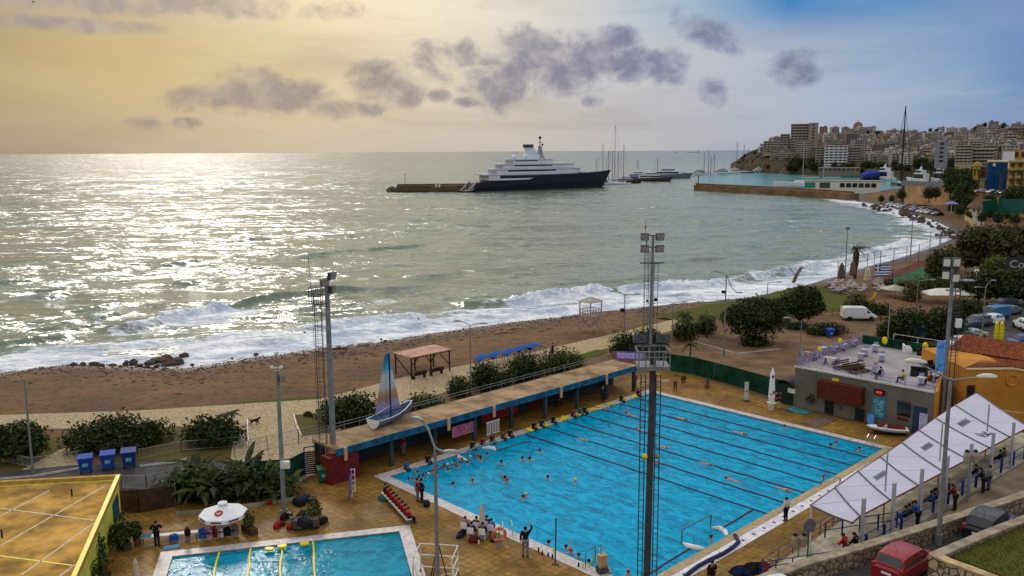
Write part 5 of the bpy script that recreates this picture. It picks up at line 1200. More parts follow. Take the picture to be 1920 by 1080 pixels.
# banana clump
def banana(px, yb, label, seed, n=12, L_=2.2, hs=1.2):
 q = P(px, yb, 0); rt = thing('banana_plant', label, 'plant', q); rs = random.Random(seed); m = MB()
 for k in range(5): x, y = rs.uniform(-.6, .6), rs.uniform(-.6, .6); m.tube([(x, y, 0), (x * 1.15, y * 1.15, hs)], [.13, .08], 7)
 m.ob('stem', LEAFO, rt); m = MB()
 for k in range(n):
  a = rs.uniform(0, 6.28); x, y = rs.uniform(-.7, .7), rs.uniform(-.7, .7); frond(m, (x, y, hs * rs.uniform(.7, 1.1)), (math.cos(a), math.sin(a), rs.uniform(.2, 1.4)), L_ * rs.uniform(.6, 1.1), rs.uniform(.5, 1.0), .27)
 m.ob('foliage', LEAFD if seed % 2 else LEAFM, rt)
for k, (x, y, lb) in enumerate(((345, 935, 'banana plant nearest the brown board fence'), (395, 940, 'banana plant directly behind the white parasol'), (440, 928, 'large banana plant in the middle of the clump'), (490, 925, 'banana plant with upright leaves left of the camera mast'), (370, 905, 'banana plant at the back of the clump near the railing'), (530, 930, 'low banana plant right of the camera mast'), (465, 900, 'tall banana plant at the back of the clump by the plaza'))): banana(x, y, lb, k + 3, 22, 2.6, 1.1 if k != 5 else .4)
fence('planter_kerb', [P(330, 968), P(420, 958), P(520, 945), P(555, 938)], .3, CONC, 'low concrete edge of the banana plant bed', 'kerb', solid=True)
# ================================================================== people
def skin(name, pts, edges, root, m_, sub=1):
 me = bpy.data.meshes.new(name); names = list(pts); idx = {k: i for i, k in enumerate(names)}
 me.from_pydata([pts[k][0] for k in names], [(idx[a], idx[b]) for a, b in edges], []); me.update()
 o = bpy.data.objects.new(name, me); COL.objects.link(o); o.modifiers.new('s', 'SKIN')
 sv = me.skin_vertices[0].data
 for k in names:
  r = pts[k][1]; sv[idx[k]].radius = (r, r) if not isinstance(r, tuple) else r
 sv[idx[root]].use_root = True
 if sub: md = o.modifiers.new('u', 'SUBSURF'); md.levels = sub; md.render_levels = sub
 dg = bpy.context.evaluated_depsgraph_get(); nm = bpy.data.meshes.new_from_object(o.evaluated_get(dg))
 bpy.data.objects.remove(o); nm.name = name; nm.materials.clear(); nm.materials.append(m_)
 nm.polygons.foreach_set('use_smooth', [True] * len(nm.polygons)); return nm
SKIN = mat('skin', (0.42, 0.23, 0.15), 0.6, amt=.1); HAIR = mat('dark_hair', (0.012, 0.009, 0.008), .6, amt=.3); SHOE = mat('dark_shoe', (.02, .02, .022), .6)
CL = {k: mat('cloth_' + k, v, .85, scale=5, amt=.18) for k, v in dict(black=(.012, .012, .014), red=(.26, .012, .012), darkred=(.12, .008, .01), navy=(.012, .018, .06), blue=(.02, .08, .3), grey=(.16, .16, .15), white=(.55, .53, .5), yellow=(.42, .40, .02), brown=(.10, .06, .03), teal=(.02, .10, .12), jeans=(.04, .06, .11), pink=(.4, .2, .3), tan=(.30, .2, .1)).items()}
V3 = lambda x, y, z: (x, y, z)
BASE = dict(pel=(0, 0, .96), wai=(0, .0, 1.10), che=(0, 0, 1.30), nec=(0, .0, 1.47), hed=(0, .02, 1.59), top=(0, .01, 1.70),
   shL=(-.19, 0, 1.41), shR=(.19, 0, 1.41), elL=(-.25, -.02, 1.13), elR=(.25, -.02, 1.13), wrL=(-.27, .05, .88), wrR=(.27, .05, .88), haL=(-.27, .08, .80), haR=(.27, .08, .80),
   hiL=(-.1, 0, .92), hiR=(.1, 0, .92), knL=(-.11, .02, .50), knR=(.11, .02, .50), anL=(-.12, -.02, .08), anR=(.12, -.02, .08), toL=(-.13, .15, .04), toR=(.13, .15, .04))
def sh(d, keys, dx=0, dy=0, dz=0):
 for k in keys: x, y, z = d[k]; d[k] = (x + dx, y + dy, z + dz)
UPPER = ['wai', 'che', 'nec', 'hed', 'top', 'shL', 'shR', 'elL', 'elR', 'wrL', 'wrR', 'haL', 'haR']
def pose(kind):
 d = dict(BASE)
 if kind == 'wave': d.update(elR=(.36, .0, 1.62), wrR=(.30, .05, 1.86), haR=(.27, .06, 1.95))
 if kind == 'crossed': d.update(elL=(-.27, .08, 1.16), elR=(.27, .08, 1.16), wrL=(.02, .22, 1.2), wrR=(-.02, .25, 1.16), haL=(.12, .22, 1.2), haR=(-.12, .24, 1.17))
 if kind == 'hips': d.update(elL=(-.42, -.05, 1.2), elR=(.30, .16, 1.2), wrL=(-.2, .05, 1.02), wrR=(.08, .22, 1.45), haL=(-.16, .08, 1.0), haR=(.03, .2, 1.52))
 if kind == 'phone': d.update(elR=(.25, .08, 1.14), wrR=(.12, .3, 1.24), haR=(.08, .36, 1.28), elL=(-.24, .06, 1.13), wrL=(-.06, .3, 1.22), haL=(-.02, .36, 1.25))
 if kind == 'walk': d.update(knL=(-.1, .2, .52), anL=(-.1, .12, .12), toL=(-.1, .29, .1), knR=(.1, -.04, .5), anR=(.1, -.26, .12), toR=(.1, -.1, .05), wrL=(-.26, -.1, .9), haL=(-.26, -.12, .82), wrR=(.26, .18, .92), haR=(.26, .22, .85))
 if kind == 'lean':
  sh(d, UPPER, 0, .12); sh(d, ['nec', 'hed', 'top'], 0, .1, -.05); d.update(elL=(-.24, .28, 1.08), elR=(.24, .28, 1.08), wrL=(-.12, .48, 1.08), wrR=(.12, .48, 1.08), haL=(-.05, .55, 1.08), haR=(.05, .55, 1.08))
 if kind == 'bend':
  d.update(wai=(0, .1, 1.05), che=(0, .35, 1.15), nec=(0, .5, 1.17), hed=(0, .62, 1.16), top=(0, .7, 1.12), shL=(-.19, .44, 1.12), shR=(.19, .44, 1.12), elL=(-.2, .52, .85), elR=(.2, .52, .85), wrL=(-.12, .6, .62), wrR=(.12, .6, .62), haL=(-.1, .62, .54), haR=(.1, .62, .54))
 if kind in ('sit', 'edge'):
  for k in d: d[k] = (d[k][0], d[k][1], d[k][2] - .48)
  d.update(hiL=(-.1, .04, .45), hiR=(.1, .04, .45), knL=(-.13, .45, .48), knR=(.13, .45, .48), anL=(-.13, .45, .08), anR=(.13, .45, .08), toL=(-.14, .62, .04), toR=(.14, .62, .04),
                 elL=(-.25, .1, .66), elR=(.25, .1, .66), wrL=(-.12, .33, .58), wrR=(.12, .33, .58), haL=(-.1, .41, .56), haR=(.1, .41, .56))
  sh(d, ['nec', 'hed', 'top'], 0, .06, -.01)
  if kind == 'edge':
   for k in d: d[k] = (d[k][0], d[k][1], d[k][2] - .38)
 return d
BODY_R = dict(pel=.125, wai=.115, che=.135, nec=.055, hed=.092, top=.07, shL=.065, shR=.065, elL=.045, elR=.045, wrL=.03, wrR=.03, haL=(.038, .022), haR=(.038, .022), hiL=.09, hiR=.09, knL=.06, knR=.06, anL=.042, anR=.042, toL=.035, toR=.035)
BODY_E = [('pel', 'wai'), ('wai', 'che'), ('che', 'nec'), ('nec', 'hed'), ('hed', 'top'), ('che', 'shL'), ('shL', 'elL'), ('elL', 'wrL'), ('wrL', 'haL'), ('che', 'shR'), ('shR', 'elR'), ('elR', 'wrR'), ('wrR', 'haR'), ('pel', 'hiL'), ('hiL', 'knL'), ('knL', 'anL'), ('anL', 'toL'), ('pel', 'hiR'), ('hiR', 'knR'), ('knR', 'anR'), ('anR', 'toR')]
PM = {}
def person_meshes(kind):
 if kind in PM: return PM[kind]
 d = pose(kind); pts = {k: (d[k], BODY_R[k]) for k in d}; ed = list(BODY_E)
 for s in 'LR':           # five fingers leave the palm
  w, h = Vector(d['wr' + s]), Vector(d['ha' + s]); f = (h - w).normalized(); a = f.cross(Vector((1, 0, .2))).normalized()
  for k in range(4):
   e = h + a * (k - 1.5) * .02 + f * (.06 + .012 * (k in (1, 2))); pts['f%s%d' % (s, k)] = (tuple(e), .009); ed.append(('ha' + s, 'f%s%d' % (s, k)))
  e = w + f * .05 + a * .05; pts['t' + s] = (tuple(e), .01); ed.append(('ha' + s, 't' + s))
 n = Vector(d['hed']); fw = Vector((0, 1, 0)) if kind != 'bend' else Vector((0, .3, -1)).normalized()
 pts['nose'] = (tuple(n + fw * .115), .014); ed.append(('hed', 'nose'))
 for s, x in (('eL', -.1), ('eR', .1)): pts[s] = ((n.x + x, n.y, n.z), .016); ed.append(('hed', s))
 body = skin('body', pts, ed, 'pel', SKIN)
 tk = ['pel', 'wai', 'che', 'shL', 'shR', 'elL', 'elR', 'wrL', 'wrR']
 tr_ = dict(pel=.15, wai=.145, che=.165, shL=.088, shR=.088, elL=.066, elR=.066, wrL=.05, wrR=.05)
 tp = {k: (d[k], tr_[k]) for k in tk}; nk = Vector(d['che']).lerp(Vector(d['nec']), .7); tp['nk'] = (tuple(nk), .078)
 for s in 'LR': e = Vector(d['el' + s]).lerp(Vector(d['wr' + s]), .88); tp['wr' + s] = (tuple(e), .05)
 topm = skin('top', tp, [('pel', 'wai'), ('wai', 'che'), ('che', 'nk'), ('che', 'shL'), ('shL', 'elL'), ('elL', 'wrL'), ('che', 'shR'), ('shR', 'elR'), ('elR', 'wrR')], 'pel', CL['black'])
 lk = {k: (d[k], dict(pel=.148, hiL=.112, hiR=.112, knL=.082, knR=.082, anL=.062, anR=.062)[k]) for k in ('pel', 'hiL', 'hiR', 'knL', 'knR', 'anL', 'anR')}
 trou = skin('trousers', lk, [('pel', 'hiL'), ('hiL', 'knL'), ('knL', 'anL'), ('pel', 'hiR'), ('hiR', 'knR'), ('knR', 'anR')], 'pel', CL['black'])
 h_, t_ = Vector(d['hed']), Vector(d['top']); upv = (t_ - h_).normalized(); m = MB()
 m.sph(tuple(h_ + upv * .055 - fw * .022), (.105, .112, .105), 12, 8); hair = m.mesh('hair', HAIR, True)
 m = MB()
 for x in (-.036, .036): m.sph(tuple(n + fw * .1 + Vector((x, 0, .015))), .012, 6, 4)
 m.bar(n + fw * .098 + Vector((-.025, 0, -.045)), n + fw * .098 + Vector((.025, 0, -.045)), .012); face = m.mesh('face', HAIR)
 m = MB()
 for s in 'LR': a_, t2 = Vector(d['an' + s]), Vector(d['to' + s]); m.tube([a_ + (a_ - t2) * .25 + Vector((0, 0, -.03)), a_ + (t2 - a_) * .4 + Vector((0, 0, -.02)), t2], [.055, .058, .045], 7)
 shoe = m.mesh('shoes', SHOE, True)
 PM[kind] = (body, topm, trou, hair, face, shoe); return PM[kind]
def person(loc, kind, rz, label, top='black', legs='black', scale=1.0, hair=None, bare=False, group=None, name='person'):
 rt = thing(name, label, 'person', loc, rz, group); rt.scale = (scale,) * 3
 for nm, me in zip(('body', 'top', 'trousers', 'hair', 'face', 'shoes'), person_meshes(kind)):
  if bare and nm in ('top', 'shoes'): continue
  o = bpy.data.objects.new(nm, me); COL.objects.link(o); o.parent = rt
  if nm == 'top': recolour(o, CL[top])
  if nm == 'trousers': recolour(o, CL[legs])
  if nm == 'hair' and hair: recolour(o, CL[hair])
 return rt
def face_to(p, q): d = Vector(q) - Vector(p); return math.atan2(-d.x, d.y)
POOLC = L(12, 17)
def pp(x, y, kind, tgt, label, top='black', legs='black', z=.03, scale=1.0, **k):
 q = P(x, y, z); return person(q, kind, face_to(q, tgt) if not isinstance(tgt, (int, float)) else R(tgt), label, top, legs, scale, **k)
pp(985, 1044, 'wave', L(4, 20), 'man in a black jacket and grey trousers waving at the pool edge', 'black', 'grey', scale=1.16)
pp(783, 940, 'stand', POOLC, 'man in a red vest standing at the near corner of the big pool', 'red', 'grey', scale=1.03)
pp(791, 941, 'crossed', POOLC, 'man in a navy tracksuit next to the man in the red vest', 'navy', 'black', scale=1.03)
pp(735, 872, 'stand', POOLC, 'person in a red top and black trousers in front of the walkway', 'red', 'black')
pp(757, 854, 'stand', L(-4, 30), 'person in a red top and pale trousers under the walkway roof edge', 'red', 'grey')
pp(1130, 754, 'hips', POOLC, 'person in a dark blue top standing on the far pool edge by the floats', 'navy', 'black')
pp(1190, 728, 'stand', 20, 'person in a red tracksuit at the far end of the walkway', 'red', 'darkred')
pp(1266, 734, 'phone', POOLC, 'tanned swimmer in brown standing on the deck beyond the pool, holding a cloth', 'tan', 'brown')
pp(1473, 977, 'stand', POOLC, 'referee in a white shirt and black trousers at the right pool edge', 'white', 'black')
pp(295, 1024, 'hips', -10, 'woman in black standing in front of the towel bench', 'black', 'black', scale=1.0)
pp(548, 992, 'bend', 40, 'person bending over bags beside the camera mast', 'black', 'grey', scale=.9)
pp(1036, 668, 'walk', 90, 'walker in dark clothes on the promenade behind the hedge', 'black', 'black', z=0.0)
pp(1042, 764, 'stand', POOLC, 'person in a dark red top under the middle of the walkway', 'darkred', 'black')
pp(1052, 762, 'stand', 70, 'child in dark red beside a pillar of the walkway', 'darkred', 'darkred', scale=.85)
for k, (x, y, kd, rz, t, l, lb) in enumerate(((1720, 990, 'lean', None, 'blue', 'black', 'spectator in a blue jacket leaning on the bleacher railing'), (1790, 957, 'lean', None, 'darkred', 'black', 'spectator in a dark red jacket at the bleacher railing by the street lamp'), (1774, 945, 'stand', None, 'black', 'black', 'spectator in black left of the one in dark red at the railing'),
  (1843, 924, 'lean', None, 'black', 'black', 'spectator in a black coat at the far part of the railing'), (1853, 919, 'stand', None, 'grey', 'jeans', 'spectator in a grey jacket next to the one in the black coat'), (1585, 1056, 'lean', None, 'red', 'black', 'spectator in a red tracksuit behind the stone parapet'), (1606, 1054, 'lean', None, 'black', 'black', 'spectator in black beside the red tracksuit behind the parapet'))):
 q = P(x, y, 2.6); person(q, kd, face_to(q, L(12, local_ab(q)[1])), lb, t, l)
# spectators sitting on the upper steps
SITL = ['seated spectator in navy below the one in the blue jacket', 'seated spectator in grey next to the aisle of the bleachers', 'seated spectator in black, second from the aisle railing', 'seated spectator in jeans and dark top by the third post', 'seated spectator in teal on the upper step', 'seated spectator in dark red near the street lamp', 'seated spectator in navy near the street lamp', 'lone seated spectator in black far up the bleachers', 'seated spectator with long dark hair at the far end of the steps', 'seated spectator in brown at the far end of the steps']
for k, (x, y, t) in enumerate(((1690, 972, 'navy'), (1698, 968, 'grey'), (1705, 970, 'black'), (1684, 976, 'jeans'), (1744, 950, 'teal'), (1751, 945, 'darkred'), (1756, 948, 'navy'), (1804, 893, 'black'), (1880, 872, 'black'), (1887, 868, 'brown'))):
 q = P(x, y, 2.1); a, b = local_ab(q); a = arow(4, b) + .2; q = L(a, b, 2.05); person(q, 'sit', face_to(q, L(12, b)), SITL[k], t, 'black', .95)
# bench of players in red
bq0, bq1 = P(722, 935, .03), P(765, 982, .03)
bn = thing('players_bench', 'long low bench with a row of players in red jackets', 'bench', bq0, math.atan2((bq1 - bq0).y, (bq1 - bq0).x)); LB = (bq1 - bq0).length
MB().box(LB / 2, 0, .38, LB + .6, .4, .05).ob('seat', OFFW, bn)
for x in (.1, LB * .35, LB * .7, LB): MB().box(x, 0, 0, .06, .36, .38).ob('leg', GREYM, bn)
for k in range(9):
 q = bq0.lerp(bq1, k / 8) ; q.z = .0
 person(q, 'sit', face_to(q, L(12, 25)), 'player in a red jacket seated on the long bench' if 0 < k < 8 else ('player in black at the far end of the long bench' if k == 0 else 'player in navy trousers at the near end of the long bench'), 'red' if k else 'black', 'darkred' if k < 8 else 'navy', 1.0, group='players on the bench')
# group seated round the folded parasol
for k, (x, y, t, l, lb) in enumerate(((872, 1000, 'grey', 'black', 'seated person in grey left of the folded parasol at the pool edge'), (884, 1010, 'navy', 'darkred', 'seated person in navy just left of the folded parasol'), (893, 1000, 'black', 'navy', 'seated person in black behind the folded parasol'), (912, 998, 'navy', 'jeans', 'seated person in dark blue right of the folded parasol'), (921, 1004, 'blue', 'jeans', 'seated person in blue beside the life ring'), (905, 1012, 'black', 'jeans', 'seated person in front of the folded parasol'))):
 q = P(x, y, .03); person(q, 'sit', face_to(q, L(8, 28)), lb, t, l, .95)
 m = MB(); m.box(0, 0, .4, .42, .42, .04); m.box(0, -.2, .44, .42, .04, .4)
 ch = thing('folding_chair', 'white plastic chair under the ' + ' '.join(lb.split()[:9]), 'chair', q, face_to(q, L(8, 28))); m.ob('seat', WHITE, ch)
 for i in (-1, 1):
  for j in (-1, 1): MB().tube([(i * .2, j * .2, 0), (i * .18, j * .18, .4)], .018, 4).ob('leg', WHITE, ch)
# ---- swimmers
def bust(name, arms):
 pts = dict(che=((0, 0, -.12), .12), nec=((0, 0, .06), .055), hed=((0, .02, .19), .092), top=((0, .01, .29), .07), shL=((-.18, 0, 0), .065), shR=((.18, 0, 0), .065))
 for s, x in (('L', -1), ('R', 1)):
  e, w = arms[s]; pts['el' + s] = (e, .045); pts['wr' + s] = (w, .032); v = (Vector(w) - Vector(e)).normalized(); pts['ha' + s] = (tuple(Vector(w) + v * .09), (.036, .02))
  for k in range(4): pts['f%s%d' % (s, k)] = (tuple(Vector(w) + v * .17 + Vector(((k - 1.5) * .022, 0, 0))), .009)
 ed = [('che', 'nec'), ('nec', 'hed'), ('hed', 'top'), ('che', 'shL'), ('che', 'shR')]
 for s in 'LR': ed += [('sh' + s, 'el' + s), ('el' + s, 'wr' + s), ('wr' + s, 'ha' + s)] + [('ha' + s, 'f%s%d' % (s, k)) for k in range(4)]
 return skin(name, pts, ed, 'che', SKIN)
SWM = [bust('body', dict(L=((-.34, .12, -.06), (-.3, .36, -.05)), R=((.34, .12, -.06), (.3, .36, -.05)))), bust('body', dict(L=((-.34, .12, -.06), (-.3, .36, -.05)), R=((.3, .1, .26), (.24, .2, .5)))), bust('body', dict(L=((-.4, .02, -.04), (-.62, .16, -.05)), R=((.4, .02, -.04), (.62, .16, -.05))))]
m = MB(); m.sph((0, .005, .235), (.104, .116, .1), 12, 8); CAPM = m.mesh('swim_cap', HAIR, True)
m = MB()
for k in range(9):           # a prone body: back, one arm over
 pass
def prone():
 pts = dict(pel=((0, -.75, -.05), .11), wai=((0, -.5, -.03), .11), che=((0, -.22, -.02), .13), nec=((0, 0, .0), .055), hed=((0, .12, .03), .09), top=((0, .22, .03), .06), shR=((.19, -.08, .0), .06), elR=((.3, .1, .26), .045), wrR=((.2, .38, .18), .032), haR=((.18, .48, .12), (.035, .02)), shL=((-.19, -.08, 0), .06), elL=((-.25, .2, -.05), .045), wrL=((-.2, .5, -.06), .03), knL=((-.1, -1.2, -.06), .07), anL=((-.1, -1.6, -.04), .045), knR=((.1, -1.2, -.08), .07), anR=((.1, -1.6, -.06), .045))
 for k in range(4): pts['f%d' % k] = ((.15 + k * .02, .56, .07), .009)
 ed = [('pel', 'wai'), ('wai', 'che'), ('che', 'nec'), ('nec', 'hed'), ('hed', 'top'), ('che', 'shR'), ('shR', 'elR'), ('elR', 'wrR'), ('wrR', 'haR'), ('che', 'shL'), ('shL', 'elL'), ('elL', 'wrL'), ('pel', 'knL'), ('knL', 'anL'), ('pel', 'knR'), ('knR', 'anR')] + [('haR', 'f%d' % k) for k in range(4)]
 return skin('body', pts, ed, 'pel', SKIN)
PRONE = prone()
m = MB(); m.sph((0, .13, .05), (.098, .11, .098), 12, 8); CAPP = m.mesh('swim_cap', HAIR, True)
CAPS = [HAIR, mat('cap_black', (.015, .015, .02), .4), mat('cap_navy', (.01, .02, .08), .4), mat('cap_yellow', (.7, .5, .02), .4), mat('cap_red', (.4, .02, .02), .4), mat('cap_white', (.6, .6, .6), .4)]
def swimmer(x, y, label, kind=0, cap=0, rz=None, group=None, z=-.07, loc=None, scale=1.0):
 q = loc if loc is not None else P(x, y, z); rt = thing('swimmer', label, 'swimmer', q, rz if rz is not None else random.uniform(0, 6.28), group); rt.scale = (scale,) * 3
 for nm, me in (('body', PRONE if kind == 3 else SWM[kind]), ('swim_cap', CAPP if kind == 3 else CAPM)):
  o = bpy.data.objects.new(nm, me); COL.objects.link(o); o.parent = rt
  if nm == 'swim_cap': recolour(o, CAPS[cap])
 return rt
random.seed(3)
OP = [(849, 912), (886, 905), (947, 900), (951, 904), (979, 863), (993, 864), (1012, 849), (1027, 899), (1079, 905), (981, 936), (986, 932), (940, 870), (899, 860)]
OC = [1, 4, 0, 4, 1, 0, 1, 2, 3, 1, 3, 0, 4]
for k, (x, y) in enumerate(OP): swimmer(x, y, ['dark haired water polo player treading water in the open half', '', '', 'water polo player in a yellow cap in the open half', 'water polo player in a red cap in the open half'][OC[k] if OC[k] > 2 else 0], (k % 2) * 2 if k != 2 else 1, OC[k], group='water polo players in the open half', scale=1.15)
for k in range(22):
 t = k / 21; a = .9 + 1.3 * random.random(); b = 32.6 - 7.6 * t + random.uniform(-.3, .3)
 swimmer(0, 0, 'child in the crowd of swimmers at the near left corner of the pool', k % 3, [0, 4, 1, 2, 0, 5][k % 6], group='children crowded in the pool corner', loc=L(a, b, -.07), scale=.92)
for k, (x, y) in enumerate(((1029, 1022), (1061, 1030), (1071, 1038), (1085, 1046), (1104, 1058), (1127, 1070), (1178, 1078), (1140, 1074))):
 swimmer(x, y, 'swimmer resting along the near edge of the pool beside the goal' if k < 7 else 'swimmer in a white cap resting along the near pool edge', k % 3, [0, 1, 4, 2, 0, 1, 4, 5][k], group='swimmers along the near edge', scale=1.1)
LN = RZ
for k, (x, y, c, kd, f) in enumerate(((1285, 787, 1, 3, 0), (1396, 814, 4, 3, 0), (1195, 806, 1, 3, 3.14), (1252, 840, 5, 3, 0), (1364, 898, 0, 3, 3.14), (1098, 826, 5, 3, 0), (1478, 920, 3, 3, 0), (1543, 897, 4, 0, 0), (1232, 870, 4, 3, 0), (1176, 776, 2, 3, 3.14), (1140, 770, 0, 3, 0), (1330, 872, 2, 3, 0))):
 lb = ['swimmer doing crawl in the second lane from the bar end', 'red capped swimmer in the second lane from the bar end, farther right', 'swimmer in a black cap left of the near mast', 'white capped swimmer raising an arm just right of the near mast', 'dark haired swimmer stretched out in the middle lanes', 'white capped swimmer alone in the nearest lane', 'swimmer in a yellow cap near the referee', 'red capped swimmer at the right end of the middle lane', 'red capped swimmer close to the spotlights of the near mast', 'navy capped swimmer near the far left edge', 'dark haired swimmer beside the floats at the far left edge', 'navy capped swimmer in the middle lanes'][k]
 swimmer(x, y, lb, kd, c, LN - R(90) + f)
for k, (x, y, c) in enumerate(((1471, 803, 1), (1567, 833, 4), (1557, 838, 0), (1611, 844, 1), (1333, 1012, 1))): swimmer(x, y, ['swimmer standing at the pool wall in front of the planters', 'red capped swimmer at the wall left of the pool ladder', 'dark haired swimmer just left of the red cap near the bar', 'swimmer in the corner lane by the pool ladder', 'goalkeeper in a black cap in front of the near goal'][k], 2, c, scale=1.1)
# children sitting on the far long edge, with yellow kickboards
for k, (x, y, t) in enumerate(((966, 822, 'black'), (952, 826, 'brown'), (930, 832, 'black'), (912, 838, 'darkred'), (1005, 806, 'black'), (1040, 794, 'black'), (1076, 782, 'darkred'), (1098, 775, 'black'), (1162, 752, 'black'), (1190, 741, 'black'), (1016, 800, 'navy'), (1086, 777, 'teal'), (893, 844, 'black'), (808, 870, 'black'), (770, 884, 'blue'))):
 a, b = AB(x, y); q = L(-.35, b, .06 + .0); person(q, 'edge', face_to(q, L(12, b)), 'child sitting on the far pool edge with legs in the water', t, 'black', .88, group='children sitting on the pool edge')
KB = MB(); KB.loft([[(x * w, y, z) for x, z in ((-1, 0), (1, 0), (1, .06), (-1, .06))] for y, w in ((-.3, .2), (.1, .22), (.25, .16), (.32, .06))]); KBM = KB.mesh('kickboard', YEL)
for k, (x, y) in enumerate(((1002, 811), (1012, 806), (1030, 802), (1052, 794), (1064, 790), (1072, 788), (1092, 782), (1112, 773), (1118, 771), (1132, 766), (1148, 761), (1170, 751), (1188, 745))):
 a, b = AB(x, y)
 o = bpy.data.objects.new('kickboard', KBM); COL.objects.link(o); o.location = L(-.25 - .3 * (k % 2), b, .07 + .0); o.rotation_euler = (0, R(8), random.uniform(0, 3)); o.scale = (1.3, 1.3, 1.6)
 tag(o, 'yellow kickboard lying on the far pool edge among the children', 'kickboard', 'yellow kickboards on the pool edge')
for k, (x, y, lb) in enumerate(((505, 1031, 'yellow float on the coping between two yellow ropes of the small pool'), (529, 1026, 'yellow float at the head of the third yellow rope'), (571, 1021, 'single yellow float lying on the small pool coping'))):
 q = P(x, y, .07); o = bpy.data.objects.new('kickboard', KBM); COL.objects.link(o); o.location = q; o.rotation_euler = (0, 0, 1.4 + k * .3); o.scale = (.9, .9, 2.0); tag(o, lb, 'kickboard')
# ================================================================== vehicles
def paint(name, c): return mat('paint_' + name, c, .28, .15, amt=.06, spec=.6)
def car_proto(kind, name, label, paintm, loc, rz, cat='car', group=None):
 rt = thing(name, label, cat, loc, rz, group)
 if kind == 'hatch': Lh, w, B = 1.95, .84, [(-1.95, .74, .42, .78), (-1.88, .81, .30, .92), (-1.2, .84, .22, .96), (0, .84, .2, .95), (1.0, .83, .22, .93), (1.6, .78, .26, .84), (1.9, .66, .34, .70), (1.97, .55, .40, .62)]; C = [(-1.86, .74, .62, .94, 1.02), (-1.55, .76, .64, .96, 1.44), (-1.0, .77, .66, .96, 1.52), (-.2, .77, .66, .96, 1.53), (.35, .76, .62, .95, 1.46), (1.2, .72, .55, .92, .97)]; wr, wb = .31, (-1.2, 1.22)
 if kind == 'suv': Lh, w, B = 2.2, .9, [(-2.2, .8, .5, .9), (-2.1, .88, .36, 1.04), (-1.2, .9, .3, 1.08), (0, .9, .28, 1.08), (1.1, .89, .3, 1.06), (1.8, .84, .34, .98), (2.15, .7, .42, .82), (2.22, .6, .48, .72)]; C = [(-2.12, .8, .66, 1.04, 1.1), (-1.85, .82, .68, 1.06, 1.6), (-1.2, .82, .7, 1.07, 1.68), (0, .82, .7, 1.07, 1.68), (.45, .81, .66, 1.06, 1.6), (1.25, .77, .6, 1.04, 1.1)]; wr, wb = .36, (-1.3, 1.4)
 if kind == 'sedan': Lh, w, B = 2.25, .87, [(-2.25, .75, .45, .8), (-2.15, .83, .32, .93), (-1.2, .87, .22, .97), (0, .87, .2, .95), (1.1, .86, .22, .92), (1.85, .8, .26, .82), (2.2, .66, .34, .68), (2.27, .55, .4, .6)]; C = [(-1.7, .74, .62, .95, 1.0), (-1.1, .76, .62, .96, 1.36), (-.6, .77, .64, .96, 1.43), (0, .77, .64, .96, 1.44), (.4, .76, .6, .95, 1.38), (1.2, .72, .55, .92, .97)]; wr, wb = .32, (-1.35, 1.38)
 if kind == 'van': Lh, w, B = 2.4, .95, [(-2.4, .9, .4, 1.1), (-2.35, .94, .32, 1.16), (-1, .95, .3, 1.18), (.6, .95, .3, 1.16), (1.4, .93, .3, 1.12), (2.0, .9, .34, 1.0), (2.38, .8, .4, .82), (2.45, .7, .46, .72)]; C = [(-2.38, .9, .82, 1.14, 1.9), (-2.25, .92, .84, 1.16, 2.02), (-1, .92, .84, 1.17, 2.06), (.5, .92, .84, 1.16, 2.05), (.95, .9, .8, 1.14, 1.95), (1.85, .86, .72, 1.06, 1.12)]; wr, wb = .34, (-1.45, 1.6)
 m = MB(); m.loft([[(x, -hw * .8, zl), (x, -hw, zl + .14), (x, -hw * 1.02, (zl + zb) / 2), (x, -hw * .97, zb), (x, -hw * .6, zb + .03), (x, hw * .6, zb + .03), (x, hw * .97, zb), (x, hw * 1.02, (zl + zb) / 2), (x, hw, zl + .14), (x, hw * .8, zl)] for x, hw, zl, zb in B]); m.ob('body', paintm, rt, smooth=False)
 m = MB(); m.loft([[(x, -wb_, zb), (x, -(wb_ * .4 + wr_ * .6), zb + (zr - zb) * .6), (x, -wr_, zr - .05), (x, -wr_ * .7, zr), (x, wr_ * .7, zr), (x, wr_, zr - .05), (x, wb_ * .4 + wr_ * .6, zb + (zr - zb) * .6), (x, wb_, zb)] for x, wb_, wr_, zb, zr in C]); m.ob('roof', paintm, rt)
 # glass stands a few millimetres proud of the cabin
 def sidept(x, t, s):
  for p, q in zip(C[:-1], C[1:]):
   if p[0] <= x <= q[0]:
    u = (x - p[0]) / (q[0] - p[0]); wb_, wr_, zb, zr = [p[i] + (q[i] - p[i]) * u for i in range(1, 5)]; zr -= .05
    mid = wb_ * .4 + wr_ * .6; tm = .6
    y = wb_ + (mid - wb_) * t / tm if t < tm else mid + (wr_ - mid) * (t - tm) / (1 - tm)
    return (x, s * (y + .006), zb + (zr + .05 * 0 - zb) * t)
 spans = dict(hatch=[(-1.5, -.72), (-.64, .14), (.2, .62)], suv=[(-1.8, -.95), (-.85, .1), (.18, .72)], sedan=[(-1.15, -.55), (-.45, .25), (.32, .65)], van=[(1.0, 1.45)])[kind]
 for s in (-1, 1):
  for x0, x1 in spans:
   m = MB(); xs = [x0, (x0 + x1) / 2, x1]
   for xa, xb in zip(xs[:-1], xs[1:]):
    for ta, tb in ((.1, .6), (.6, .88)): m.quad(sidept(xa, ta, s), sidept(xb, ta, s), sidept(xb, tb, s), sidept(xa, tb, s))
   m.ob('side_window', GLASS, rt)
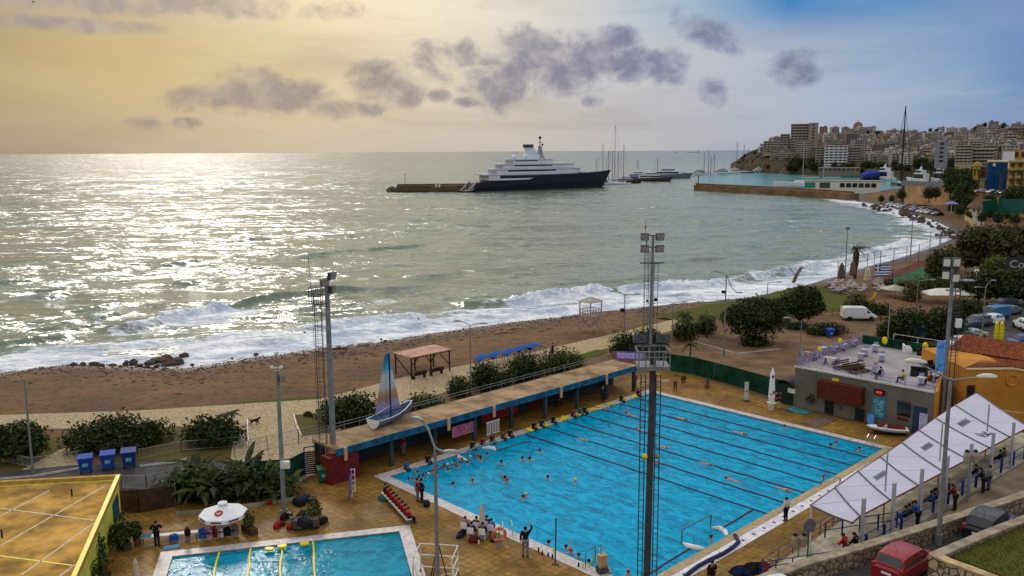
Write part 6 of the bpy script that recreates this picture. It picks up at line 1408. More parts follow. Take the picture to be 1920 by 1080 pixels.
 def endglass(i, j, nm, sgn):
  p, q = C[i], C[j]; m = MB(); off = .012 * sgn; f = lambda a, t, k: a[k] + (0)
  a = Vector((p[0], 0, p[4] if i == 0 and kind != 'hatch' else p[3]));
  lo = (p[0] + (q[0] - p[0]) * .12, p[1] * .86, p[4] + (q[4] - p[4]) * .12); hi = (p[0] + (q[0] - p[0]) * .88, q[2] * .84, p[4] + (q[4] - p[4]) * .88)
  m.quad((lo[0] + off, -lo[1], lo[2] + .012), (lo[0] + off, lo[1], lo[2] + .012), (hi[0] + off, hi[1], hi[2] + .012), (hi[0] + off, -hi[1], hi[2] + .012)); m.ob(nm, GLASS, rt)
 endglass(0, 1, 'rear_window', -1); endglass(len(C) - 1, len(C) - 2, 'windscreen', 1)
 for x in wb:
  for s in (-1, 1):
   m = MB(); m.torus((0, 0, 0), wr - .09, .1, 'y', 18, 6); o = m.ob('wheel', RUBBER, rt, (x, s * (w - .09), wr)); q = MB(); q.lathe([(wr - .1, -.06), (wr - .1, .06), (.05, .075)], 12); k = q.ob('rim', GREYM, o); k.rotation_euler = (R(90) * -s, 0, 0)
   m = MB(); m.lathe([(wr + .05, -.01), (wr + .05, .01)], 18); o = m.ob('wheel_arch', BLACK, rt, (x, s * (w + .0), wr + .02)); o.rotation_euler = (R(90), 0, 0)
 for s in (-1, 1):
  bx = B[1][0] - .01; MB().box(bx - .005, s * B[1][1] * .86, B[1][3] - .26, .07, .2, .3 if kind != 'van' else .4).ob('tail_light', mat('tail_lamp', (.35, .01, .01), .25), rt)
  fx = B[-2]; MB().box(fx[0] - .02, s * fx[1] * .84, fx[3] - .16, .16, .26, .13).ob('headlight', LAMPG, rt)
  MB().loft([[(.62 + dx, s * (w + .02), B[3][3] + .0 + z), (.62 + dx, s * (w + .2), B[3][3] + .02 + z), (.62 + dx, s * (w + .2), B[3][3] + .13 + z), (.62 + dx, s * (w + .02), B[3][3] + .1 + z)] for dx, z in ((-.06, 0), (.06, .02))]).ob('mirror', paintm, rt)
 MB().box(-Lh - .01, 0, B[1][2] + .28, .03, .5, .11).ob('number_plate', WHITE, rt)
 MB().box(-Lh + .02, 0, B[1][2] + .0, .12, w * 1.75, .2).ob('bumper', paintm if kind != 'van' else DKGREY, rt)
 if kind in ('hatch', 'sedan'): MB().tube([(-1.0 if kind == 'hatch' else .1, 0, 1.5), (-1.35 if kind == 'hatch' else -.3, 0, 1.95)], .012, 4).ob('aerial', BLACK, rt)
 return rt
def car_copy(src, loc, rz, label, pm, group=None):
 r = dup(src, loc, rz, label, None, group)
 for nm in ('body', 'roof', 'bumper', 'mirror'):
  for c in part(r, nm): recolour(c, pm)
 return r
PR_ = {k: paint(k, c) for k, c in dict(red=(.26, .012, .02), black=(.012, .014, .02), white=(.68, .7, .72), silver=(.34, .36, .38), blue=(.02, .06, .2), teal=(.012, .13, .28), grey=(.1, .11, .12), green=(.02, .06, .05), maroon=(.2, .015, .03)).items()}
q = P(1696, 1086, ZR); carA = car_proto('hatch', 'hatchback_car', 'dark red hatchback parked against the stone parapet, rear towards us', PR_['red'], (q.x + .3, q.y + .6, ZR), R(39))
q = P(1858, 1016, ZR - .1); carB = car_copy(carA, (q.x + .3, q.y + .7, ZR), R(42), 'black hatchback parked on the road behind the grass bank wall', PR_['black'])
q = P(1468, 1142, ZR); car_copy(carA, (q.x, q.y, ZR), R(32), 'pale hatchback only just peeping in at the bottom edge', PR_['white'])
q = P(1609, 600); vanA = car_proto('van', 'delivery_van', 'white panel van standing alone beside the sea lawn', PR_['white'], (q.x, q.y, .0), R(-6), 'van')
q = P(1868, 600); v2 = car_copy(vanA, (q.x, q.y + .5, .02), R(205), 'teal blue panel van parked among the cars by the hedge', PR_['teal'])
q = P(1830, 612); suv = car_proto('suv', 'estate_car', 'dark grey estate car in the row below the teal van', PR_['grey'], (q.x, q.y, .02), R(200))
q = P(1857, 608); car_copy(carA, (q.x, q.y, .02), R(205), 'white hatchback parked in front of the teal van', PR_['white'])
q = P(1833, 602); car_copy(suv, (q.x - .5, q.y + 1.2, .02), R(205), 'red car parked between dark cars beside the hedge', PR_['maroon'])
q = P(1816, 622); car_copy(carA, (q.x, q.y, .02), R(200), 'black hatchback below the dark grey estate car', PR_['black'])
q = P(1838, 636); sed = car_proto('sedan', 'saloon_car', 'silver saloon with a bright windscreen by the lantern lamp', PR_['silver'], (q.x - 1.4, q.y, .02), R(192))
q = P(1806, 640); car_copy(sed, (q.x - .5, q.y, .02), R(192), 'dark green saloon in front of the silver one', PR_['green'])
q = P(1800, 652); car_copy(carA, (q.x - .2, q.y, .02), R(190), 'white hatchback nearest the mast, hidden by the tiled roof', PR_['white'])
q = P(1895, 582); car_copy(suv, (q.x, q.y + 2, .02), R(200), 'black estate car at the top end of the car park', PR_['black'])
q = P(1886, 592); car_copy(sed, (q.x + 1, q.y + 1.0, .02), R(205), 'dark saloon with bright headlights behind the teal van', PR_['grey'])
q = P(1920, 618); car_copy(suv, (q.x, q.y, .02), R(80), 'white estate car at the right edge of the car park', PR_['white'])
q = P(1915, 648); car_copy(sed, (q.x, q.y, .02), R(200), 'blue saloon behind the yellow inflatable boards', PR_['blue'])
# ================================================================== beach and promenade objects
# sailboat on the walkway roof
s0, s1 = P(700, 806, 2.78), P(770, 772, 2.78); d = s1 - s0; Ls = d.length; sb = thing('display_sailboat', 'open wooden sailing dinghy with a printed sail standing on the walkway roof', 'sailboat', s0, math.atan2(d.y, d.x))
HULLM = mat('faded_blue_hull', (.10, .16, .25), .6, scale=1.2, amt=.35)
secs = []
for t in np.linspace(0, 1, 9):
 w = .78 * (math.sin(math.pi * min(.98, .28 + t * .72)) ** .6) ; x = Ls * t * 1.0; zk = .02 + .30 * abs(t - .45) ** 2; zt = .72 + .38 * (t - .4) ** 2 * 2
 secs.append([(x, -w, zt), (x, -w * .85, zt * .55 + zk * .45), (x, -w * .35, zk + .05), (x, 0, zk), (x, w * .35, zk + .05), (x, w * .85, zt * .55 + zk * .45), (x, w, zt)])
m = MB(); m.loft(secs, closed=False, cap=False); m.loft([[(p[0], p[1] * .94, p[2] + .012) for p in s] for s in secs], closed=False, cap=False); m.ob('hull', HULLM, sb)
m = MB(); m.add([(p[0] - .01, p[1], p[2]) for p in secs[0]], [tuple(range(7))]); m.ob('transom', WHITE, sb)
m = MB(); m.tube([(s[0][0], s[0][1], s[0][2]) for s in secs] + [(secs[-1][6][0], secs[-1][6][1], secs[-1][6][2])] + [(s[6][0], s[6][1], s[6][2]) for s in reversed(secs)], .04, 5); m.ob('gunwale', WHITE, sb)
for k in range(1, 8): MB().tube([(p[0], p[1] * .92, p[2]) for p in secs[k]], .03, 4).ob('rib', DKGREY, sb)
mh = ZT(s0.lerp(s1, .45), 661) - 2.78; mx = Ls * .45
MB().tube([(mx, 0, .05), (mx, 0, mh)], .085, 8).ob('mast', mat('navy_mast', (.012, .03, .08), .5), sb)
sm = bpy.data.materials.new('printed_sail'); sm.use_nodes = True; G = NG(sm.node_tree); b = sm.node_tree.nodes['Principled BSDF']; tcn = G.n('ShaderNodeTexCoord'); sx = G.n('ShaderNodeSeparateXYZ'); G.l(tcn.outputs['Object'], sx.inputs[0])
zz = G.math('ADD', sx.outputs[2], G.math('MULTIPLY', G.math('SUBTRACT', G.noise(tcn.outputs['Object'], 2.2, 5), .5), .9))
G.l(G.ramp(G.math('DIVIDE', zz, mh), [(0.15, (.16, .15, .34)), (.26, (.30, .27, .46)), (.34, (.32, .17, .10)), (.42, (.42, .20, .10)), (.50, (.48, .46, .47)), (.68, (.50, .50, .54)), (.78, (.05, .34, .48)), (.92, (.01, .13, .30))]), b.inputs['Base Color']); b.inputs['Roughness'].default_value = .7
def sail(pts, bow):
 m = MB(); n = 10; rows = []
 a, b_, c = [Vector(p) for p in pts]        # top, luff foot, clew
 for i in range(n + 1):
  t = i / n; p, q2 = a.lerp(b_, t), a.lerp(c, t); rows.append([p.lerp(q2, j / 6) + Vector((0, bow * math.sin(math.pi * j / 6) * t, 0)) for j in range(7)])
 m.add([p for r_ in rows for p in r_], [(i * 7 + j, i * 7 + j + 1, (i + 1) * 7 + j + 1, (i + 1) * 7 + j) for i in range(n) for j in range(6)])
 m.add([p + Vector((0, .012, 0)) for r_ in rows for p in r_], [((i + 1) * 7 + j, (i + 1) * 7 + j + 1, i * 7 + j + 1, i * 7 + j) for i in range(n) for j in range(6)]); return m
sail([(mx - .55, .0, mh - .05), (mx - .1, 0, .85), (mx - 1.6, .45, .85)], .12).ob('sail', sm, sb)
m = MB(); m.quad((mx - .55, 0, mh - .05), (mx - .08, 0, mh - .02), (mx - .1, 0, .85), (mx - .35, 0.05, 1.0)); m.ob('sail_panel', sm, sb)
sail([(mx + .12, 0, mh - .6), (mx + .1, 0, 1.0), (mx + 1.25, -.1, 1.15)], -.06).ob('jib', sm, sb)
m = MB(); m.tube([(mx - .1, 0, 1.35), (mx - 1.5, .42, .95)], .035, 5); m.ob('boom', WHITE, sb)
# pergola shelter on the promenade
a, b_, c = P(742, 668, 2.3), P(847, 655, 2.3), P(772, 668, 2.3)
pq = [P(746, 706), P(772, 711), P(843, 695), P(815, 690)]; ux_ = (pq[2] - pq[1]); wx = ux_.length; sh_ = thing('beach_shelter', 'open beach shelter with a faded pink flat roof and two dark benches', 'shelter', pq[1], math.atan2(ux_.y, ux_.x)); hS = ZT(pq[1], 671); dS = 3.0
m = MB(); m.box(wx / 2, dS / 2, hS, wx + .5, dS + .4, .12); m.ob('roof', PINKR, sh_)
DKW = mat('dark_beams', (.03, .018, .014), .7)
for x in (0, wx / 2, wx):
 for y in (0, dS): MB().box(x, y, 0, .13, .13, hS).ob('post', DKW, sh_)
for p, q in (((0, 0, .3), (0, dS, hS * .85)), ((0, 0, hS * .6), (wx * .2, 0, hS)), ((wx / 2, 0, hS * .6), (wx * .36, 0, hS)), ((wx / 2, 0, hS * .6), (wx * .64, 0, hS)), ((wx, 0, hS * .3), (wx * .72, 0, hS)), ((wx, dS, hS * .6), (wx, 0, hS))): MB().bar(p, q, .09).ob('brace', DKW, sh_)
m = MB(); m.bar((0, 0, hS - .06), (wx, 0, hS - .06), .14); m.bar((0, dS, hS - .06), (wx, dS, hS - .06), .14); m.ob('beam', DKW, sh_)
for x, y, lb in ((788, 710, 'dark bench under the left half of the beach shelter'), (820, 703, 'dark bench under the right half of the beach shelter')):
 q = P(x, y); bb = thing('park_bench', lb, 'bench', q, math.atan2(ux_.y, ux_.x), 'benches under the beach shelter'); MB().box(0, .2, .4, 1.7, .45, .06).ob('seat', DKW, bb); MB().box(0, -.06, .45, 1.7, .06, .42).ob('backrest', DKW, bb)
 for k in (-.75, .75): MB().box(k, .2, 0, .08, .42, .4).ob('leg', DKW, bb)
# lifeguard tower
q = P(1107, 621, -.1); lt = thing('lifeguard_tower', 'white wooden lifeguard tower standing on the beach by the surf', 'tower', q, R(40)); hT = ZT(q, 560) + .1; w = 2.1 / 2
LW = mat('weathered_white_wood', (.36, .30, .25), .8, scale=2, amt=.25)
for sx in (-1, 1):
 for sy in (-1, 1): MB().bar((sx * w * 1.12, sy * w * 1.12, -.3), (sx * w, sy * w, hT - .35), .16).ob('post', LW, lt)
MB().box(0, 0, hT * .48, 2.3, 2.3, .12).ob('platform', LW, lt)
m = MB(); m.box(0, 0, hT - .4, 2.4, 2.4, .1); m.add([(-1.3, -1.3, hT - .3), (1.3, -1.3, hT - .3), (1.3, 1.3, hT - .3), (-1.3, 1.3, hT - .3), (0, 0, hT + .3)], [(0, 1, 4), (1, 2, 4), (2, 3, 4), (3, 0, 4), (3, 2, 1, 0)]); m.ob('roof', LW, lt)
m = MB(); zf = hT * .48
for s in (-1, 1):
 for j in (.45, .95): m.bar((s * w, -w, zf + j), (s * w, w, zf + j), .07); m.bar((-w, s * w, zf + j), (w, s * w, zf + j), .07)
 for k in range(5): m.bar((s * w, -w + k * .5, zf), (s * w, -w + k * .5, zf + .95), .05); m.bar((-w + k * .5, s * w, zf), (-w + k * .5, s * w, zf + .95), .05)
m.ob('railing', LW, lt)
for s in (-1, 1):
 for a, b_ in (((s * w, -w, .2), (s * w, w, zf)), ((s * w, w, .2), (s * w, -w, zf)), ((-w, s * w, .2), (w, s * w, zf)), ((w, s * w, .2), (-w, s * w, zf))): MB().bar(a, b_, .1).ob('brace', LW, lt)
# blue sunshades
for k, (x, y, lb) in enumerate(((911, 690, 'blue sunshade at the left end of the row, apart from the rest'), (936, 684, 'second blue sunshade from the left in the row'), (962, 678, 'blue sunshade in the middle of the row'), (984, 672, 'blue sunshade left of the highest one'), (1004, 668, 'highest blue sunshade at the right end of the row'))):
 q = P(x, y, -.1); t = thing('sunshade', lb, 'sunshade', q, R(24), 'blue sunshades on the beach'); h = 1.0
 m = MB(); m.loft([[(-1.14 + .38 * j, yy, h + .55 * math.sin(math.pi * j / 6) ** .8 + dz) for j in range(7)] + [(-1.14 + .38 * j, yy, h + .55 * math.sin(math.pi * j / 6) ** .8 + dz - .04) for j in reversed(range(7))] for yy, dz in ((-.9, 0), (0, .06), (.9, 0))]); m.ob('shade', mat('blue_fabric', (.012, .07, .30), .85, amt=.2), t)
 for sx in (-1.05, 1.05):
  for sy in (-.8, .8): MB().tube([(sx, sy, 0), (sx, sy, h)], .03, 5).ob('pole', DKGREY, t)
# bins
def bin_(x, y, label, m_, s=1.0, rz=R(20), lid=None):
 q = P(x, y, .02); t = thing('wheeled_bin', label, 'bin', q, rz); t.scale = (s * .86, s * .86, s * 1.22)
 m = MB(); m.loft([[(-w, -dd, z), (w, -dd, z), (w, dd, z), (-w, dd, z)] for z, w, dd in ((.18, .5, .36), (1.05, .66, .5))]); m.ob('body', m_, t)
 m = MB(); m.loft([[(-.7, -.55, z), (.7, -.55, z), (.68, .5, z + dz), (-.68, .5, z + dz)] for z, dz in ((1.06, 0), (1.16, .14))]); m.ob('lid', lid or m_, t)
 for i in (-1, 1):
  for j in (-1, 1): m = MB(); m.torus((i * .45, j * .3, .1), .07, .035, 'y', 10, 5); m.ob('wheel', RUBBER, t)
 MB().box(0, -.44, .5, .5, .03, .35).ob('sticker', mat('sticker_blue', (.12, .35, .45), .6, scale=8, amt=.6), t)
bin_(162, 886, 'blue wheeled bin, leftmost of three, with a pale sticker', BBLUE, .92); bin_(204, 880, 'blue wheeled bin, middle of three', BBLUE, .95); bin_(243, 876, 'dark blue wheeled bin, rightmost of three by the kerb', BLUEP, .98)
bin_(607, 904, 'green litter bin at the foot of the left mast', GREENP, .8); bin_(1556, 633, 'small blue bin standing in front of the island hedge', BBLUE, .8)
# rocks
rs = np.random.default_rng(21)
def rock_mesh(seed):
 import bmesh
 bm = bmesh.new(); bmesh.ops.create_icosphere(bm, subdivisions=2, radius=1); r_ = np.random.default_rng(seed); k = r_.normal(size=(5, 3)); ph = r_.uniform(0, 6, 5)
 for v in bm.verts:
  f = 1 + sum(.13 * math.sin(float(np.dot(k[i], v.co)) * 2.2 + ph[i]) for i in range(5)); v.co = v.co * f; v.co.z *= .62
 me = bpy.data.meshes.new('rock'); bm.to_mesh(me); bm.free(); return me
ROCK = mat('shore_rock', (.075, .052, .038), .8, scale=1.5, amt=.5, bump=.7); RMS = [rock_mesh(k) for k in range(5)]
for me in RMS: me.materials.append(ROCK)
RKL = ['dark boulder in the heap at the left hand waterline', 'rock lying in the strip of stones at the left hand waterline']
big = [(283, 679, 1.0), (300, 676, 1.15), (322, 680, 1.3), (335, 676, .9), (346, 666, .8), (312, 671, .9), (237, 680, .7), (250, 678, .8), (212, 684, .5), (190, 686, .7), (176, 683, .75), (154, 684, .6), (138, 684, .75), (120, 690, .6), (100, 690, .5), (78, 694, .7), (60, 697, .7), (45, 700, .6), (30, 704, .6), (14, 707, .7), (2, 712, .8), (262, 684, .5), (225, 688, .4), (275, 688, .5), (295, 686, .5), (90, 698, .4), (130, 692, .4), (165, 693, .4), (20, 712, .4), (52, 706, .4), (480, 664, .35), (435, 672, .3), (360, 684, .4), (715, 636, .35), (722, 640, .4), (850, 622, .3)]
def rock(x, y, s, lb, grp, z=None):
 s = s * .75
 q = P(x, y, SEA + .3) if z is None else P(x, y, z); o = bpy.data.objects.new('rock', random.choice(RMS)); COL.objects.link(o); o.location = (q.x, q.y, q.z - s * .1); o.scale = (s * random.uniform(.8, 1.4), s * random.uniform(.8, 1.2), s); o.rotation_euler = (random.uniform(-.2, .2), 0, random.uniform(0, 6)); tag(o, lb, 'rock', grp)
for i, (x, y, s) in enumerate(big): rock(x, y, s, RKL[0] if i < 8 else (RKL[1] if i < 30 else 'single dark stone on the wet sand beside the surf'), 'boulders in the waterline heap' if i < 8 else ('rocks along the left waterline' if i < 30 else 'single stones beside the surf'))
for i in range(90):
 t = random.random(); k = t * 5; sx = [(1612, 382), (1660, 393), (1705, 404), (1742, 418), (1772, 432), (1785, 445)]; j = min(4, int(k)); u = k - j
 x = sx[j][0] + (sx[j + 1][0] - sx[j][0]) * u + random.uniform(-3, 7); y = sx[j][1] + (sx[j + 1][1] - sx[j][1]) * u + random.uniform(-5, 4)
 rock(x, y, random.uniform(.5, 1.4), 'boulder of the rocky shore below the far parked cars', 'boulders of the rocky far shore', SEA + random.uniform(.2, 1.3))
m = MB()      # loose shingle nobody would count
for i in range(1500):
 x = random.uniform(-40, 1500); ys = np.interp(x, [p[0] for p in SHP], [p[1] for p in SHP]); q = P(x, ys, SEA); dd = (Vector((0, 0)) - q.xy).normalized() * abs(random.gauss(3.0, 3.5)); p = q.xy + dd; s = random.uniform(.05, .22); z = float(ground_z(np.array([p.x]), np.array([p.y]))[0]) if i % 1 == 0 else 0
 m.add([(p.x - s, p.y, z), (p.x, p.y - s * .8, z), (p.x + s, p.y + .02, z), (p.x + .02, p.y + s * .8, z), (p.x, p.y, z + s * .7)], [(0, 1, 4), (1, 2, 4), (2, 3, 4), (3, 0, 4)])
tag(m.ob('shingle', ROCK), kind='stuff')
m = MB()      # washed up weed and litter strewn over the sand
for i in range(900):
 x = random.uniform(-20, 1350); c_ = i % 9; x0 = (90, 260, 420, 560, 620, 700, 830, 1000, 1180)[c_]; x = random.gauss(x0, 70) if i % 3 else x; ys = np.interp(x, [p[0] for p in SHP], [p[1] for p in SHP]); q = P(x, ys, SEA); dd = (Vector((0, 0)) - q.xy).normalized() * abs(random.gauss(8, 6)); p = q.xy + dd; s = random.uniform(.06, .3); z = float(ground_z(np.array([p.x]), np.array([p.y]))[0]) + .03; a = random.uniform(0, 3)
 m.add([(p.x + s * 1.8 * math.cos(a + k * 1.57) * (1 if k % 2 else .45), p.y + s * 1.8 * math.sin(a + k * 1.57) * (1 if k % 2 else .45), z) for k in range(4)] + [(p.x, p.y, z + s * .4)], [(0, 1, 4), (1, 2, 4), (2, 3, 4), (3, 0, 4)])
tag(m.ob('beach_litter', WOODD), kind='stuff')
for x, y, w, lb in ((966, 618, 1.9, 'grey driftwood log lying above the surf'), (945, 625, 1.6, 'bent driftwood branch left of the log'), (635, 656, 1.2, 'dark driftwood piece on the wet sand')):
 q = P(x, y, -1.2); m = MB(); m.tube([(-w, 0, .1), (-.2 * w, .15, .2), (w, -.1, .15)], [.12, .17, .08], 7); m.tube([(0, 0, .2), (.3, .3, .5)], .05, 5); o = m.ob('driftwood', WOODL if 'log' in lb else WOODD, None, q, R(25)); tag(o, lb, 'driftwood')
# dog and gulls
q = P(477, 797, .02); dg = thing('dog', 'small dark dog trotting across the paved plaza', 'dog', q, R(10))
pts = dict(pel=((-.28, 0, .44), .1), mid=((0, 0, .45), .12), che=((.25, 0, .46), .14), nec=((.4, 0, .6), .075), hed=((.5, 0, .68), .075), muz=((.63, 0, .64), .04), ta1=((-.42, 0, .52), .03), ta2=((-.55, 0, .66), .018), eL=((.47, .05, .78), .02), eR=((.47, -.05, .78), .02))
ed = [('pel', 'mid'), ('mid', 'che'), ('che', 'nec'), ('nec', 'hed'), ('hed', 'muz'), ('pel', 'ta1'), ('ta1', 'ta2'), ('hed', 'eL'), ('hed', 'eR')]
for s, y in (('L', .09), ('R', -.09)):
 dx = .12 if s == 'L' else -.1
 pts.update({'fk' + s: ((.27 + dx * .5, y, .25), .045), 'fp' + s: ((.27 + dx, y, .03), .03), 'hk' + s: ((-.2 - dx * .3, y, .3), .06), 'hh' + s: ((-.36 - dx * .5, y, .18), .032), 'hp' + s: ((-.32 - dx, y, .03), .03)}); ed += [('che', 'fk' + s), ('fk' + s, 'fp' + s), ('pel', 'hk' + s), ('hk' + s, 'hh' + s), ('hh' + s, 'hp' + s)]
o = bpy.data.objects.new('body', skin('body', pts, ed, 'mid', mat('brown_fur', (.045, .025, .015), .9))); COL.objects.link(o); o.parent = dg
m = MB(); m.torus((.41, 0, .6), .075, .012, 'x', 10, 4); m.ob('collar', REDP, dg)
for x, y, r_, lb in ((571, 624, 118, 'dark gull flying low over the surf left of the mast'), (785, 598, 125, 'gull skimming the surf near the shelter'), (62, 4, 160, 'dark bird high in the sky at the upper left corner')):
 q = PR(x, y, r_); gl_ = thing('gull', lb, 'gull', q, R(30)); pts = dict(a=((-.22, 0, 0), .03), b=((0, 0, 0), .07), c=((.16, 0, .02), .05), d=((.25, 0, .03), .018)); o = bpy.data.objects.new('body', skin('body', pts, [('a', 'b'), ('b', 'c'), ('c', 'd')], 'b', mat('gull_grey', (.05, .05, .055), .7))); COL.objects.link(o); o.parent = gl_
 for s in (-1, 1): m = MB(); m.add([(.07, s * .05, .03), (-.1, s * .05, .03), (-.03, s * .3, .16), (.08, s * .3, .16), (-.12, s * .62, .08)], [(0, 1, 2, 3), (3, 2, 4)]); m.ob('wing', BLACK, gl_)
# ================================================================== deck furniture
def folded(x, yb, yt, label, m_, z=.03, r_=.16, pot=False, emblem=False):
 q = P(x, yb, z); h = ZT(q, yt) - z; t = thing('folded_parasol', label, 'parasol', q); m = MB(); m.tube([(0, 0, 0), (0, 0, h)], .035, 6); m.ob('pole', OFFW, t)
 m = MB(); m.lathe([(r_ * .95, h * .22), (r_ * 1.1, h * .3), (r_ * .9, h * .6), (r_ * .7, h * .85), (.04, h)], 9); m.ob('canopy', m_, t)
 if pot: m = MB(); m.lathe([(.24, 0), (.38, .62), (.42, .64), (.42, .72), (.36, .72)], 12); m.ob('pot', OFFW, t)
 else: MB().box(0, 0, 0, .55, .55, .12).ob('base', CONC, t)
 if emblem:
  for z_, s, dx in ((h * .80, .13, 0), (h * .45, .09, .12), (h * .38, .09, -.12), (h * .42, .12, .1)): m = MB(); m.sph((dx - .02, -r_ * .95, z_), (s, .05, s * 1.1), 10, 6); m.ob('emblem', REDP, t)
 return t
CANVC = mat('cream_canvas', (.50, .42, .31), .8, amt=.12)
folded(904, 1008, 944, 'folded cream parasol among the seated group at the pool edge', CANVC, r_=.2); folded(257, 1100, 1046, 'folded cream parasol at the bottom left by the small pool', CANVC, r_=.2)
folded(1446, 768, 689, 'folded white parasol with red emblems standing in a white pot', WHITE, r_=.3, pot=True, emblem=True)
q = P(421, 1003, .03); pz = thing('open_parasol', 'large open white parasol with a red round emblem beside the towel bench', 'parasol', q); hp = ZT(q, 944)
MB().tube([(0, 0, 0), (0, 0, hp)], .035, 6).ob('pole', OFFW, pz)
m = MB(); n = 8; Rr = 1.55; ring = [(Rr * math.cos(2 * math.pi * (k + .5) / n), Rr * math.sin(2 * math.pi * (k + .5) / n), hp - .62) for k in range(n)]
m.add(ring + [(0, 0, hp)] + [(x, y, z - .24) for x, y, z in ring], [(k, (k + 1) % n, n) for k in range(n)] + [(n + 1 + k, n + 1 + (k + 1) % n, (k + 1) % n, k) for k in range(n)]); m.ob('canopy', WHITE, pz)
m = MB(); m.lathe([(.34, hp - .03), (.3, hp + .07), (.03, hp + .16)], 8); m.ob('vent', WHITE, pz)
nn = Vector((0, -math.sin(math.atan2(.62, Rr * .92)), math.cos(math.atan2(.62, Rr * .92)))); m = MB(); m.lathe([(.27, -.004), (.27, .004)], 20); o = m.ob('emblem', REDP, pz, Vector((0, -.82, hp - .62 * .82 / (Rr * .924))) + nn * .02); o.rotation_euler = (R(23.5), 0, 0)
m = MB(); m.bar((-.12, .02, .012), (-.02, -.1, .012), .05, .01); m.bar((-.02, -.1, .012), (.15, .1, .012), .05, .01); m.ob('tick', WHITE, o)
for k in range(n):
 a = 2 * math.pi * (k + 1) / n + .0; c0_, c1_ = Vector(ring[k]), Vector(ring[(k + 1) % n]); mid = (c0_ + c1_) / 2; dd = (c1_ - c0_).normalized(); on = Vector((mid.x, mid.y, 0)).normalized() * .012; m = MB(); m.quad(mid - dd * .34 + on - Vector((0, 0, .18)), mid + dd * .34 + on - Vector((0, 0, .18)), mid + dd * .34 + on - Vector((0, 0, .06)), mid - dd * .34 + on - Vector((0, 0, .06))); m.ob('valance_print', mat('dark_rose', (.2, .04, .06), .7), pz)
# towel bench and clothes
def bench2(x0, y0, x1, y1, label, m_=OFFW, w=.42, h=.45, name='long_bench'):
 p, q = P(x0, y0, .03), P(x1, y1, .03); d = q - p; t = thing(name, label, 'bench', p, math.atan2(d.y, d.x)); MB().box(d.length / 2, 0, h - .05, d.length, w, .06).ob('seat', m_, t)
 for k in (.1, d.length / 2, d.length - .1):
  for s in (-1, 1): MB().box(k, s * w * .4, 0, .05, .05, h - .05).ob('leg', GREYM, t)
 return t, p, d
t, p, d = bench2(265, 1019, 372, 1008, 'white bench with towels in front of the parasol')
def cloth(pos, sx, sy, sz, m_, label, rz=0, name='towel', cat='towel'):
 m = MB(); n = 5; V = [(sx * (i / n - .5), sy * (j / n - .5), sz * (.55 + .45 * math.sin(i * 1.7 + j * 2.3))) for i in range(n + 1) for j in range(n + 1)]
 m.add(V + [(x, y, 0) for x, y, z in V], [(i * 6 + j, (i + 1) * 6 + j, (i + 1) * 6 + j + 1, i * 6 + j + 1) for i in range(n) for j in range(n)] + [(36 + i, 36 + i + 6, i + 6, i) for i in range(0, 30, 6)] + [(41 + i, 5 + i, 11 + i, 47 + i) for i in range(0, 30, 6)] + [(36 + j, j, j + 1, 37 + j) for j in range(5)] + [(66 + j, 67 + j, 31 + j, 30 + j) for j in range(5)])
 o = m.ob(name, m_, None, pos, rz, smooth=False); return tag(o, label, cat)
LB2 = mat('light_blue_towel', (.12, .27, .42), .9, scale=6, amt=.3); RB = mat('royal_blue_towel', (.02, .09, .5), .9)
cloth(p + d * .1 + Vector((0, 0, .43)), .55, .4, .16, LB2, 'folded light blue towel on the left end of the white bench', .2); cloth(p + d * .6 + Vector((0, -.2, .05)), .5, .12, .5, RB, 'royal blue towel hanging from the white bench', .1)
cloth(P(322, 1026, .04), 1.0, .5, .08, LB2, 'light blue towel lying on the wet deck in front of the bench', .5); cloth(P(352, 1012, .05), .25, .2, .5, CL['pink'], 'pale pink towel draped beside the white bench', .1)
cr, p, d = bench2(378, 1012, 446, 1004, 'dark bench loaded with hanging clothes under the parasol', BLACK, .5, .5)
for k, (u_, m_, lb) in enumerate(((.05, CL['blue'], 'blue top hanging at the left end of the clothes bench'), (.22, CL['pink'], 'lilac towel hanging second on the clothes bench'), (.36, CL['red'], 'pink red towel hanging on the clothes bench'), (.52, CL['white'], 'white towel hanging in the middle of the clothes bench'), (.72, CL['black'], 'black jacket piled on the clothes bench'), (.92, CL['grey'], 'grey patterned top hanging at the right end of the bench'))):
 cloth(p + d * u_ + Vector((0, -.05, .12)), .48, .3, .75 if k != 4 else .6, m_, lb, .1, 'clothing', 'clothing')
m = MB(); m.sph((0, 0, .3), (.22, .16, .3)); m.torus((0, 0, .58), .09, .02, 'y', 10, 4); tag(m.ob('backpack', CL['black'], None, P(352, 1006, .45)), 'black backpack on the right end of the white bench', 'bag')
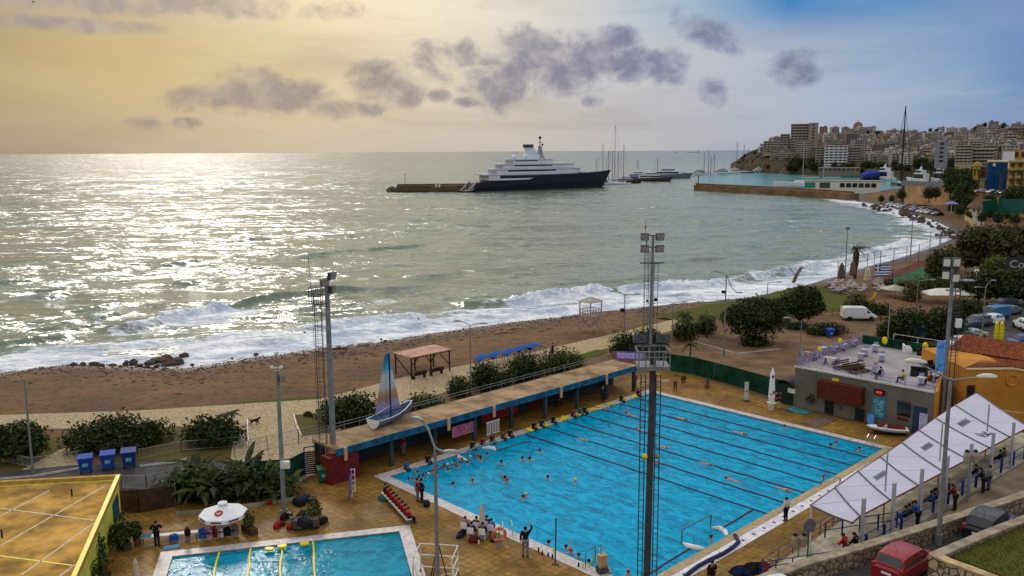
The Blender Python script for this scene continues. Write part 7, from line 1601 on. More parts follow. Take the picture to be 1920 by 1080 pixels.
# bags and kit
def bag(x, y, m_, s, label, z=.03):
 q = P(x, y, z); t = thing('sports_bag', label, 'bag', q, random.uniform(0, 3)); m = MB(); m.loft([[(xx, yy * w, zz * hh + .0) for yy, zz in ((-.22, .0), (-.26, .15), (-.16, .34), (.16, .34), (.26, .15), (.22, .0))] for xx, w, hh in ((-.42, .6, .7), (-.25, 1, 1), (.25, 1, 1.05), (.42, .6, .75))]); m.ob('body', m_, t)
 m = MB(); m.torus((0, 0, .32), .16, .02, 'y', 12, 4); m.ob('handle', BLACK, t); t.scale = (s,) * 3
BG = [(520, 988, 'red', .9, 'red sports bag left of the camera mast foot'), (527, 984, 'darkred', .7, 'dark red bag behind the red sports bag'), (546, 990, 'red', .9, 'red bag next to the person bending over'), (536, 972, 'black', 1.1, 'black bag at the camera mast foot'), (590, 988, 'darkred', .9, 'dark red bag in front of the sapling trough'), (606, 980, 'black', 1.0, 'black bag at the right end of the kit pile'), (566, 974, 'black', 1.4, 'large black bag on top of the kit pile'), (577, 970, 'navy', 1.3, 'navy bag in the middle of the kit pile'), (560, 946, 'black', 1.3, 'black bag on the planter edge behind the mast'), (572, 940, 'navy', 1.2, 'navy bag leaning on the planter edge'), (588, 944, 'black', 1.2, 'black bag behind the sapling'), (508, 944, 'red', 1.0, 'bright red bag on the planter edge left of the mast'), (867, 1002, 'black', .8, 'black bag at the left of the seated group'), (890, 1016, 'darkred', .9, 'dark red bag in front of the seated group'), (925, 1014, 'navy', .7, 'navy bag by the life ring'), (862, 1008, 'navy', .6, 'small navy bag left of the seated group'), (800, 948, 'black', .9, 'black bag beside the near street lamp'), (718, 938, 'teal', .9, 'turquoise bag behind the end of the players bench')]
for x, y, c, s, lb in BG: bag(x, y, CL[c], s, lb)
t = thing('kit_trolley', 'grey crate trolley under the pile of sports bags', 'trolley', P(574, 990, .03), R(12)); MB().box(0, 0, .2, 1.7, .8, .5).ob('crate', mat('brown_crate', (.10, .08, .06), .8), t);
for i in (-.7, .7): m = MB(); m.torus((i, -.3, .1), .07, .03, 'y', 10, 4); m.ob('wheel', RUBBER, t)
bag(572, 986, CL['black'], 1.5, 'biggest black bag lying on the crate trolley', .73)
# violet board
q0, q1 = P(661, 937, .03), P(674, 944, .03); vb = thing('sign_board', 'violet board on a white A frame near the players bench', 'sign', P(660, 931, .03), math.atan2((q1 - q0).y, (q1 - q0).x) + R(-25)); h = 2.1
m = MB(); m.add([(0, 0, .3), (1.1, -.35, .05), (1.1, -.3, 1.9), (0, 0, h)], [(0, 1, 2, 3)]); m.add([(0, .03, .3), (1.1, -.32, .05), (1.1, -.27, 1.9), (0, .03, h)], [(3, 2, 1, 0)]); m.ob('board', PURP, vb)
m = MB(); m.bar((0, 0, 0), (0, 0, h), .07); m.bar((-.85, .35, 0), (-.85, .35, h - .3), .05)
for k in range(5): m.bar((0, 0, h - .05 - k * .42), (-.85, .35, h - .35 - k * .42), .035)
m.ob('frame', WHITE, vb)
# white rolling frame at the bottom
q = P(818, 1088, .03); fr_ = thing('tubular_frame', 'white tubular frame on wheels at the bottom edge between the pools', 'frame', q, R(-8)); m = MB()
for y in (-.9, .9):
 for x in (-1.15, 1.15): m.tube([(x, y, 0), (x, y, 1.5), (x * .97, y * .8, 1.85)], .045, 6)
for z in (.35, 1.1, 1.8):
 m.tube([(-1.15, .9, z), (1.15, .9, z)], .04, 6)
 for x in (-1.15, 1.15): m.tube([(x, -.9, z), (x, .9, z)], .04, 6)
m.tube([(-1.15, -.9, 1.5), (-.3, -1.9, .1)], .045, 6); m.tube([(1.15, -.9, 1.5), (1.7, -1.9, .1)], .045, 6); m.ob('tubes', OFFW, fr_)
m = MB(); m.tube([(-.4, .3, 0), (.1, .2, 2.3)], .035, 5); m.tube([(.6, .3, 0), (.1, .2, 2.3)], .035, 5); m.tube([(-.25, .25, 0), (.15, .2, 2.3)], .03, 5); m.ob('struts', BLACK, fr_)
for x in (-1.15, 1.15): o = MB(); o.torus((x, .9, .1), .08, .035, 'x', 10, 5); o.ob('wheel', RUBBER, fr_)
m = MB(); m.torus((0.7, 0, .25), .4, .04, 'z', 16, 5); m.ob('hose_ring', OFFW, fr_)
# life rings
def ring(pos, rz, label, m_=ORANGE, s=.36):
 t = thing('life_ring', label, 'life ring', pos, rz); m = MB(); m.torus((0, 0, 0), s, .085, 'y', 20, 8); m.ob('ring', m_, t, None, None, True)
 for k in range(4): a = R(45 + 90 * k); m = MB(); m.torus((s * math.cos(a), 0, s * math.sin(a)), .09, .02, 'x', 10, 4); o = m.ob('band', WHITE, t)
 return t
q = P(936, 1026, .03); ring(q + Vector((0, 0, .85)), R(15), 'orange life ring on a short stand at the near pool edge', s=.42)
t = thing('ring_stand', 'short grey stand carrying the orange life ring', 'stand', q); MB().box(0, .12, 0, .5, .3, .45).ob('base', CONC, t); MB().box(0, .14, .45, .08, .06, .9).ob('post', GREYM, t)
# goals
def goal(a, b0, b1, side, label):
 t = thing('water_polo_goal', label, 'goal', L(a, (b0 + b1) / 2, -.07), RZ); w = abs(b1 - b0) / 2; h = .95; s = side; m = MB()
 for y in (-w, w): m.tube([(0, y, -.1), (0, y, h)], .05, 6); m.tube([(0, y, h), (s * .9, y, h * .75), (s * 1.0, y, -.05)], .02, 5)
 m.tube([(0, -w, h), (0, w, h)], .05, 6); m.ob('frame', mat('teal_goal', (.05, .2, .24), .5), t)
 m = MB()
 for k in range(13): y = -w + 2 * w * k / 12; m.tube([(0, y, h), (s * .9, y, h * .75), (s * 1.0, y, -.02)], .006, 3)
 for j in range(5): m.tube([(s * .95, -w, h * .75 * j / 5), (s * .95, w, h * .75 * j / 5)], .006, 3)
 m.ob('net', mat('teal_net', (.02, .15, .2), .8), t)
 for y in (-w, w): m = MB(); m.tube([(s * .1, y, .06), (s * .6, y * 1.12, .09), (s * 1.15, y * 1.0, .07), (s * 1.5, y * .8, .05)], [.08, .2, .2, .07], 8); m.ob('float', WHITE, t, None, None, True)
 return t
goal(22.6, 23.4, 26.7, 1, 'water polo goal with white floats on the near right side of the pool'); goal(1.6, 23.5, 26.7, -1, 'water polo goal with white floats at the far long edge by the walkway')
# rope coil along the right coping
m = MB(); pts = [P(x, y, .12) for x, y in ((1378, 1003), (1385, 1016), (1372, 1028), (1352, 1040), (1330, 1050), (1308, 1062), (1292, 1074), (1280, 1085))]; m.tube(pts, .13, 7); tag(m.ob('coiled_rope', mat('navy_coil', (.012, .012, .07), .6, amt=.4)), 'thick navy lane rope pulled out along the right coping', 'lane rope')
for k, (x, y, c, lb) in enumerate(((1395, 1074, 'navy', 'navy cover heaped on the deck at the bottom edge'), (1420, 1068, 'black', 'dark net heaped on the navy cover'), (1438, 1072, 'red', 'red cloth at the end of the heaped covers'))): cloth(P(x, y, .05), 1.6 if k < 2 else .7, .9, .35, CL[c], lb, .4, 'pool_cover', 'cover')
pp(1335, 1088, 'sit', 0, 'person in black crouching at the very bottom edge near the covers', 'black', 'black')
# pole, seat stand, ladder
q = P(1041, 1058, .03); tag(MB().tube([(0, 0, 0), (.05, 0, ZT(q, 972))], .05, 6).box(0, 0, 0, .4, .3, .06).ob('marker_pole', DKGREY, None, q), 'slim dark pole standing on the near coping', 'pole')
q = P(1129, 1072, .1); t = thing('starting_stand', 'tan plastic seat on a stand at the near pool edge', 'seat', q, R(25)); MB().box(0, 0, .35, .5, .4, .75).ob('seat', mat('tan_plastic', (.42, .27, .14), .6), t); MB().tube([(-.05, .1, 1.0), (-.05, .1, 1.75)], .03, 5).ob('rail', GREYM, t); MB().tube([(.08, .1, 1.0), (.08, .1, 1.75)], .03, 5).ob('rail', YELW, t); MB().box(0, 0, 0, .6, .5, .35).ob('base', DKGREY, t)
t = thing('pool_rail', 'thin metal handrail frame at the near pool edge left of the tan seat', 'handrail', P(1098, 1066, .05), R(25)); MB().tube([(0, 0, 0), (0, 0, .95), (.9, .4, 1.1), (.9, .4, 0)], .03, 5).ob('tube', DKGREY, t)
for k, (x, y, c) in enumerate(((1010, 1034, DRED), (1017, 1040, BLACK), (1028, 1043, BLUEP), (1038, 1035, YEL), (1085, 1062, BLACK), (1093, 1063, YEL), (1036, 1046, BLACK), (1104, 1064, YEL), (898, 1020, OFFW), (980, 1018, REDP))):
 q = P(x, y, .07); m = MB(); m.lathe([(.05, 0), (.06, .02), (.06, .2), (.025, .25), (.025, .29)], 8); tag(m.ob('drink_bottle', c, None, q), 'small drink bottle standing on the near coping', 'bottle', 'bottles on the near coping')
def poolladder(a, b, rz, label):
 t = thing('pool_ladder', label, 'ladder', L(a, b, .06), rz)
 for s in (-.3, .3): MB().tube([(s, -.5, 0), (s, -.4, .75), (s, -.1, .9), (s, .25, .7), (s, .3, -1.0)], .03, 6).ob('rail', STEEL, t)
 for z in (-.3, -.65): MB().box(0, .3, z, .6, .12, .03).ob('step', STEEL, t)
 return t
a, b = AB(1630, 838); poolladder(a, -.1, RZ + R(180), 'steel pool ladder near the right end of the far edge')
kl = poolladder(0, 0, KR, 'steel ladder at the upper right corner of the small pool'); kl.location = KP(.9, -.05, .06)
t = thing('backstroke_gate', 'thin metal frame over the right coping at the middle lanes', 'frame', P(1553, 913, .05), RZ); MB().tube([(-.6, 0, 0), (-.3, 0, .9), (.9, 0, .9), (1.1, 0, 0)], .03, 5).ob('tube', DKGREY, t); MB().tube([(.9, 0, .9), (1.0, -.9, 0)], .03, 5).ob('brace', DKGREY, t)
# front of bar
t = thing('rubber_mat', 'grey brown plank mat on the deck in front of the bar', 'mat', P(1536, 790, .035), RZ + R(90));
for k in range(8): MB().box(0, -.8 + k * .22, 0, 3.4, .18, .05).ob('plank', mat('grey_plank', (.14, .10, .075), .8), t)
q = P(1664, 812, .1); jb = thing('small_boat', 'small white and red motor boat parked on the deck below the bar', 'boat', q, R(-14)); secs = []
for x, w, zk, zt in ((-1.75, .05, .5, .62), (-1.3, .4, .22, .6), (-.5, .62, .08, .55), (.6, .68, .05, .5), (1.6, .62, .08, .5), (1.7, .55, .12, .45)): secs.append([(x, -w, zt), (x, -w * .8, (zt + zk) / 2), (x, 0, zk), (x, w * .8, (zt + zk) / 2), (x, w, zt), (x, 0, zt + .05)])
m = MB(); m.loft(secs); m.ob('hull', WHITE, jb); m = MB(); m.loft([[(p[0], p[1] * 1.03, min(p[2], .3) - .02) for p in s] for s in secs]); m.ob('keel', mat('dark_teal_hull', (.01, .06, .08), .4), jb)
m = MB(); m.loft([[(-.9, -.3, .6), (-.9, .3, .6), (-.9, .2, .68), (-.9, -.2, .68)], [(-.2, -.42, .58), (-.2, .42, .58), (-.2, .3, .95), (-.2, -.3, .95)], [(.2, -.42, .56), (.2, .42, .56), (.2, .34, .7), (.2, -.34, .7)], [(1.4, -.4, .54), (1.4, .4, .54), (1.4, .3, .68), (1.4, -.3, .68)]]); m.ob('seat_cover', DRED, jb)
m = MB(); m.quad((-.55, -.4, .62), (-.1, -.46, .6), (-.15, -.3, .98)); m.ob('windshield', mat('smoky_glass', (.3, .32, .38), .15), jb)
t = thing('sandwich_board', 'tall white notice board standing on the deck beyond the pool', 'sign', P(1399, 752, .03), R(12)); MB().box(0, 0, 0, .55, .45, .12).ob('base', DKGREY, t); MB().box(0, 0, .12, .42, .06, 1.85).ob('board', mat('notice_white', (.5, .48, .45), .6, scale=6, amt=.3), t); MB().box(0, -.04, 1.0, .44, .03, .05).ob('strip', DKGREY, t)
t = thing('skip', 'dark covered container between the white potted parasol and the bar', 'container', P(1474, 757, .03), RZ); MB().box(0, .6, 0, 2.2, 1.5, 2.0).ob('body', mat('dark_green_box', (.01, .025, .015), .6), t); m = MB(); m.loft([[(-1.3 + 2.6 * k / 8, yy, 2.0 + .55 * math.sin(math.pi * k / 8)) for k in range(9)] for yy in (-.3, 1.5)], closed=False, cap=False); m.ob('cover', mat('slate_cover', (.07, .06, .085), .8), t); MB().box(.6, -.18, 1.25, .8, .03, .45).ob('notice', OFFW, t)
ring(P(1459, 742, 1.2), R(20), 'faded red life ring hung on the dark container', DRED, .3); ring(P(1459, 760, .35), R(20), 'yellowed life ring leaning at the container foot', mat('yellowed', (.35, .28, .08), .7), .3)
cloth(P(1497, 771, .04), 2.2, 1.4, .14, mat('turquoise_sheet', (.03, .16, .17), .6), 'turquoise sheet folded on the deck at the bar corner', RZ, 'ground_sheet', 'sheet')
t = thing('easel_sign', 'small pale blue sign standing before the blue poster', 'sign', P(1632, 797, .03), RZ); MB().box(0, 0, .1, .6, .05, .95).ob('board', SKYB, t); MB().box(0, .15, 0, .4, .4, .1).ob('foot', DKGREY, t)
# ---- terrace furniture
def TP(x, y, z=BZ4 + .005): return P(x, y, z)
def table(x, y, label, m_, sx=.75, sy=.75, h=.74, wood=False, rz=RZ):
 q = TP(x, y); t = thing('cafe_table', label, 'table', q, rz); MB().box(0, 0, h - .04, sx, sy, .04).ob('tabletop', m_, t)
 if wood:
  for i in (-1, 1): m = MB(); m.bar((i * sx * .4, -.3, 0), (i * sx * .4, .1, h - .04), .07); m.bar((i * sx * .4, .3, 0), (i * sx * .4, -.1, h - .04), .07); m.ob('trestle', BLACK, t)
 else: MB().box(0, 0, .03, .06, .06, h - .07).ob('leg', DKW, t); MB().box(0, 0, 0, .5, .5, .03).ob('foot', DKW, t)
 return t, q
PALET = mat('pale_tabletop', (.42, .36, .33), .5, amt=.1); CHM = mat('lilac_plastic', (.30, .33, .55), .35, amt=.15)
ch0 = None
def cafe_chair(q, rz, label, m_=CHM):
 global ch0
 if ch0 is None:
  ch0 = thing('cafe_chair', label, 'chair', q, rz, 'terrace chairs'); MB().box(0, 0, .43, .42, .42, .04).ob('seat', m_, ch0); MB().box(0, .21, .5, .42, .03, .38).ob('backrest', m_, ch0)
  for i in (-1, 1):
   for j in (-1, 1): MB().tube([(i * .2, j * .2, 0), (i * .18, j * .18, .43)], .015, 4).ob('leg', GREYM, ch0)
  return ch0
 return dup(ch0, q, rz, label)
TB = [(1519, 674, 'wood trestle table at the left front corner of the terrace', WOODL, 1), (1557, 684, 'pale trestle table right of the corner one on the terrace', PALET, 1), (1545, 664, 'small square table behind the corner trestle table', PALET, 0), (1563, 662, 'square terrace table in the second row, left', PALET, 0), (1580, 657, 'square terrace table in the second row, by the lilac screen', PALET, 0), (1600, 650, 'square terrace table at the back left corner', PALET, 0), (1622, 668, 'square table in the middle of the terrace', PALET, 0), (1614, 676, 'square table just behind the stacked pallets', PALET, 0), (1641, 660, 'square table in the middle of the back row', PALET, 0), (1653, 678, 'square terrace table by itself right of the middle', PALET, 0), (1727, 722, 'round corner table with the seated guest in dark red', PALET, 0), (1640, 700, 'table between the pallets and the guest in blue', WOODL, 0)]
for x, y, lb, m_, wd in TB:
 t, q = table(x, y, lb, m_, 1.3 if wd else .72, .7 if wd else .72, wood=bool(wd))
 for k, a in enumerate((20, 200) if not wd else (90, 250)):
  r_ = R(a) + RZ; cafe_chair(q + Vector((math.sin(r_) * -.75, math.cos(r_) * .75, 0)), r_, 'lilac plastic chair beside the ' + ' '.join(lb.split()[:9]))
for k, (x, y, lb) in enumerate(((1582, 690, 'pallet wood bench stack left of the middle at the terrace front'), (1602, 694, 'largest pallet wood stack at the terrace front'), (1612, 698, 'pallet wood bench right of the largest stack'))):
 q = TP(x, y); t = thing('pallet_bench', lb, 'bench', q, RZ + R(75))
 for j in range(3): MB().box(0, -.3 + .3 * j, .1 + .18 * (k % 2), 2.4, .2, .06).ob('plank', WOODD, t)
 for j in range(2): MB().box(0, .45, .35 + .2 * j, 2.4, .05, .12).ob('back_plank', WOODD, t)
 for j in (-.9, 0, .9): MB().box(j, 0, 0, .12, .7, .1 + .18 * (k % 2)).ob('bearer', WOODD, t)
def sofa(x, y, label, m_, w=1.0, rz=0):
 q = TP(x, y); t = thing('lounge_chair', label, 'armchair', q, RZ + rz); MB().box(0, 0, 0, w, .8, .4).ob('seat', m_, t); MB().box(0, .36, .4, w, .14, .4).ob('backrest', m_, t)
 for s in (-1, 1): MB().box(s * (w / 2 - .07), 0, .4, .14, .66, .2).ob('armrest', m_, t)
sofa(1701, 660, 'white lounge armchair in front of the green back screen, left one', WHITE, .95, R(120)); sofa(1709, 655, 'white lounge armchair in front of the green back screen, right one', WHITE, .95, R(240))
sofa(1742, 668, 'long black sofa below the blue banner', BLACK, 2.2); sofa(1748, 692, 'black lounger at the right side of the terrace', BLACK, 1.4, R(60)); sofa(1723, 705, 'black slatted sofa behind the corner table', BLACK, 1.5, R(20))
for k, (x, y, lb) in enumerate(((1536, 672, 'yellow oval buoy nearest the front on the lilac screen'), (1574, 656, 'yellow oval buoy farther back on the lilac screen'), (1658, 653, 'yellow oval buoy on the green back screen, left one'), (1734, 664, 'yellow oval buoy on the green back screen by the black sofa'))):
 q = TP(x, y) ; m = MB(); m.sph((0, 0, .85), (.3, .1, .42), 12, 8); o = m.ob('oval_buoy', YEL, None, q, RZ + (R(70) if k < 2 else 0), True); m2 = MB(); m2.tube([(0, 0, 0), (0, 0, .5)], .03, 5); m2.ob('pole', DKGREY, o); tag(o, lb, 'buoy')
for x, y, kd, rz, t_, l_, lb in ((1651, 712, 'sit', 30, 'black', 'navy', 'guest in black seated at the terrace railing'), (1693, 718, 'sit', 60, 'yellow', 'black', 'guest in a bright yellow jacket seated at the terrace railing'), (1745, 722, 'sit', 80, 'darkred', 'black', 'guest in dark red at the corner table of the terrace'), (1756, 716, 'sit', 120, 'white', 'black', 'guest in white at the right end of the terrace')):
 q = TP(x, y); person(q, kd, R(rz), lb, t_, l_); cafe_chair(q + Vector((0, 0, 0)), R(rz) + R(180), 'lilac plastic chair under the ' + ' '.join(lb.split()[:7]))
# blue banner, yellow boards
b0 = Vector((P(1765, 792).x, P(1765, 792).y, 0)); zt, zb = ZT(b0, 638), ZT(b0, 696); t = thing('hanging_banner', 'tall light blue banner fixed to the right hand floodlight mast', 'banner', (b0.x - .55, b0.y - .05, zb), R(-10)); MB().box(0, 0, 0, .75, .05, zt - zb).ob('cloth', SKYB, t)
m = MB()
for z_ in (.4, zt - zb - .7): m.tube([(-.2, -.035, z_), (-.05, -.035, z_ + .35), (.05, -.035, z_ + .1), (.22, -.035, z_ + .4)], .025, 4)
m.ob('scribble', BLUEP, t)
q = P(1872, 642, .02)
for k, dx in enumerate((-.35, .3)):
 t = thing('inflatable_board', ('left' if k == 0 else 'right') + ' one of two upright yellow inflatable boards at the car park', 'inflatable', q + Vector((dx, 0, 0)), R(10)); m = MB(); m.loft([[(w * math.cos(a), .16 * math.sin(a), z) for a in np.linspace(0, 2 * math.pi, 10, endpoint=False)] for z, w in ((0, .3), (.6, .36), (1.8, .33), (2.5, .24), (2.8, .08))]); m.ob('tube', YEL, t, None, None, True)
 for j in range(5): m = MB(); m.box(0, -.17, .3 + j * .5, .6, .04, .04); m.ob('strap', mat('ochre_strap', (.5, .36, .01), .6), t)
t = thing('wall_board', 'blue panel board half hidden in the big hedge', 'sign', P(1722, 645, .0), R(-10)); MB().box(0, 0, .4, 1.6, .06, 2.0).ob('board', mat('deep_blue_panel', (.01, .05, .25), .5, scale=2, amt=.6), t); MB().box(-.7, .05, 0, .08, .08, 2.3).ob('post', DKGREY, t)
# ================================================================== beach bar and tennis
sheet('clay_surround', [(1640, 528), (1722, 489), (1800, 486), (1800, 535), (1690, 545)], .012, mat('red_clay', (.11, .038, .022), .9, scale=.5, amt=.3)); sheet('tennis_court', [(1662, 527), (1728, 501), (1790, 500), (1790, 530), (1692, 537)], .018, mat('green_court', (.03, .10, .045), .85, scale=.4, amt=.25))
def tallnet(pts, h, label):
 pts = [Vector(p) for p in pts]; t = thing('sports_fence', label, 'fence', pts[0]); o3 = pts[0]; m = MB(); m2 = MB()
 for p, q in zip(pts[:-1], pts[1:]):
  n = max(1, int((q - p).length / 5))
  for k in range(n + 1): c = p.lerp(q, k / n) - o3; m.tube([c, c + Vector((0, 0, h))], .07, 5)
  for j in range(3): zz = Vector((0, 0, h * (j + 1) / 3)); m.tube([p - o3 + zz, q - o3 + zz], .045, 4)
  n = int((q - p).length / .9)
  for k in range(n): c = p.lerp(q, (k + .5) / n) - o3; m2.bar(c, c + Vector((0, 0, h)), .012)
  for j in range(5): zz = Vector((0, 0, h * (j + .5) / 5)); m2.bar(p - o3 + zz, q - o3 + zz, .012)
 m.ob('post', mat('rusty_grey', (.16, .13, .14), .7), t); m2.ob('netting', GREYM, t)
tallnet([P(1570, 530), P(1600, 519), P(1650, 505), P(1722, 492), P(1742, 484)], 4.0, 'tall wire sports fence along the shore beside the tennis court')
tallnet([P(1742, 484), P(1792, 474)], 6.2, 'taller wire fence panel behind the narrow brown tree'); tallnet([P(1650, 537), P(1672, 541), P(1700, 537)], 3.5, 'wire fence on the near side of the tennis court')
def tflood(bx, by, ty, n, label):
 q = P(bx, by); h = ZT(q, ty); t = thing('court_floodlight', label, 'floodlight', q); MB().tube([(0, 0, 0), (0, 0, h)], .13, 7, .08).ob('pole', GREYM, t); MB().bar((-.9 * n / 3, 0, h), (.9 * n / 3, 0, h), .1).ob('crossbar', DKGREY, t)
 for k in range(n): flood(t, ((k - (n - 1) / 2) * .85, -.1, h + .1), (0, -1, -.2), .6, .5)
tflood(1758, 530, 441, 3, 'court floodlight with three heads beside the narrow brown tree'); tflood(1706, 494, 412, 2, 'slender court floodlight at the far corner of the shore fence'); tflood(1584, 526, 429, 1, 'single headed court floodlight near the windblown palm')
for x, yb, yt, lb, m_ in ((1577, 530, 492, 'folded dark parasol left of the windblown palm', mat('dark_canvas', (.1, .08, .07), .8)), (1626, 535, 500, 'folded beige parasol left of the flag by the loungers', CANVC), (1649, 538, 508, 'folded beige parasol beside the tennis court fence', CANVC), (1598, 524, 488, 'folded brown parasol in front of the windblown palm', mat('brown_canvas', (.16, .1, .07), .8))): folded(x, yb, yt, lb, m_, 0, .62)
for k in range(34):
 x = random.uniform(1556, 1668); y = 546 - (x - 1556) * .02 + random.uniform(-9, 9); q = P(x, y, .05)
 if k == 0:
  lo = thing('beach_lounger', 'grey beach lounger in the jumble of stored loungers', 'lounger', q, 1.0, 'stored beach loungers'); MB().box(0, 0, .3, 1.8, .65, .08).ob('bed', mat('grey_lounger', (.30, .25, .25), .7, amt=.3), lo); m = MB(); m.bar((.7, 0, .36), (1.3, 0, .8), .6, .06); m.ob('backrest', mat('grey_lounger', (.3, .25, .25)), lo)
  for i in (-.75, .75): MB().box(i, 0, 0, .06, .6, .3).ob('leg', GREYM, lo)
 else: dup(lo, q + Vector((0, 0, random.choice((0, 0, .35, .6)))), random.uniform(0, 3))
def tent(x0, x1, yb, yt, label, m_=OFFW):
 p, q = P(x0, yb), P(x1, yb); w = (q - p).length; t = thing('marquee', label, 'tent', (p + q) / 2, math.atan2((q - p).y, (q - p).x)); h = ZT((p + q) / 2, yt); he = h * .62; m = MB(); d = w * .5
 m.add([(-w / 2, -d / 2, he), (w / 2, -d / 2, he), (w / 2, d / 2, he), (-w / 2, d / 2, he), (-w * .25, 0, h), (w * .25, 0, h)], [(0, 1, 5, 4), (1, 2, 5), (2, 3, 4, 5), (3, 0, 4)]); m.ob('canopy', m_, t)
 for i in (-.48, .48):
  for j in (-.48, .48): MB().tube([(w * i, d * j, 0), (w * i, d * j, he)], .05, 5).ob('pole', GREYM, t)
tent(1732, 1828, 566, 540, 'white marquee roof behind the dark hedges');
q = P(1676, 556); t = thing('open_parasol', 'flat white parasol at the beach bar beside the marquee', 'parasol', q); h = ZT(q, 535); MB().tube([(0, 0, 0), (0, 0, h)], .05, 6).ob('pole', OFFW, t); m = MB(); m.lathe([(2.4, h - .6), (2.3, h - .5), (.1, h + .1)], 8); m.ob('canopy', mat('grey_white_canvas', (.42, .38, .34), .8), t)
def feather_flag(x, yb, yt, label, m_, lean=.35, z=0):
 q = P(x, yb, z); h = ZT(q, yt) - z; t = thing('feather_flag', label, 'flag', q, R(-8)); pts = [Vector((lean * h * u ** 1.5, 0, h * u)) for u in np.linspace(0, 1, 8)]; MB().tube(pts, .03, 4).ob('pole', DKGREY, t); m = MB()
 for a, b in zip(pts[1:-1], pts[2:]): w0 = .75 * h / 4; m.quad(a, b, b + Vector((-w0, .03, -.1)), a + Vector((-w0, .03, -.1)))
 m.ob('cloth', m_, t)
feather_flag(1490, 535, 500, 'leaning grey and orange feather flag at the edge of the surf', mat('orange_grey_cloth', (.22, .15, .09), .8, scale=1.0, amt=.6), .4); feather_flag(1634, 580, 546, 'yellow and white feather flag behind the white van', mat('yellow_cloth', (.55, .36, .03), .7, scale=1.2, amt=.5), .3)
q = P(1636, 540); t = thing('flagpole', 'pole flying a blue and white striped flag beside the loungers', 'flag', q); hF = ZT(q, 470); MB().tube([(0, 0, 0), (0, 0, hF)], .05, 5).ob('pole', GREYM, t); FB = mat('flag_blue', (.02, .07, .3), .7)
fz = ZT(q, 496);
for k in range(9): m = MB(); m.box(1.6, 0, fz - .24 * (k + 1), 2.7, .03, .22); m.ob('stripe', FB if k % 2 == 0 else WHITE, t)
MB().box(.75, -.01, fz - 1.2, 1.0, .06, 1.2).ob('canton', FB, t); MB().box(.75, -.045, fz - .7, 1.0, .02, .2).ob('cross', WHITE, t); MB().box(.75, -.045, fz - 1.2, .2, .021, 1.2).ob('cross', WHITE, t)
t = thing('water_tank', 'tall white cylinder standing in the hedges by the marquee', 'tank', P(1829, 545)); m = MB(); m.lathe([(.45, 0), (.45, 3.6), (.3, 3.8)], 12); m.ob('body', OFFW, t); MB().box(0, 0, 0, 1.2, 1.2, .3).ob('base', CONC, t)
t = thing('shop_sign', 'dark signboard with pale script lettering at the right edge', 'sign', P(1912, 545), R(-25)); zs = ZT(P(1912, 545), 496); MB().box(0, 0, zs - 1.0, 5.0, .1, 2.2).ob('board', mat('sign_dark', (.03, .04, .04), .7), t); MB().box(-2, .1, 0, .15, .15, zs).ob('post', DKGREY, t)
curve_text('Cor', 1.9, mat('pale_script', (.45, .42, .36), .6), 'lettering', t, (-.4, -.1, zs), (R(90), 0, 0)).data.materials
cp = Vector((P(1765, 792).x, P(1765, 792).y, ZT(P(1765, 792), 480))); m = MB(); e = PR(1960, 496, 95); m.tube([cp.lerp(e, t) + Vector((0, 0, -1.2 * t * (1 - t))) for t in np.linspace(0, 1, 12)], .02, 4); tag(m.ob('overhead_cable', BLACK), 'thin overhead cable running right from the pale lamp mast', 'cable')
m = MB(); p_, e = PR(1340, 478, 140), cp - Vector((0, 0, 1.5)); q = P(1357, 667); top_ = Vector((q.x, q.y, ZT(q, 520))); m.tube([top_.lerp(e, t) + Vector((0, 0, -1.0 * t * (1 - t))) for t in np.linspace(0, 1, 12)], .012, 4); tag(m.ob('overhead_cable', BLACK), 'sagging cable between the tall promenade lamp and the pale lamp mast', 'cable')
# ================================================================== harbour, ships, far town
CONCD = mat('dark_mole_concrete', (.13, .095, .065), .9, scale=.12, amt=.4, stretch=(1, 1, 3)); CONCB = mat('brown_breakwater', (.19, .12, .07), .9, scale=.12, amt=.35, stretch=(1, 1, 3))
NAVY = mat('navy_hull', (.010, .013, .026), .3, scale=.05, amt=.2); YWHITE = mat('yacht_white', (.62, .64, .70), .4, scale=.1, amt=.06); YGLASS = mat('yacht_glass', (.02, .022, .03), .2, amt=.2)
def mole(px, top, w, label, m_, rocks=0):
 pts = [P(x, y, SEA) for x, y in px]; t = thing('breakwater', label, 'breakwater', pts[0]); m = MB()
 for p, q in zip(pts[:-1], pts[1:]):
  d = (q - p).normalized(); a = Vector((0, 0, (top - SEA) / 2 - 1)); m.bar(p - pts[0] + a, q - pts[0] + a, w, top - SEA + 2)
  MB().bar(p - pts[0] + Vector((0, w * .35, top - SEA)), q - pts[0] + Vector((0, w * .35, top - SEA)), w * .25, 2.2).ob('parapet', m_, t)
 m.ob('wall', m_, t)
 return t
mt = mole([(744, 359.5), (820, 358.8), (900, 358), (1020, 352), (1130, 346)], 1.6, 9, 'long dark concrete mole behind the superyacht', CONCD)
MB().bar((3, -5.2, 1.4), (58, -2.4, 1.4), .5, 1.6).ob('yellow_fender', mat('ochre_fender', (.12, .08, .03), .85), mt)
for k in range(2): MB().box(28 + k * 2.2, -4.6, 3.0, 1.2, .4, 3.2).ob('hut', OFFW, mt)
MB().tube([(6, 0, 4), (6, 0, 13)], .18, 5).ob('beacon', DKGREY, mt)
for k in range(26): q = P(random.uniform(728, 750), random.uniform(357, 360.5), SEA); o = bpy.data.objects.new('rock', random.choice(RMS)); COL.objects.link(o); o.location = (q.x, q.y, q.z + random.uniform(0, 1.6)); o.scale = (random.uniform(1, 2.4),) * 3; tag(o, 'dark armour boulder at the left tip of the long mole', 'rock', 'boulders at the mole tip')
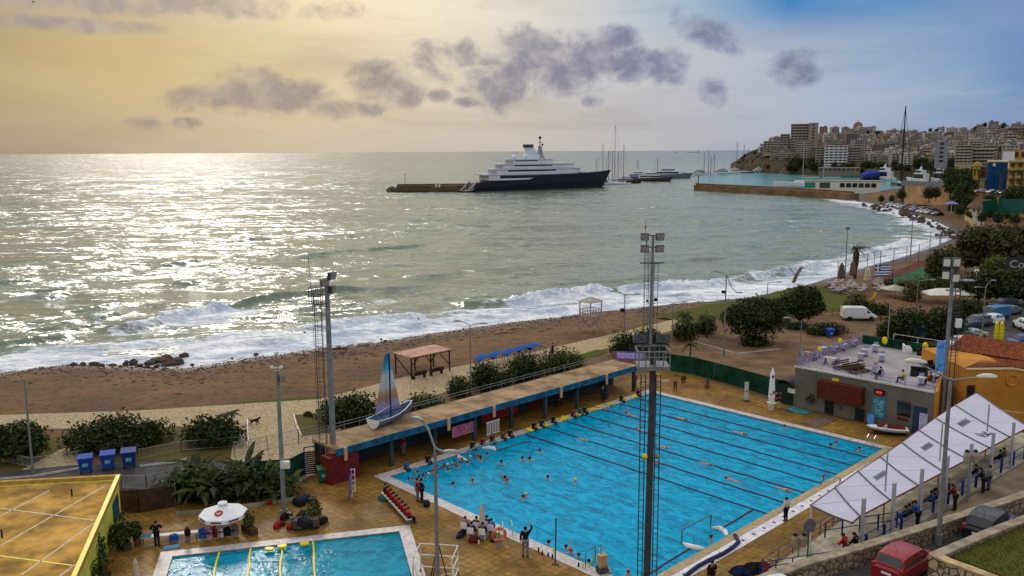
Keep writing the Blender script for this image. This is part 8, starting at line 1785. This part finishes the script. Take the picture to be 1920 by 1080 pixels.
mole([(1307, 357), (1380, 361), (1460, 365.5), (1540, 371), (1602, 376)], 1.3, 6, 'brown breakwater wall closing the marina', CONCB)
q = P(1309, 353, SEA); t = thing('harbour_light', 'small dark harbour light at the tip of the brown breakwater', 'beacon', (q.x, q.y, 1)); MB().tube([(0, 0, 0), (0, 0, 5)], .4, 6, .25).ob('tower', DKGREY, t); m = MB(); m.sph((0, 0, 5.3), .6); m.ob('lantern', REDP, t)
def tierpoly(x0, x1, w, nose=.25):
 n = 6; L_ = x1 - x0; pts = [(x0, -w), (x1 - L_ * nose, -w)] + [(x1 - L_ * nose + L_ * nose * math.sin(math.pi / 2 * k / n), -w * math.cos(math.pi / 2 * k / n)) for k in range(1, n)]
 return pts + [(x1, 0)] + [(x, -y) for x, y in reversed(pts[2:])] + [(x1 - L_ * nose, w), (x0, w)]
# ---- the superyacht
p0, p1 = P(884, 360, SEA), P(1128, 352, SEA); YL = (p1 - p0).length; sy = thing('superyacht', 'huge superyacht with a dark navy hull and white tiered decks', 'yacht', p0, math.atan2((p1 - p0).y, (p1 - p0).x)); u = YL / 100
def ysec(x, w, top, rake=0, bot=-.6): return [(x + rake, -w, top), (x + rake * .5, -w * .96, top * .45), (x, -w * .72, bot), (x, w * .72, bot), (x + rake * .5, w * .96, top * .45), (x + rake, w, top)]
secs = [ysec(-7 * u, 6.4, .9, 0), ysec(-2 * u, 7, 1.2, 0), ysec(-1.9 * u, 7, 6.2, 2.2 * u), ysec(10 * u, 7.4, 7.6), ysec(38 * u, 7.6, 7.8), ysec(46 * u, 7.6, 10.4, .6), ysec(60 * u, 7.4, 11.0, 1), ysec(78 * u, 6.0, 11.6, 2.4 * u), ysec(90 * u, 3.6, 12.2, 4.2 * u), ysec(97 * u, 1.3, 12.9, 6.2 * u), ysec(100 * u, .15, 13.2, 7.6 * u)]
m = MB(); m.loft(secs); m.ob('hull', NAVY, sy)
m = MB(); m.loft([[(x - (0 if z > 1 else 0), y * 1.004, min(z, .35) if i in (0, 5) else (min(z, .2) if i in (1, 4) else z)) for i, (x, y, z) in enumerate(s)] for s in secs[2:]], cap=False); m.ob('waterline', mat('boot_stripe', (.30, .28, .27), .5), sy)
for s in (-1, 1): m = MB(); m.bar((-5 * u, s * 5.2, .9), (1.5 * u, s * 5.6, 7.2), 1.1, .7); m.ob('stern_stair', mat('teak', (.32, .24, .16), .7), sy)
TI = [(9, 80, 6.9, 7.7, 12.2, .6), (15, 82, 6.4, 12.2, 15.8, .6), (20, 77, 6.2, 15.8, 19.2, .5), (27, 60, 5.6, 19.2, 22.4, .4)]
for k, (x0, x1, w, z0, z1, ns) in enumerate(TI):
 MB().prism(tierpoly(x0 * u, x1 * u, w, ns), z0, z1 - .9).ob('deck_house', YWHITE, sy)
 MB().prism(tierpoly((x0 + (8 if k < 3 else 2)) * u, (x1 - 6) * u, w + .12, ns), z0 + 1.3, z1 - 1.3).ob('window_band', YGLASS, sy)
 MB().prism(tierpoly((x0 - 3) * u, (x1 + 1.5) * u, w + .5, ns), z1 - .9, z1 - .1).ob('deck_edge', YWHITE, sy)
m = MB(); m.loft([[(x - w, -1.9, z), (x + w, -1.9, z), (x + w, 1.9, z), (x - w, 1.9, z)] for x, w, z in ((46 * u, 6, 22.2), (44.5 * u, 4.2, 25.5), (42.5 * u, 3.1, 28.8), (41.5 * u, 2.8, 30.8))]); m.ob('funnel', YWHITE, sy)
m = MB(); m.box(41.4 * u, 0, 30, 6.2, 4.4, 2.2); m.ob('funnel_top', DKGREY, sy)
m = MB(); m.loft([[(x - w, -w, z), (x + w, -w, z), (x + w, w, z), (x - w, w, z)] for x, w, z in ((51 * u, 3, 20), (50.6 * u, 1.5, 25), (50.4 * u, .8, 31))]); m.tube([(50.4 * u, 0, 31), (50.4 * u, 0, 37)], .35, 6); m.bar((48.8 * u, 0, 30.5), (52.6 * u, 0, 30.5), .5); m.bar((49.2 * u, 0, 33.5), (52 * u, 0, 33.5), .4); m.ob('mast', mat('grey_mast', (.22, .24, .27), .5), sy)
for x, y, z, r_ in ((30, -2, 23.6, 1.7), (33, 2.5, 23.6, 1.7), (38, -2.4, 23.8, 1.8), (50.4, 0, 37, 1.1), (51.8, -.8, 32, .8)): m = MB(); m.sph((x * u, y, z), r_, 10, 7); m.ob('radome', YWHITE if z < 30 else DKGREY, sy, None, None, True)
for k in range(3): MB().box((70 + k * 7) * u, 0, 11.3 - .2 * k, 4, 2.5, 1.6).ob('foredeck_gear', YWHITE, sy)
# ---- generic boats
def motor(px, yb, wpx, label, hull=YWHITE, rz=None, tall=1.0, z=SEA, d=None, group=None):
 q = P(px, yb, z) if d is None else PR(px, yb, d); Lb = wpx * math.hypot(q.x, q.y) / F; s = Lb / 30; t = thing('motor_yacht', label, 'yacht', q, R(15) if rz is None else rz, group)
 m = MB(); m.loft([ysec(-15 * s, 2.9 * s, 2.6 * s, 0, -.3), ysec(-4 * s, 3.3 * s, 2.8 * s), ysec(7 * s, 2.7 * s, 3.3 * s, .6), ysec(13 * s, 1.1 * s, 3.9 * s, 2 * s), ysec(15 * s, .1, 4.2 * s, 2.6 * s)]); m.ob('hull', hull, t)
 for x0, x1, w, z0, z1 in ((-11, 7, 2.5, 2.8, 5.2 * tall), (-7, 4, 2.2, 5.2 * tall, 7.2 * tall)):
  MB().prism(tierpoly(x0 * s, x1 * s, w * s, .4), z0 * s, z1 * s).ob('cabin', YWHITE, t); MB().prism(tierpoly((x0 + 1.5) * s, (x1 + .1) * s, (w + .05) * s, .4), (z0 + .8) * s, (z1 - .5) * s).ob('window_band', YGLASS, t)
 m = MB(); m.loft([[(x * s - w, -w, z_ * s), (x * s + w, -w, z_ * s), (x * s + w, w, z_ * s), (x * s - w, w, z_ * s)] for x, w, z_ in ((-2, 1.0 * s, 7.1 * tall), (-3, .3 * s, 9.4 * tall))]); m.tube([(-3 * s, 0, 9 * tall * s), (-3 * s, 0, 11.5 * tall * s)], .1 * s, 4); m.ob('mast', YWHITE, t)
 return t
def sailb(px, yb, yt, label, lpx=22, hull=YWHITE, mc=None, d=None, two=False, rz=.3, group=None, tk=1):
 q = P(px, yb, SEA) if d is None else PR(px, yb, d); r_ = math.hypot(q.x, q.y); h = ZT(q, yt) - q.z; Lb = lpx * r_ / F; s = Lb / 15; t = thing('sailing_yacht', label, 'sailboat', q, rz, group)
 m = MB(); m.loft([ysec(-7.5 * s, 1.3 * s, 1.3 * s, 0, -.2), ysec(0, 2 * s, 1.3 * s), ysec(5 * s, 1.2 * s, 1.6 * s), ysec(7.5 * s, .1, 1.9 * s, .6)]); m.ob('hull', hull, t)
 MB().prism(tierpoly(-4 * s, 2.5 * s, 1.1 * s, .3), 1.2 * s, 2.0 * s).ob('cabin', YWHITE, t); mm = mc or mat('dark_spar', (.07, .06, .06), .5); tr = max(.16, r_ / F * .55) * tk
 for x, hh in ((0.5 * s, h),) + (((-4.5 * s, h * .93),) if two else ()):
  MB().tube([(x, 0, 1 * s), (x, 0, hh)], tr, 5, tr * .6).ob('mast', mm, t); MB().bar((x, 0, 2.6 * s), (x - 4 * s, 0, 2.8 * s), .25 * s).ob('boom', mm, t)
  for zz in (.4, .7): MB().bar((x, -.8 * s, hh * zz), (x, .8 * s, hh * zz), tr * .8).ob('spreader', mm, t)
 m = MB(); m.tube([(7.5 * s, 0, 1.9 * s), (.5 * s, 0, h * .98)], tr * .25, 3); m.tube([(-7.3 * s, 0, 1.4 * s), (.5 * s, 0, h * .98)], tr * .25, 3); m.ob('stay', mm, t); return t
DHULL = mat('brown_dark_hull', (.045, .03, .024), .5, amt=.3)
for x, yb, yt, l, hc, lb in ((1151, 346, 234, 46, YWHITE, 'big sailing yacht with the tallest mast right of the superyacht bow'), (1129, 344, 268, 30, DHULL, 'sailing yacht with a mast just left of the tallest one'), (1168, 346, 271, 30, YWHITE, 'white sailing yacht with a mast right of the tallest one'), (1147, 342, 281, 24, DHULL, 'dark sailing yacht close behind the tallest mast'), (1140, 341, 282, 22, DHULL, 'sailing yacht with a reddish mast near the superyacht bow'), (1118, 338, 297, 18, YWHITE, 'small sailing yacht peeping over the superyacht bow'), (1158, 341, 284, 20, YWHITE, 'sailing yacht half hidden behind the big one'), (1195, 334, 300, 18, YWHITE, 'short masted sailing yacht behind the dark motor yacht'), (1232, 331, 296, 18, YWHITE, 'sailing yacht behind the pair of blue grey motor yachts'), (1327, 328, 282, 26, YWHITE, 'white two masted yacht in the middle of the marina'), (1338, 328, 287, 20, YWHITE, 'sailing yacht right of the two masted one'), (1380, 323, 266, 20, YWHITE, 'sailing yacht before the headland, left of three'), (1393, 324, 270, 20, YWHITE, 'sailing yacht before the headland, middle of three'), (1401, 325, 278, 24, DHULL, 'dark sailing yacht before the headland, right of three')): sailb(x, yb, yt, lb, l, hc, two='two masted' in lb)
for x, yb, w, hc, lb in ((1175, 343, 50, DHULL, 'dark hulled boat moored beside the white sailing yachts'), (1222, 340, 66, DHULL, 'big brown hulled motor yacht at the end of the row'), (1255, 334, 72, mat('blue_grey_hull', (.10, .15, .2), .4), 'blue grey motor yacht behind the brown hulled one'), (1200, 336, 56, BLUEP, 'blue hulled motor yacht behind the row'), (1283, 331, 32, YWHITE, 'small white motor yacht right of the blue grey one'), (1312, 328, 40, YWHITE, 'white motor yacht left of the two masted yacht'), (1355, 327, 44, YWHITE, 'white motor yacht right of the two masted yacht'), (1380, 325, 36, YWHITE, 'white motor yacht near the headland'), (1425, 324, 34, mat('grey_hull', (.2, .22, .24), .5), 'grey motor yacht below the headland cliff'), (1448, 324, 22, YWHITE, 'small white boat below the headland cliff')): motor(x, yb, w, lb, hc, R(-14) if x < 1300 else R(5))
sc_ = sailb(1508, 353, 264, 'old white schooner with two pale masts moored inside the breakwater', 104, YWHITE, mat('pale_spar', (.42, .43, .43), .5), two=True, rz=R(168))
sailb(1690, 349, 199, 'black mast of a giant sloop towering over the marina', 60, NAVY, BLACK, rz=R(100), tk=2.8)
for x, y, w, lb in ((1655, 338, 60, 'white yacht at the marina quay right of the blue tarpaulin'), (1722, 342, 58, 'large white motor yacht at the quay behind the stone wall'), (1762, 343, 66, 'large white motor yacht at the right end of the quay'), (1740, 335, 40, 'white yacht tucked behind the quay pair')): motor(x, y, w, lb, YWHITE, R(100), 1.5)
q = P(1635, 338, SEA); t = thing('covered_boat', 'boat shrouded in bright blue tarpaulin in the marina', 'boat', q, .1); m = MB(); m.loft([ysec(-10, 3, 3), ysec(0, 3.4, 3), ysec(9, 1, 3.6, 2)]); m.ob('hull', NAVY, t); m = MB(); m.loft([[(x, -w, 3), (x, -w, 3 + h * .6), (x, 0, 3 + h), (x, w, 3 + h * .6), (x, w, 3)] for x, w, h in ((-10, 2.8, 3), (-2, 3.4, 6), (6, 2.6, 5), (9, 1, 2))]); m.ob('tarpaulin', BBLUE, t)
q = P(1622, 336, SEA); t = thing('inflatable_fender', 'pink inflatable float beside the blue tarpaulin boat', 'float', q); m = MB(); m.sph((0, 0, 1.6), (2.4, 1.5, 1.8), 10, 6); m.ob('body', CL['pink'], t)
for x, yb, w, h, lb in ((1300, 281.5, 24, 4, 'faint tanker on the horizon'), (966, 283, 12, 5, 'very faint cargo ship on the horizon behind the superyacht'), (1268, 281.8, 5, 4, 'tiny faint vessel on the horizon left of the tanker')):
 q = PR(x, yb + 2.0, 9000); s = 9000 / F; t = thing('distant_ship', lb, 'ship', (q.x, q.y, SEA), 0); G2 = mat('haze_faded_grey', (.52, .52, .55), .9); m = MB(); m.box(0, 0, 0, w * s, 20, 1.4 * s); m.ob('hull', G2, t); m = MB(); m.box(w * s * .36, 0, 1.4 * s, w * s * .14, 16, h * s * .6); m.ob('bridge', G2, t); MB().box(w * s * .4, 0, 1.4 * s + h * s * .6, s * .4, s * .4, h * s * .4).ob('funnel', G2, t)  # fading by haze is painted into the ships' pale grey; no air is built
# ---- low white club building
def bldg(px0, px1, yb, yt, r_, label, wm, depth=14, cols=0, rows=0, name='building', win=None, wf=.5, slab=None, roofm=None, rz=None, z0=None):
 p, q = PR(px0, yb, r_), PR(px1, yb, r_); w = (q - p).length; c = (p + q) / 2; zb = c.z if z0 is None else z0; h = ZT(c, yt) - zb; t = thing(name, label, 'building', (c.x, c.y, zb), math.atan2(q.y - p.y, q.x - p.x) if rz is None else rz)
 MB().box(0, depth / 2, -4, w, depth, h + 4).ob('wall', wm, t); MB().box(0, depth / 2, h, w + .5, depth + .5, .5).ob('roof', roofm or CONC, t)
 for j in range(rows):
  for i in range(cols):
   x = -w / 2 + w * (i + .5) / cols; z = h * (j + .28) / rows; MB().box(x, -.06, z, w / cols * wf, .14, h / rows * .5).ob('window', win or GLASS, t)
  if slab: MB().box(0, -.7, h * (j + .98) / rows - .25, w * .98, 1.5, .3).ob('balcony', slab, t); MB().box(0, -1.42, h * j / rows + .05, w * .96, .1, h / rows * .26).ob('balcony_front', slab, t)
 return t
t = bldg(1508, 1652, 358, 340.5, 585, 'low white club building with green panels on the breakwater', OFFW, 12, 0, 0); wl = 144 * 585 / F
for x0, x1, mm in ((.07, .19, mat('club_green', (.03, .22, .14), .6)), (.24, .36, DKGREY)): MB().box(-wl / 2 + wl * (x0 + x1) / 2, -.1, 1.8, wl * (x1 - x0), .2, 3.4).ob('panel', mm, t)
for k in range(6): MB().box(-wl / 2 + wl * (.5 + .07 * k), -.1, 2.3, wl * .055, .2, 2.6).ob('window', GLASS, t)
# ---- hillside and its houses
XS = [1372, 1400, 1430, 1480, 1530, 1600, 1700, 1800, 1850, 1990]
Y0 = [316, 317, 318, 321, 323, 324, 322, 318, 314, 310]; Y1 = [307, 287, 275, 262, 250, 250, 254, 252, 242, 241]
D0 = [1235, 1160, 1090, 1010, 970, 930, 850, 760, 720, 700]; DD = [40, 90, 160, 280, 420, 520, 600, 640, 660, 660]
ip = lambda x, A: float(np.interp(x, XS, A))
def hill(x, s): return PR(x, ip(x, Y0) + (ip(x, Y1) - ip(x, Y0)) * s ** .85, ip(x, D0) + ip(x, DD) * s)
V, NS, NX = [], 14, 70
for j in range(NS + 2):
 for i in range(NX):
  x = 1370 + 650 * i / (NX - 1); s = min(j, NS) / NS; p = hill(x, s)
  if j == 0: p.z = min(p.z, SEA - 1)
  elif 0 < j < NS: p.z += (fbm(p.x * .02, p.y * .02, 4, 77) - .5) * 9
  if j == NS + 1: p = hill(x, 1); p = Vector((p.x * 1.4, p.y * 1.4, -5))
  V.append(p)
m = MB(); m.add(V, [(j * NX + i, j * NX + i + 1, (j + 1) * NX + i + 1, (j + 1) * NX + i) for j in range(NS + 1) for i in range(NX - 1)])
HILLM = mat('scrubby_hillside', (.075, .047, .026), .95, scale=.035, col2=(.022, .025, .013), bump=1.0, bscale=.15, detail=8)
tag(m.ob('hillside', HILLM, None, None, None, True), kind='structure')
PAL = [mat('town_' + n, c, .85, scale=.08, amt=.12) for n, c in (('stone', (.35, .30, .26)), ('sand', (.40, .33, .25)), ('grey', (.30, .28, .275)), ('white', (.52, .50, .50)), ('rose', (.30, .2, .17)), ('taupe', (.2, .165, .14)), ('ochre', (.34, .24, .12)))]; SHADE = mat('town_window', (.035, .032, .036), .5, amt=.4); SLAB = mat('town_slab', (.42, .40, .38), .8, amt=.15)
def tmesh(seed):
 rs = random.Random(seed); w, d, n = rs.uniform(11, 20), rs.uniform(10, 14), rs.randint(3, 6); m = MB(); fh = 3.2; m.box(0, 0, -6, w, d, 6 + n * fh); bays = max(3, int(w / 3.4)); bal = rs.random() < .7
 for j in range(n):
  for i in range(bays):
   m.i = 1; x = -w / 2 + w * (i + .5) / bays; m.box(x, -d / 2, j * fh + .7, w / bays * rs.uniform(.4, .7), .16, 1.9)
  for i in range(3): m.i = 1; m.box(-w / 2, -d / 2 + d * (i + .5) / 3, j * fh + .8, .16, 1.4, 1.7)
  if bal and j: m.i = 2; m.box(0, -d / 2 - .75, j * fh, w * .9, 1.5, .25); m.box(0, -d / 2 - 1.45, j * fh + .25, w * .9, .08, .8)
 m.i = 2; m.box(0, 0, n * fh, w + .6, d + .6, .45); m.i = 0; m.box(w * rs.uniform(-.25, .25), d * .15, n * fh + .45, w * .32, d * .4, 2.5); m.i = 1; m.box(w * .3, -d * .2, n * fh + .45, 1.3, 1.1, 1.3); return m.mesh('town_house', [PAL[0], SHADE, SLAB])
TM = [tmesh(k) for k in range(14)]; NM = ['stone coloured', 'sand coloured', 'grey', 'whitish', 'rose tinted', 'taupe', 'ochre']
random.seed(11); n_t = 0
for j, s in enumerate((.12, .21, .30, .38, .46, .54, .62, .7, .77, .84, .91, .98)):
 x = 1425 + random.uniform(0, 15)
 while x < 1945 and n_t < 292:
  lo = 1480 if s < .3 else (1440 if s < .6 else 1428)
  if x > lo and not (x < 1640 and s < .22) and not (1478 < x < 1540 and s > .35):
   c = random.choices(range(7), (4, 3, 4, 3, 2, 3, 1))[0]; p = hill(x, s); o = bpy.data.objects.new('town_house', TM[random.randrange(14)]); COL.objects.link(o); o.location = (p.x, p.y, p.z - 1); k_ = random.uniform(.52, .9); o.scale = (k_, k_, k_ * random.uniform(.75, 1.1)); o.rotation_euler = (0, 0, math.atan2(-p.x, p.y) + random.uniform(-.35, .5)); recolour(o, PAL[c])
   tag(o, NM[c] + ' apartment house in the crowded hillside town', 'building', NM[c] + ' houses of the hillside town'); n_t += 1
  x += random.uniform(15, 23)
GRT = mat('tower_concrete', (.24, .21, .19), .85, scale=.05, amt=.12); SL2 = mat('pale_balcony', (.34, .32, .3), .8)
bldg(1481, 1516, 290, 233, 1180, 'tall grey tower block on the crest, the tallest in town', GRT, 22, 5, 11, slab=SL2); bldg(1514, 1532, 288, 231, 1172, 'blank slab wing joined to the tall tower block', mat('blank_concrete', (.27, .23, .2), .85), 20, 1, 9, wf=.2); bldg(1491, 1523, 287, 263, 1120, 'block with long bright balconies below the tower', GRT, 16, 6, 6, slab=SLAB)
bldg(1431, 1464, 286, 265, 1150, 'stepped balcony block at the left end of the town', PAL[1], 14, 5, 5, slab=SL2); bldg(1462, 1480, 283, 252, 1190, 'narrow grey block left of the tower', PAL[2], 14, 3, 7, slab=SL2); bldg(1545, 1588, 309, 273, 985, 'bright white balcony block above the marina', mat('bright_block', (.5, .49, .55), .7), 16, 5, 7, slab=WHITE); bldg(1528, 1545, 308, 276, 1000, 'ochre block left of the bright white one', PAL[6], 14, 2, 7, slab=SL2); bldg(1590, 1612, 306, 277, 990, 'dark grey block right of the bright white one', PAL[5], 14, 3, 6, slab=SL2)
bldg(1790, 1822, 306, 273, 690, 'pale yellow balcony block above the marina trees', mat('pale_yellow_block', (.38, .32, .17), .8), 14, 4, 6, slab=SL2); bldg(1822, 1862, 306, 280, 700, 'grey brown block beside the pale yellow one', PAL[5], 14, 5, 4, slab=SL2); bldg(1752, 1776, 306, 266, 760, 'lilac grey block wall in the middle of the town', mat('lilac_grey', (.25, .23, .29), .8), 12, 1, 5, wf=.3)
q = hill(1608, 1.0); t = thing('domed_church', 'domed church on the skyline of the town', 'church', (q.x, q.y, q.z), 0); MB().box(0, 0, -3, 15, 15, 11).ob('wall', PAL[4], t); m = MB(); m.lathe([(7, 8), (7, 11), (6.2, 14), (4, 16.6), (.3, 18)], 14); m.ob('dome', mat('tiled_dome', (.2, .13, .1), .8), t); MB().box(0, 0, 17.8, .5, .5, 2.5).ob('cross', DKGREY, t)
bldg(1535, 1612, 322, 315, 915, 'long low quay building below the town', PAL[5], 10, 9, 1, wf=.6)
# ---- terrace road with the yellow houses, retaining walls, far car park
for pts, zb, zt, lb in (([(1695, 376, 449), (1790, 379, 430)], -.5, 8.0, 'tan retaining wall above the far car park'), ([(1815, 383, 395), (1925, 392, 360), (1990, 396, 350)], 0, 8.2, 'long tan retaining wall below the yellow houses')): wall('retaining_wall', [(lambda v: Vector((v.x, v.y, 0)))(PR(*p)) for p in pts], 1.0, zb, zt, lb, mat('tan_wall', (.46, .29, .15), .9, scale=.15, amt=.3), side=-1)
a_, b_, c_2, d_ = PR(1690, 376, 453), PR(1990, 396, 353), PR(1990, 330, 470), PR(1690, 340, 520); tag(MB().prism([(a_.x, a_.y), (PR(1790, 379, 434).x, PR(1790, 379, 434).y), (PR(1815, 383, 398).x, PR(1815, 383, 398).y), (b_.x, b_.y), (c_2.x, c_2.y), (d_.x, d_.y)], 0, 7.9).ob('terrace_road', ASPH), kind='structure')
YB_ = mat('yellow_stucco', (.52, .38, .05), .8, amt=.12); t = bldg(1822, 1836, 353, 313, 402, 'narrow yellow neoclassical house with a pediment', YB_, 12, 2, 2, win=mat('brown_shutter', (.16, .06, .03), .7), z0=7.9); w = 14 * 402 / F; zt = t.location.z; hy = ZT(t.location, 313) - zt
m = MB(); m.add([(-w / 2 - .3, -.2, hy + .4), (w / 2 + .3, -.2, hy + .4), (0, -.2, hy + 2.2), (-w / 2 - .3, 12, hy + .4), (w / 2 + .3, 12, hy + .4), (0, 12, hy + 2.2)], [(0, 1, 2), (5, 4, 3), (1, 4, 5, 2), (3, 0, 2, 5), (0, 3, 4, 1)]); m.ob('pediment', YB_, t)
bldg(1836, 1848, 352, 316, 404, 'dull rose side of the neoclassical house with a red roof', PAL[4], 12, 1, 2, win=mat('brown_shutter', (.16, .06, .03)), roofm=TILE, z0=7.9); bldg(1830, 1846, 354, 338, 399, 'low yellow annex with arches before the neoclassical house', YB_, 4, 3, 1, z0=7.9, win=CREAM)
t = bldg(1848, 1886, 356, 304, 392, 'building wrapped in bright blue scaffold netting', mat('blue_netting', (.008, .06, .19), .8, scale=.25, amt=.35, stretch=(3, 3, .3)), 14, z0=7.9, roofm=CREAM); MB().box(-1.2, -.1, 10.2, 1.0, .1, 1.1).ob('notice', OFFW, t)
bldg(1888, 1945, 357, 303, 384, 'yellow apartment house with balconies at the right edge', mat('yellow_flats', (.46, .35, .07), .8, amt=.1), 14, 4, 4, win=mat('brown_shutter', (.16, .06, .03)), slab=mat('tan_balcony', (.36, .26, .1), .8), z0=7.9); bldg(1879, 1902, 300, 283, 470, 'plain white wall rising behind the blue netting', WHITE, 10); bldg(1900, 1935, 300, 281, 475, 'orange yellow house behind the yellow flats', mat('orange_yellow', (.5, .3, .06), .8), 10, 3, 1)
t = bldg(1822, 1846, 400, 390, 322, 'small white clubhouse with a brown hipped roof', OFFW, 9, 3, 1, win=DKGREY, roofm=PAL[5], wf=.35); w = 24 * 322 / F
m = MB(); hc = ZT(t.location, 390) - t.location.z; m.add([(-w / 2 - 1, -1, hc), (w + 6, -1, hc), (w + 6, 12, hc), (-w / 2 - 1, 12, hc), (-w / 4, 5, hc + 2.6), (w + 1, 5, hc + 2.6)], [(0, 1, 5, 4), (1, 2, 5), (2, 3, 4, 5), (3, 0, 4)]); m.ob('hip_roof', mat('brown_roof', (.12, .065, .045), .85), t)
fence('windscreen_fence', [PR(1842, 404, 318), PR(1870, 400, 318), PR(1960, 402, 300)], 4.6, mat('green_windscreen', (.004, .06, .045), .8, scale=.2, amt=.3), 'tall dark green windscreen round the far tennis courts', solid=True, posts=9); fence('low_wall', [PR(1808, 412, 290), PR(1830, 424, 278)], 1.4, mat('yellowish_wall', (.36, .27, .12), .8), 'low yellowish wall at the edge of the rocky shore', 'wall', solid=True)
# far trees and palms
ft = thing('tree', 'dark tree on the terrace between marina and retaining walls', 'tree', (0, 0, 0), 0, 'trees above the far car park'); leaves(lobes_for(8, 8, 8, 9, 5, .5), 1300, .42, 5, 'crown', LEAFD, ft); MB().tube([(0, 0, -2), (0, 0, 4)], .3, 6).ob('trunk', BARK, ft)
FT = [(1790, 352, 400, 1.2), (1800, 366, 390, 1.3), (1808, 380, 375, 1.2), (1795, 386, 385, 1.0), (1815, 392, 360, .8), (1782, 362, 420, 1.1), (1778, 345, 440, 1.2), (1742, 372, 415, .8), (1755, 370, 414, .7), (1905, 382, 350, 1.0), (1925, 384, 345, 1.1), (1890, 385, 352, .9), (1850, 384, 372, .6), (1860, 383, 370, .6), (1690, 372, 440, .7), (1812, 344, 450, 1.1), (1826, 352, 398, .5), (1840, 415, 300, .5), (1872, 418, 295, .55), (1902, 420, 292, .5), (1932, 420, 290, .6), (1652, 377, 474, .5), (1672, 376, 470, .45), (1783, 396, 372, .5), (1800, 402, 350, .55), (1815, 412, 310, .4), (1856, 408, 318, .4), (1888, 410, 315, .4)]
for k, (x, y, r_, s) in enumerate(FT):
 p = PR(x, y + 2, r_)
 if k == 0: ft.location = p; ft.scale = (s,) * 3
 else: dup(ft, p, random.uniform(0, 6), None, s)
ht = dup(ft, hill(1500, .1), 0, 'dark tree growing on the hillside below the houses', 1.5, 'trees on the hillside')
for k in range(110):
 x = random.uniform(1395, 1800) if k < 60 else random.uniform(1384, 1500); s = random.uniform(0, .16) if x > 1480 else random.uniform(.05, .95); p = hill(x, s); dup(ht, (p.x, p.y, p.z - 1.5), random.uniform(0, 6), None, random.uniform(.6, 1.7) if x > 1480 else random.uniform(.35, .8))
for k in range(16):
 x = random.uniform(1540, 1940); p = hill(x, random.uniform(.86, .97)); dup(ht, (p.x, p.y, p.z + 6), random.uniform(0, 6), 'dark tree on the skyline among the rooftops', random.uniform(.5, .9), 'trees on the skyline')
for x, y, r_, lb in ((1834, 352, 386, 'palm before the narrow yellow house'), (1875, 355, 376, 'palm before the blue netting'), (1898, 357, 370, 'palm before the yellow flats, left one'), (1914, 357, 366, 'palm before the yellow flats, right one'), (1692, 345, 520, 'tall palm at the foot of the black mast'), (1743, 345, 500, 'palm before the big white yachts')):
 p = PR(x, y, r_); t = thing('palm_tree', lb, 'palm', p); hh = 6.5; MB().tube([(0, 0, -1), (0, 0, hh)], .35, 6).ob('trunk', BARK, t); m = MB()
 for k in range(16): a = 6.28 * k / 16; feather(m, (0, 0, hh), (math.cos(a), math.sin(a), random.uniform(0, .9)), 3.2, .8, 7, 1.2)
 m.ob('crown', LEAFD, t)
CN = ['silver', 'white', 'black', 'blue', 'grey', 'maroon']
for k in range(27):
 row_ = k % 2; x = 1668 + (k // 2) * 7.2; r_ = float(np.interp(x, [1668, 1700, 1740, 1775], [462, 430, 402, 385])) + row_ * 11; p = PR(x + random.uniform(-1, 1), 388, r_); c = random.choice(CN); car_copy(random.choice((carA, suv, sed)), (p.x, p.y, float(ground_z(np.array([p.x]), np.array([p.y]))[0]) + .05), R(200) + random.uniform(-.15, .15), c + ' car in the far car park by the rocky shore', PR_[c], c + ' cars in the far car park')
for k, x in enumerate((1838, 1859, 1866, 1875, 1885, 1905, 1919)):
 p = PR(x, 357, 384 - k * 2.5); c = CN[k % 4]; car_copy(carA if k % 2 else suv, (p.x, p.y, 7.95), R(185), '%s car parked on the terrace road, number %s from the left' % (c, ('one', 'two', 'three', 'four', 'five', 'six', 'seven')[k]), PR_[c])
q = PR(1783, 400, 330); t = thing('open_parasol', 'small violet parasol on the far shore by the car park', 'parasol', q); MB().tube([(0, 0, 0), (0, 0, 4)], .1, 5).ob('pole', OFFW, t); m = MB(); m.lathe([(2.4, 3.2), (2.2, 3.4), (.1, 4.2)], 8); m.ob('canopy', PURP, t)
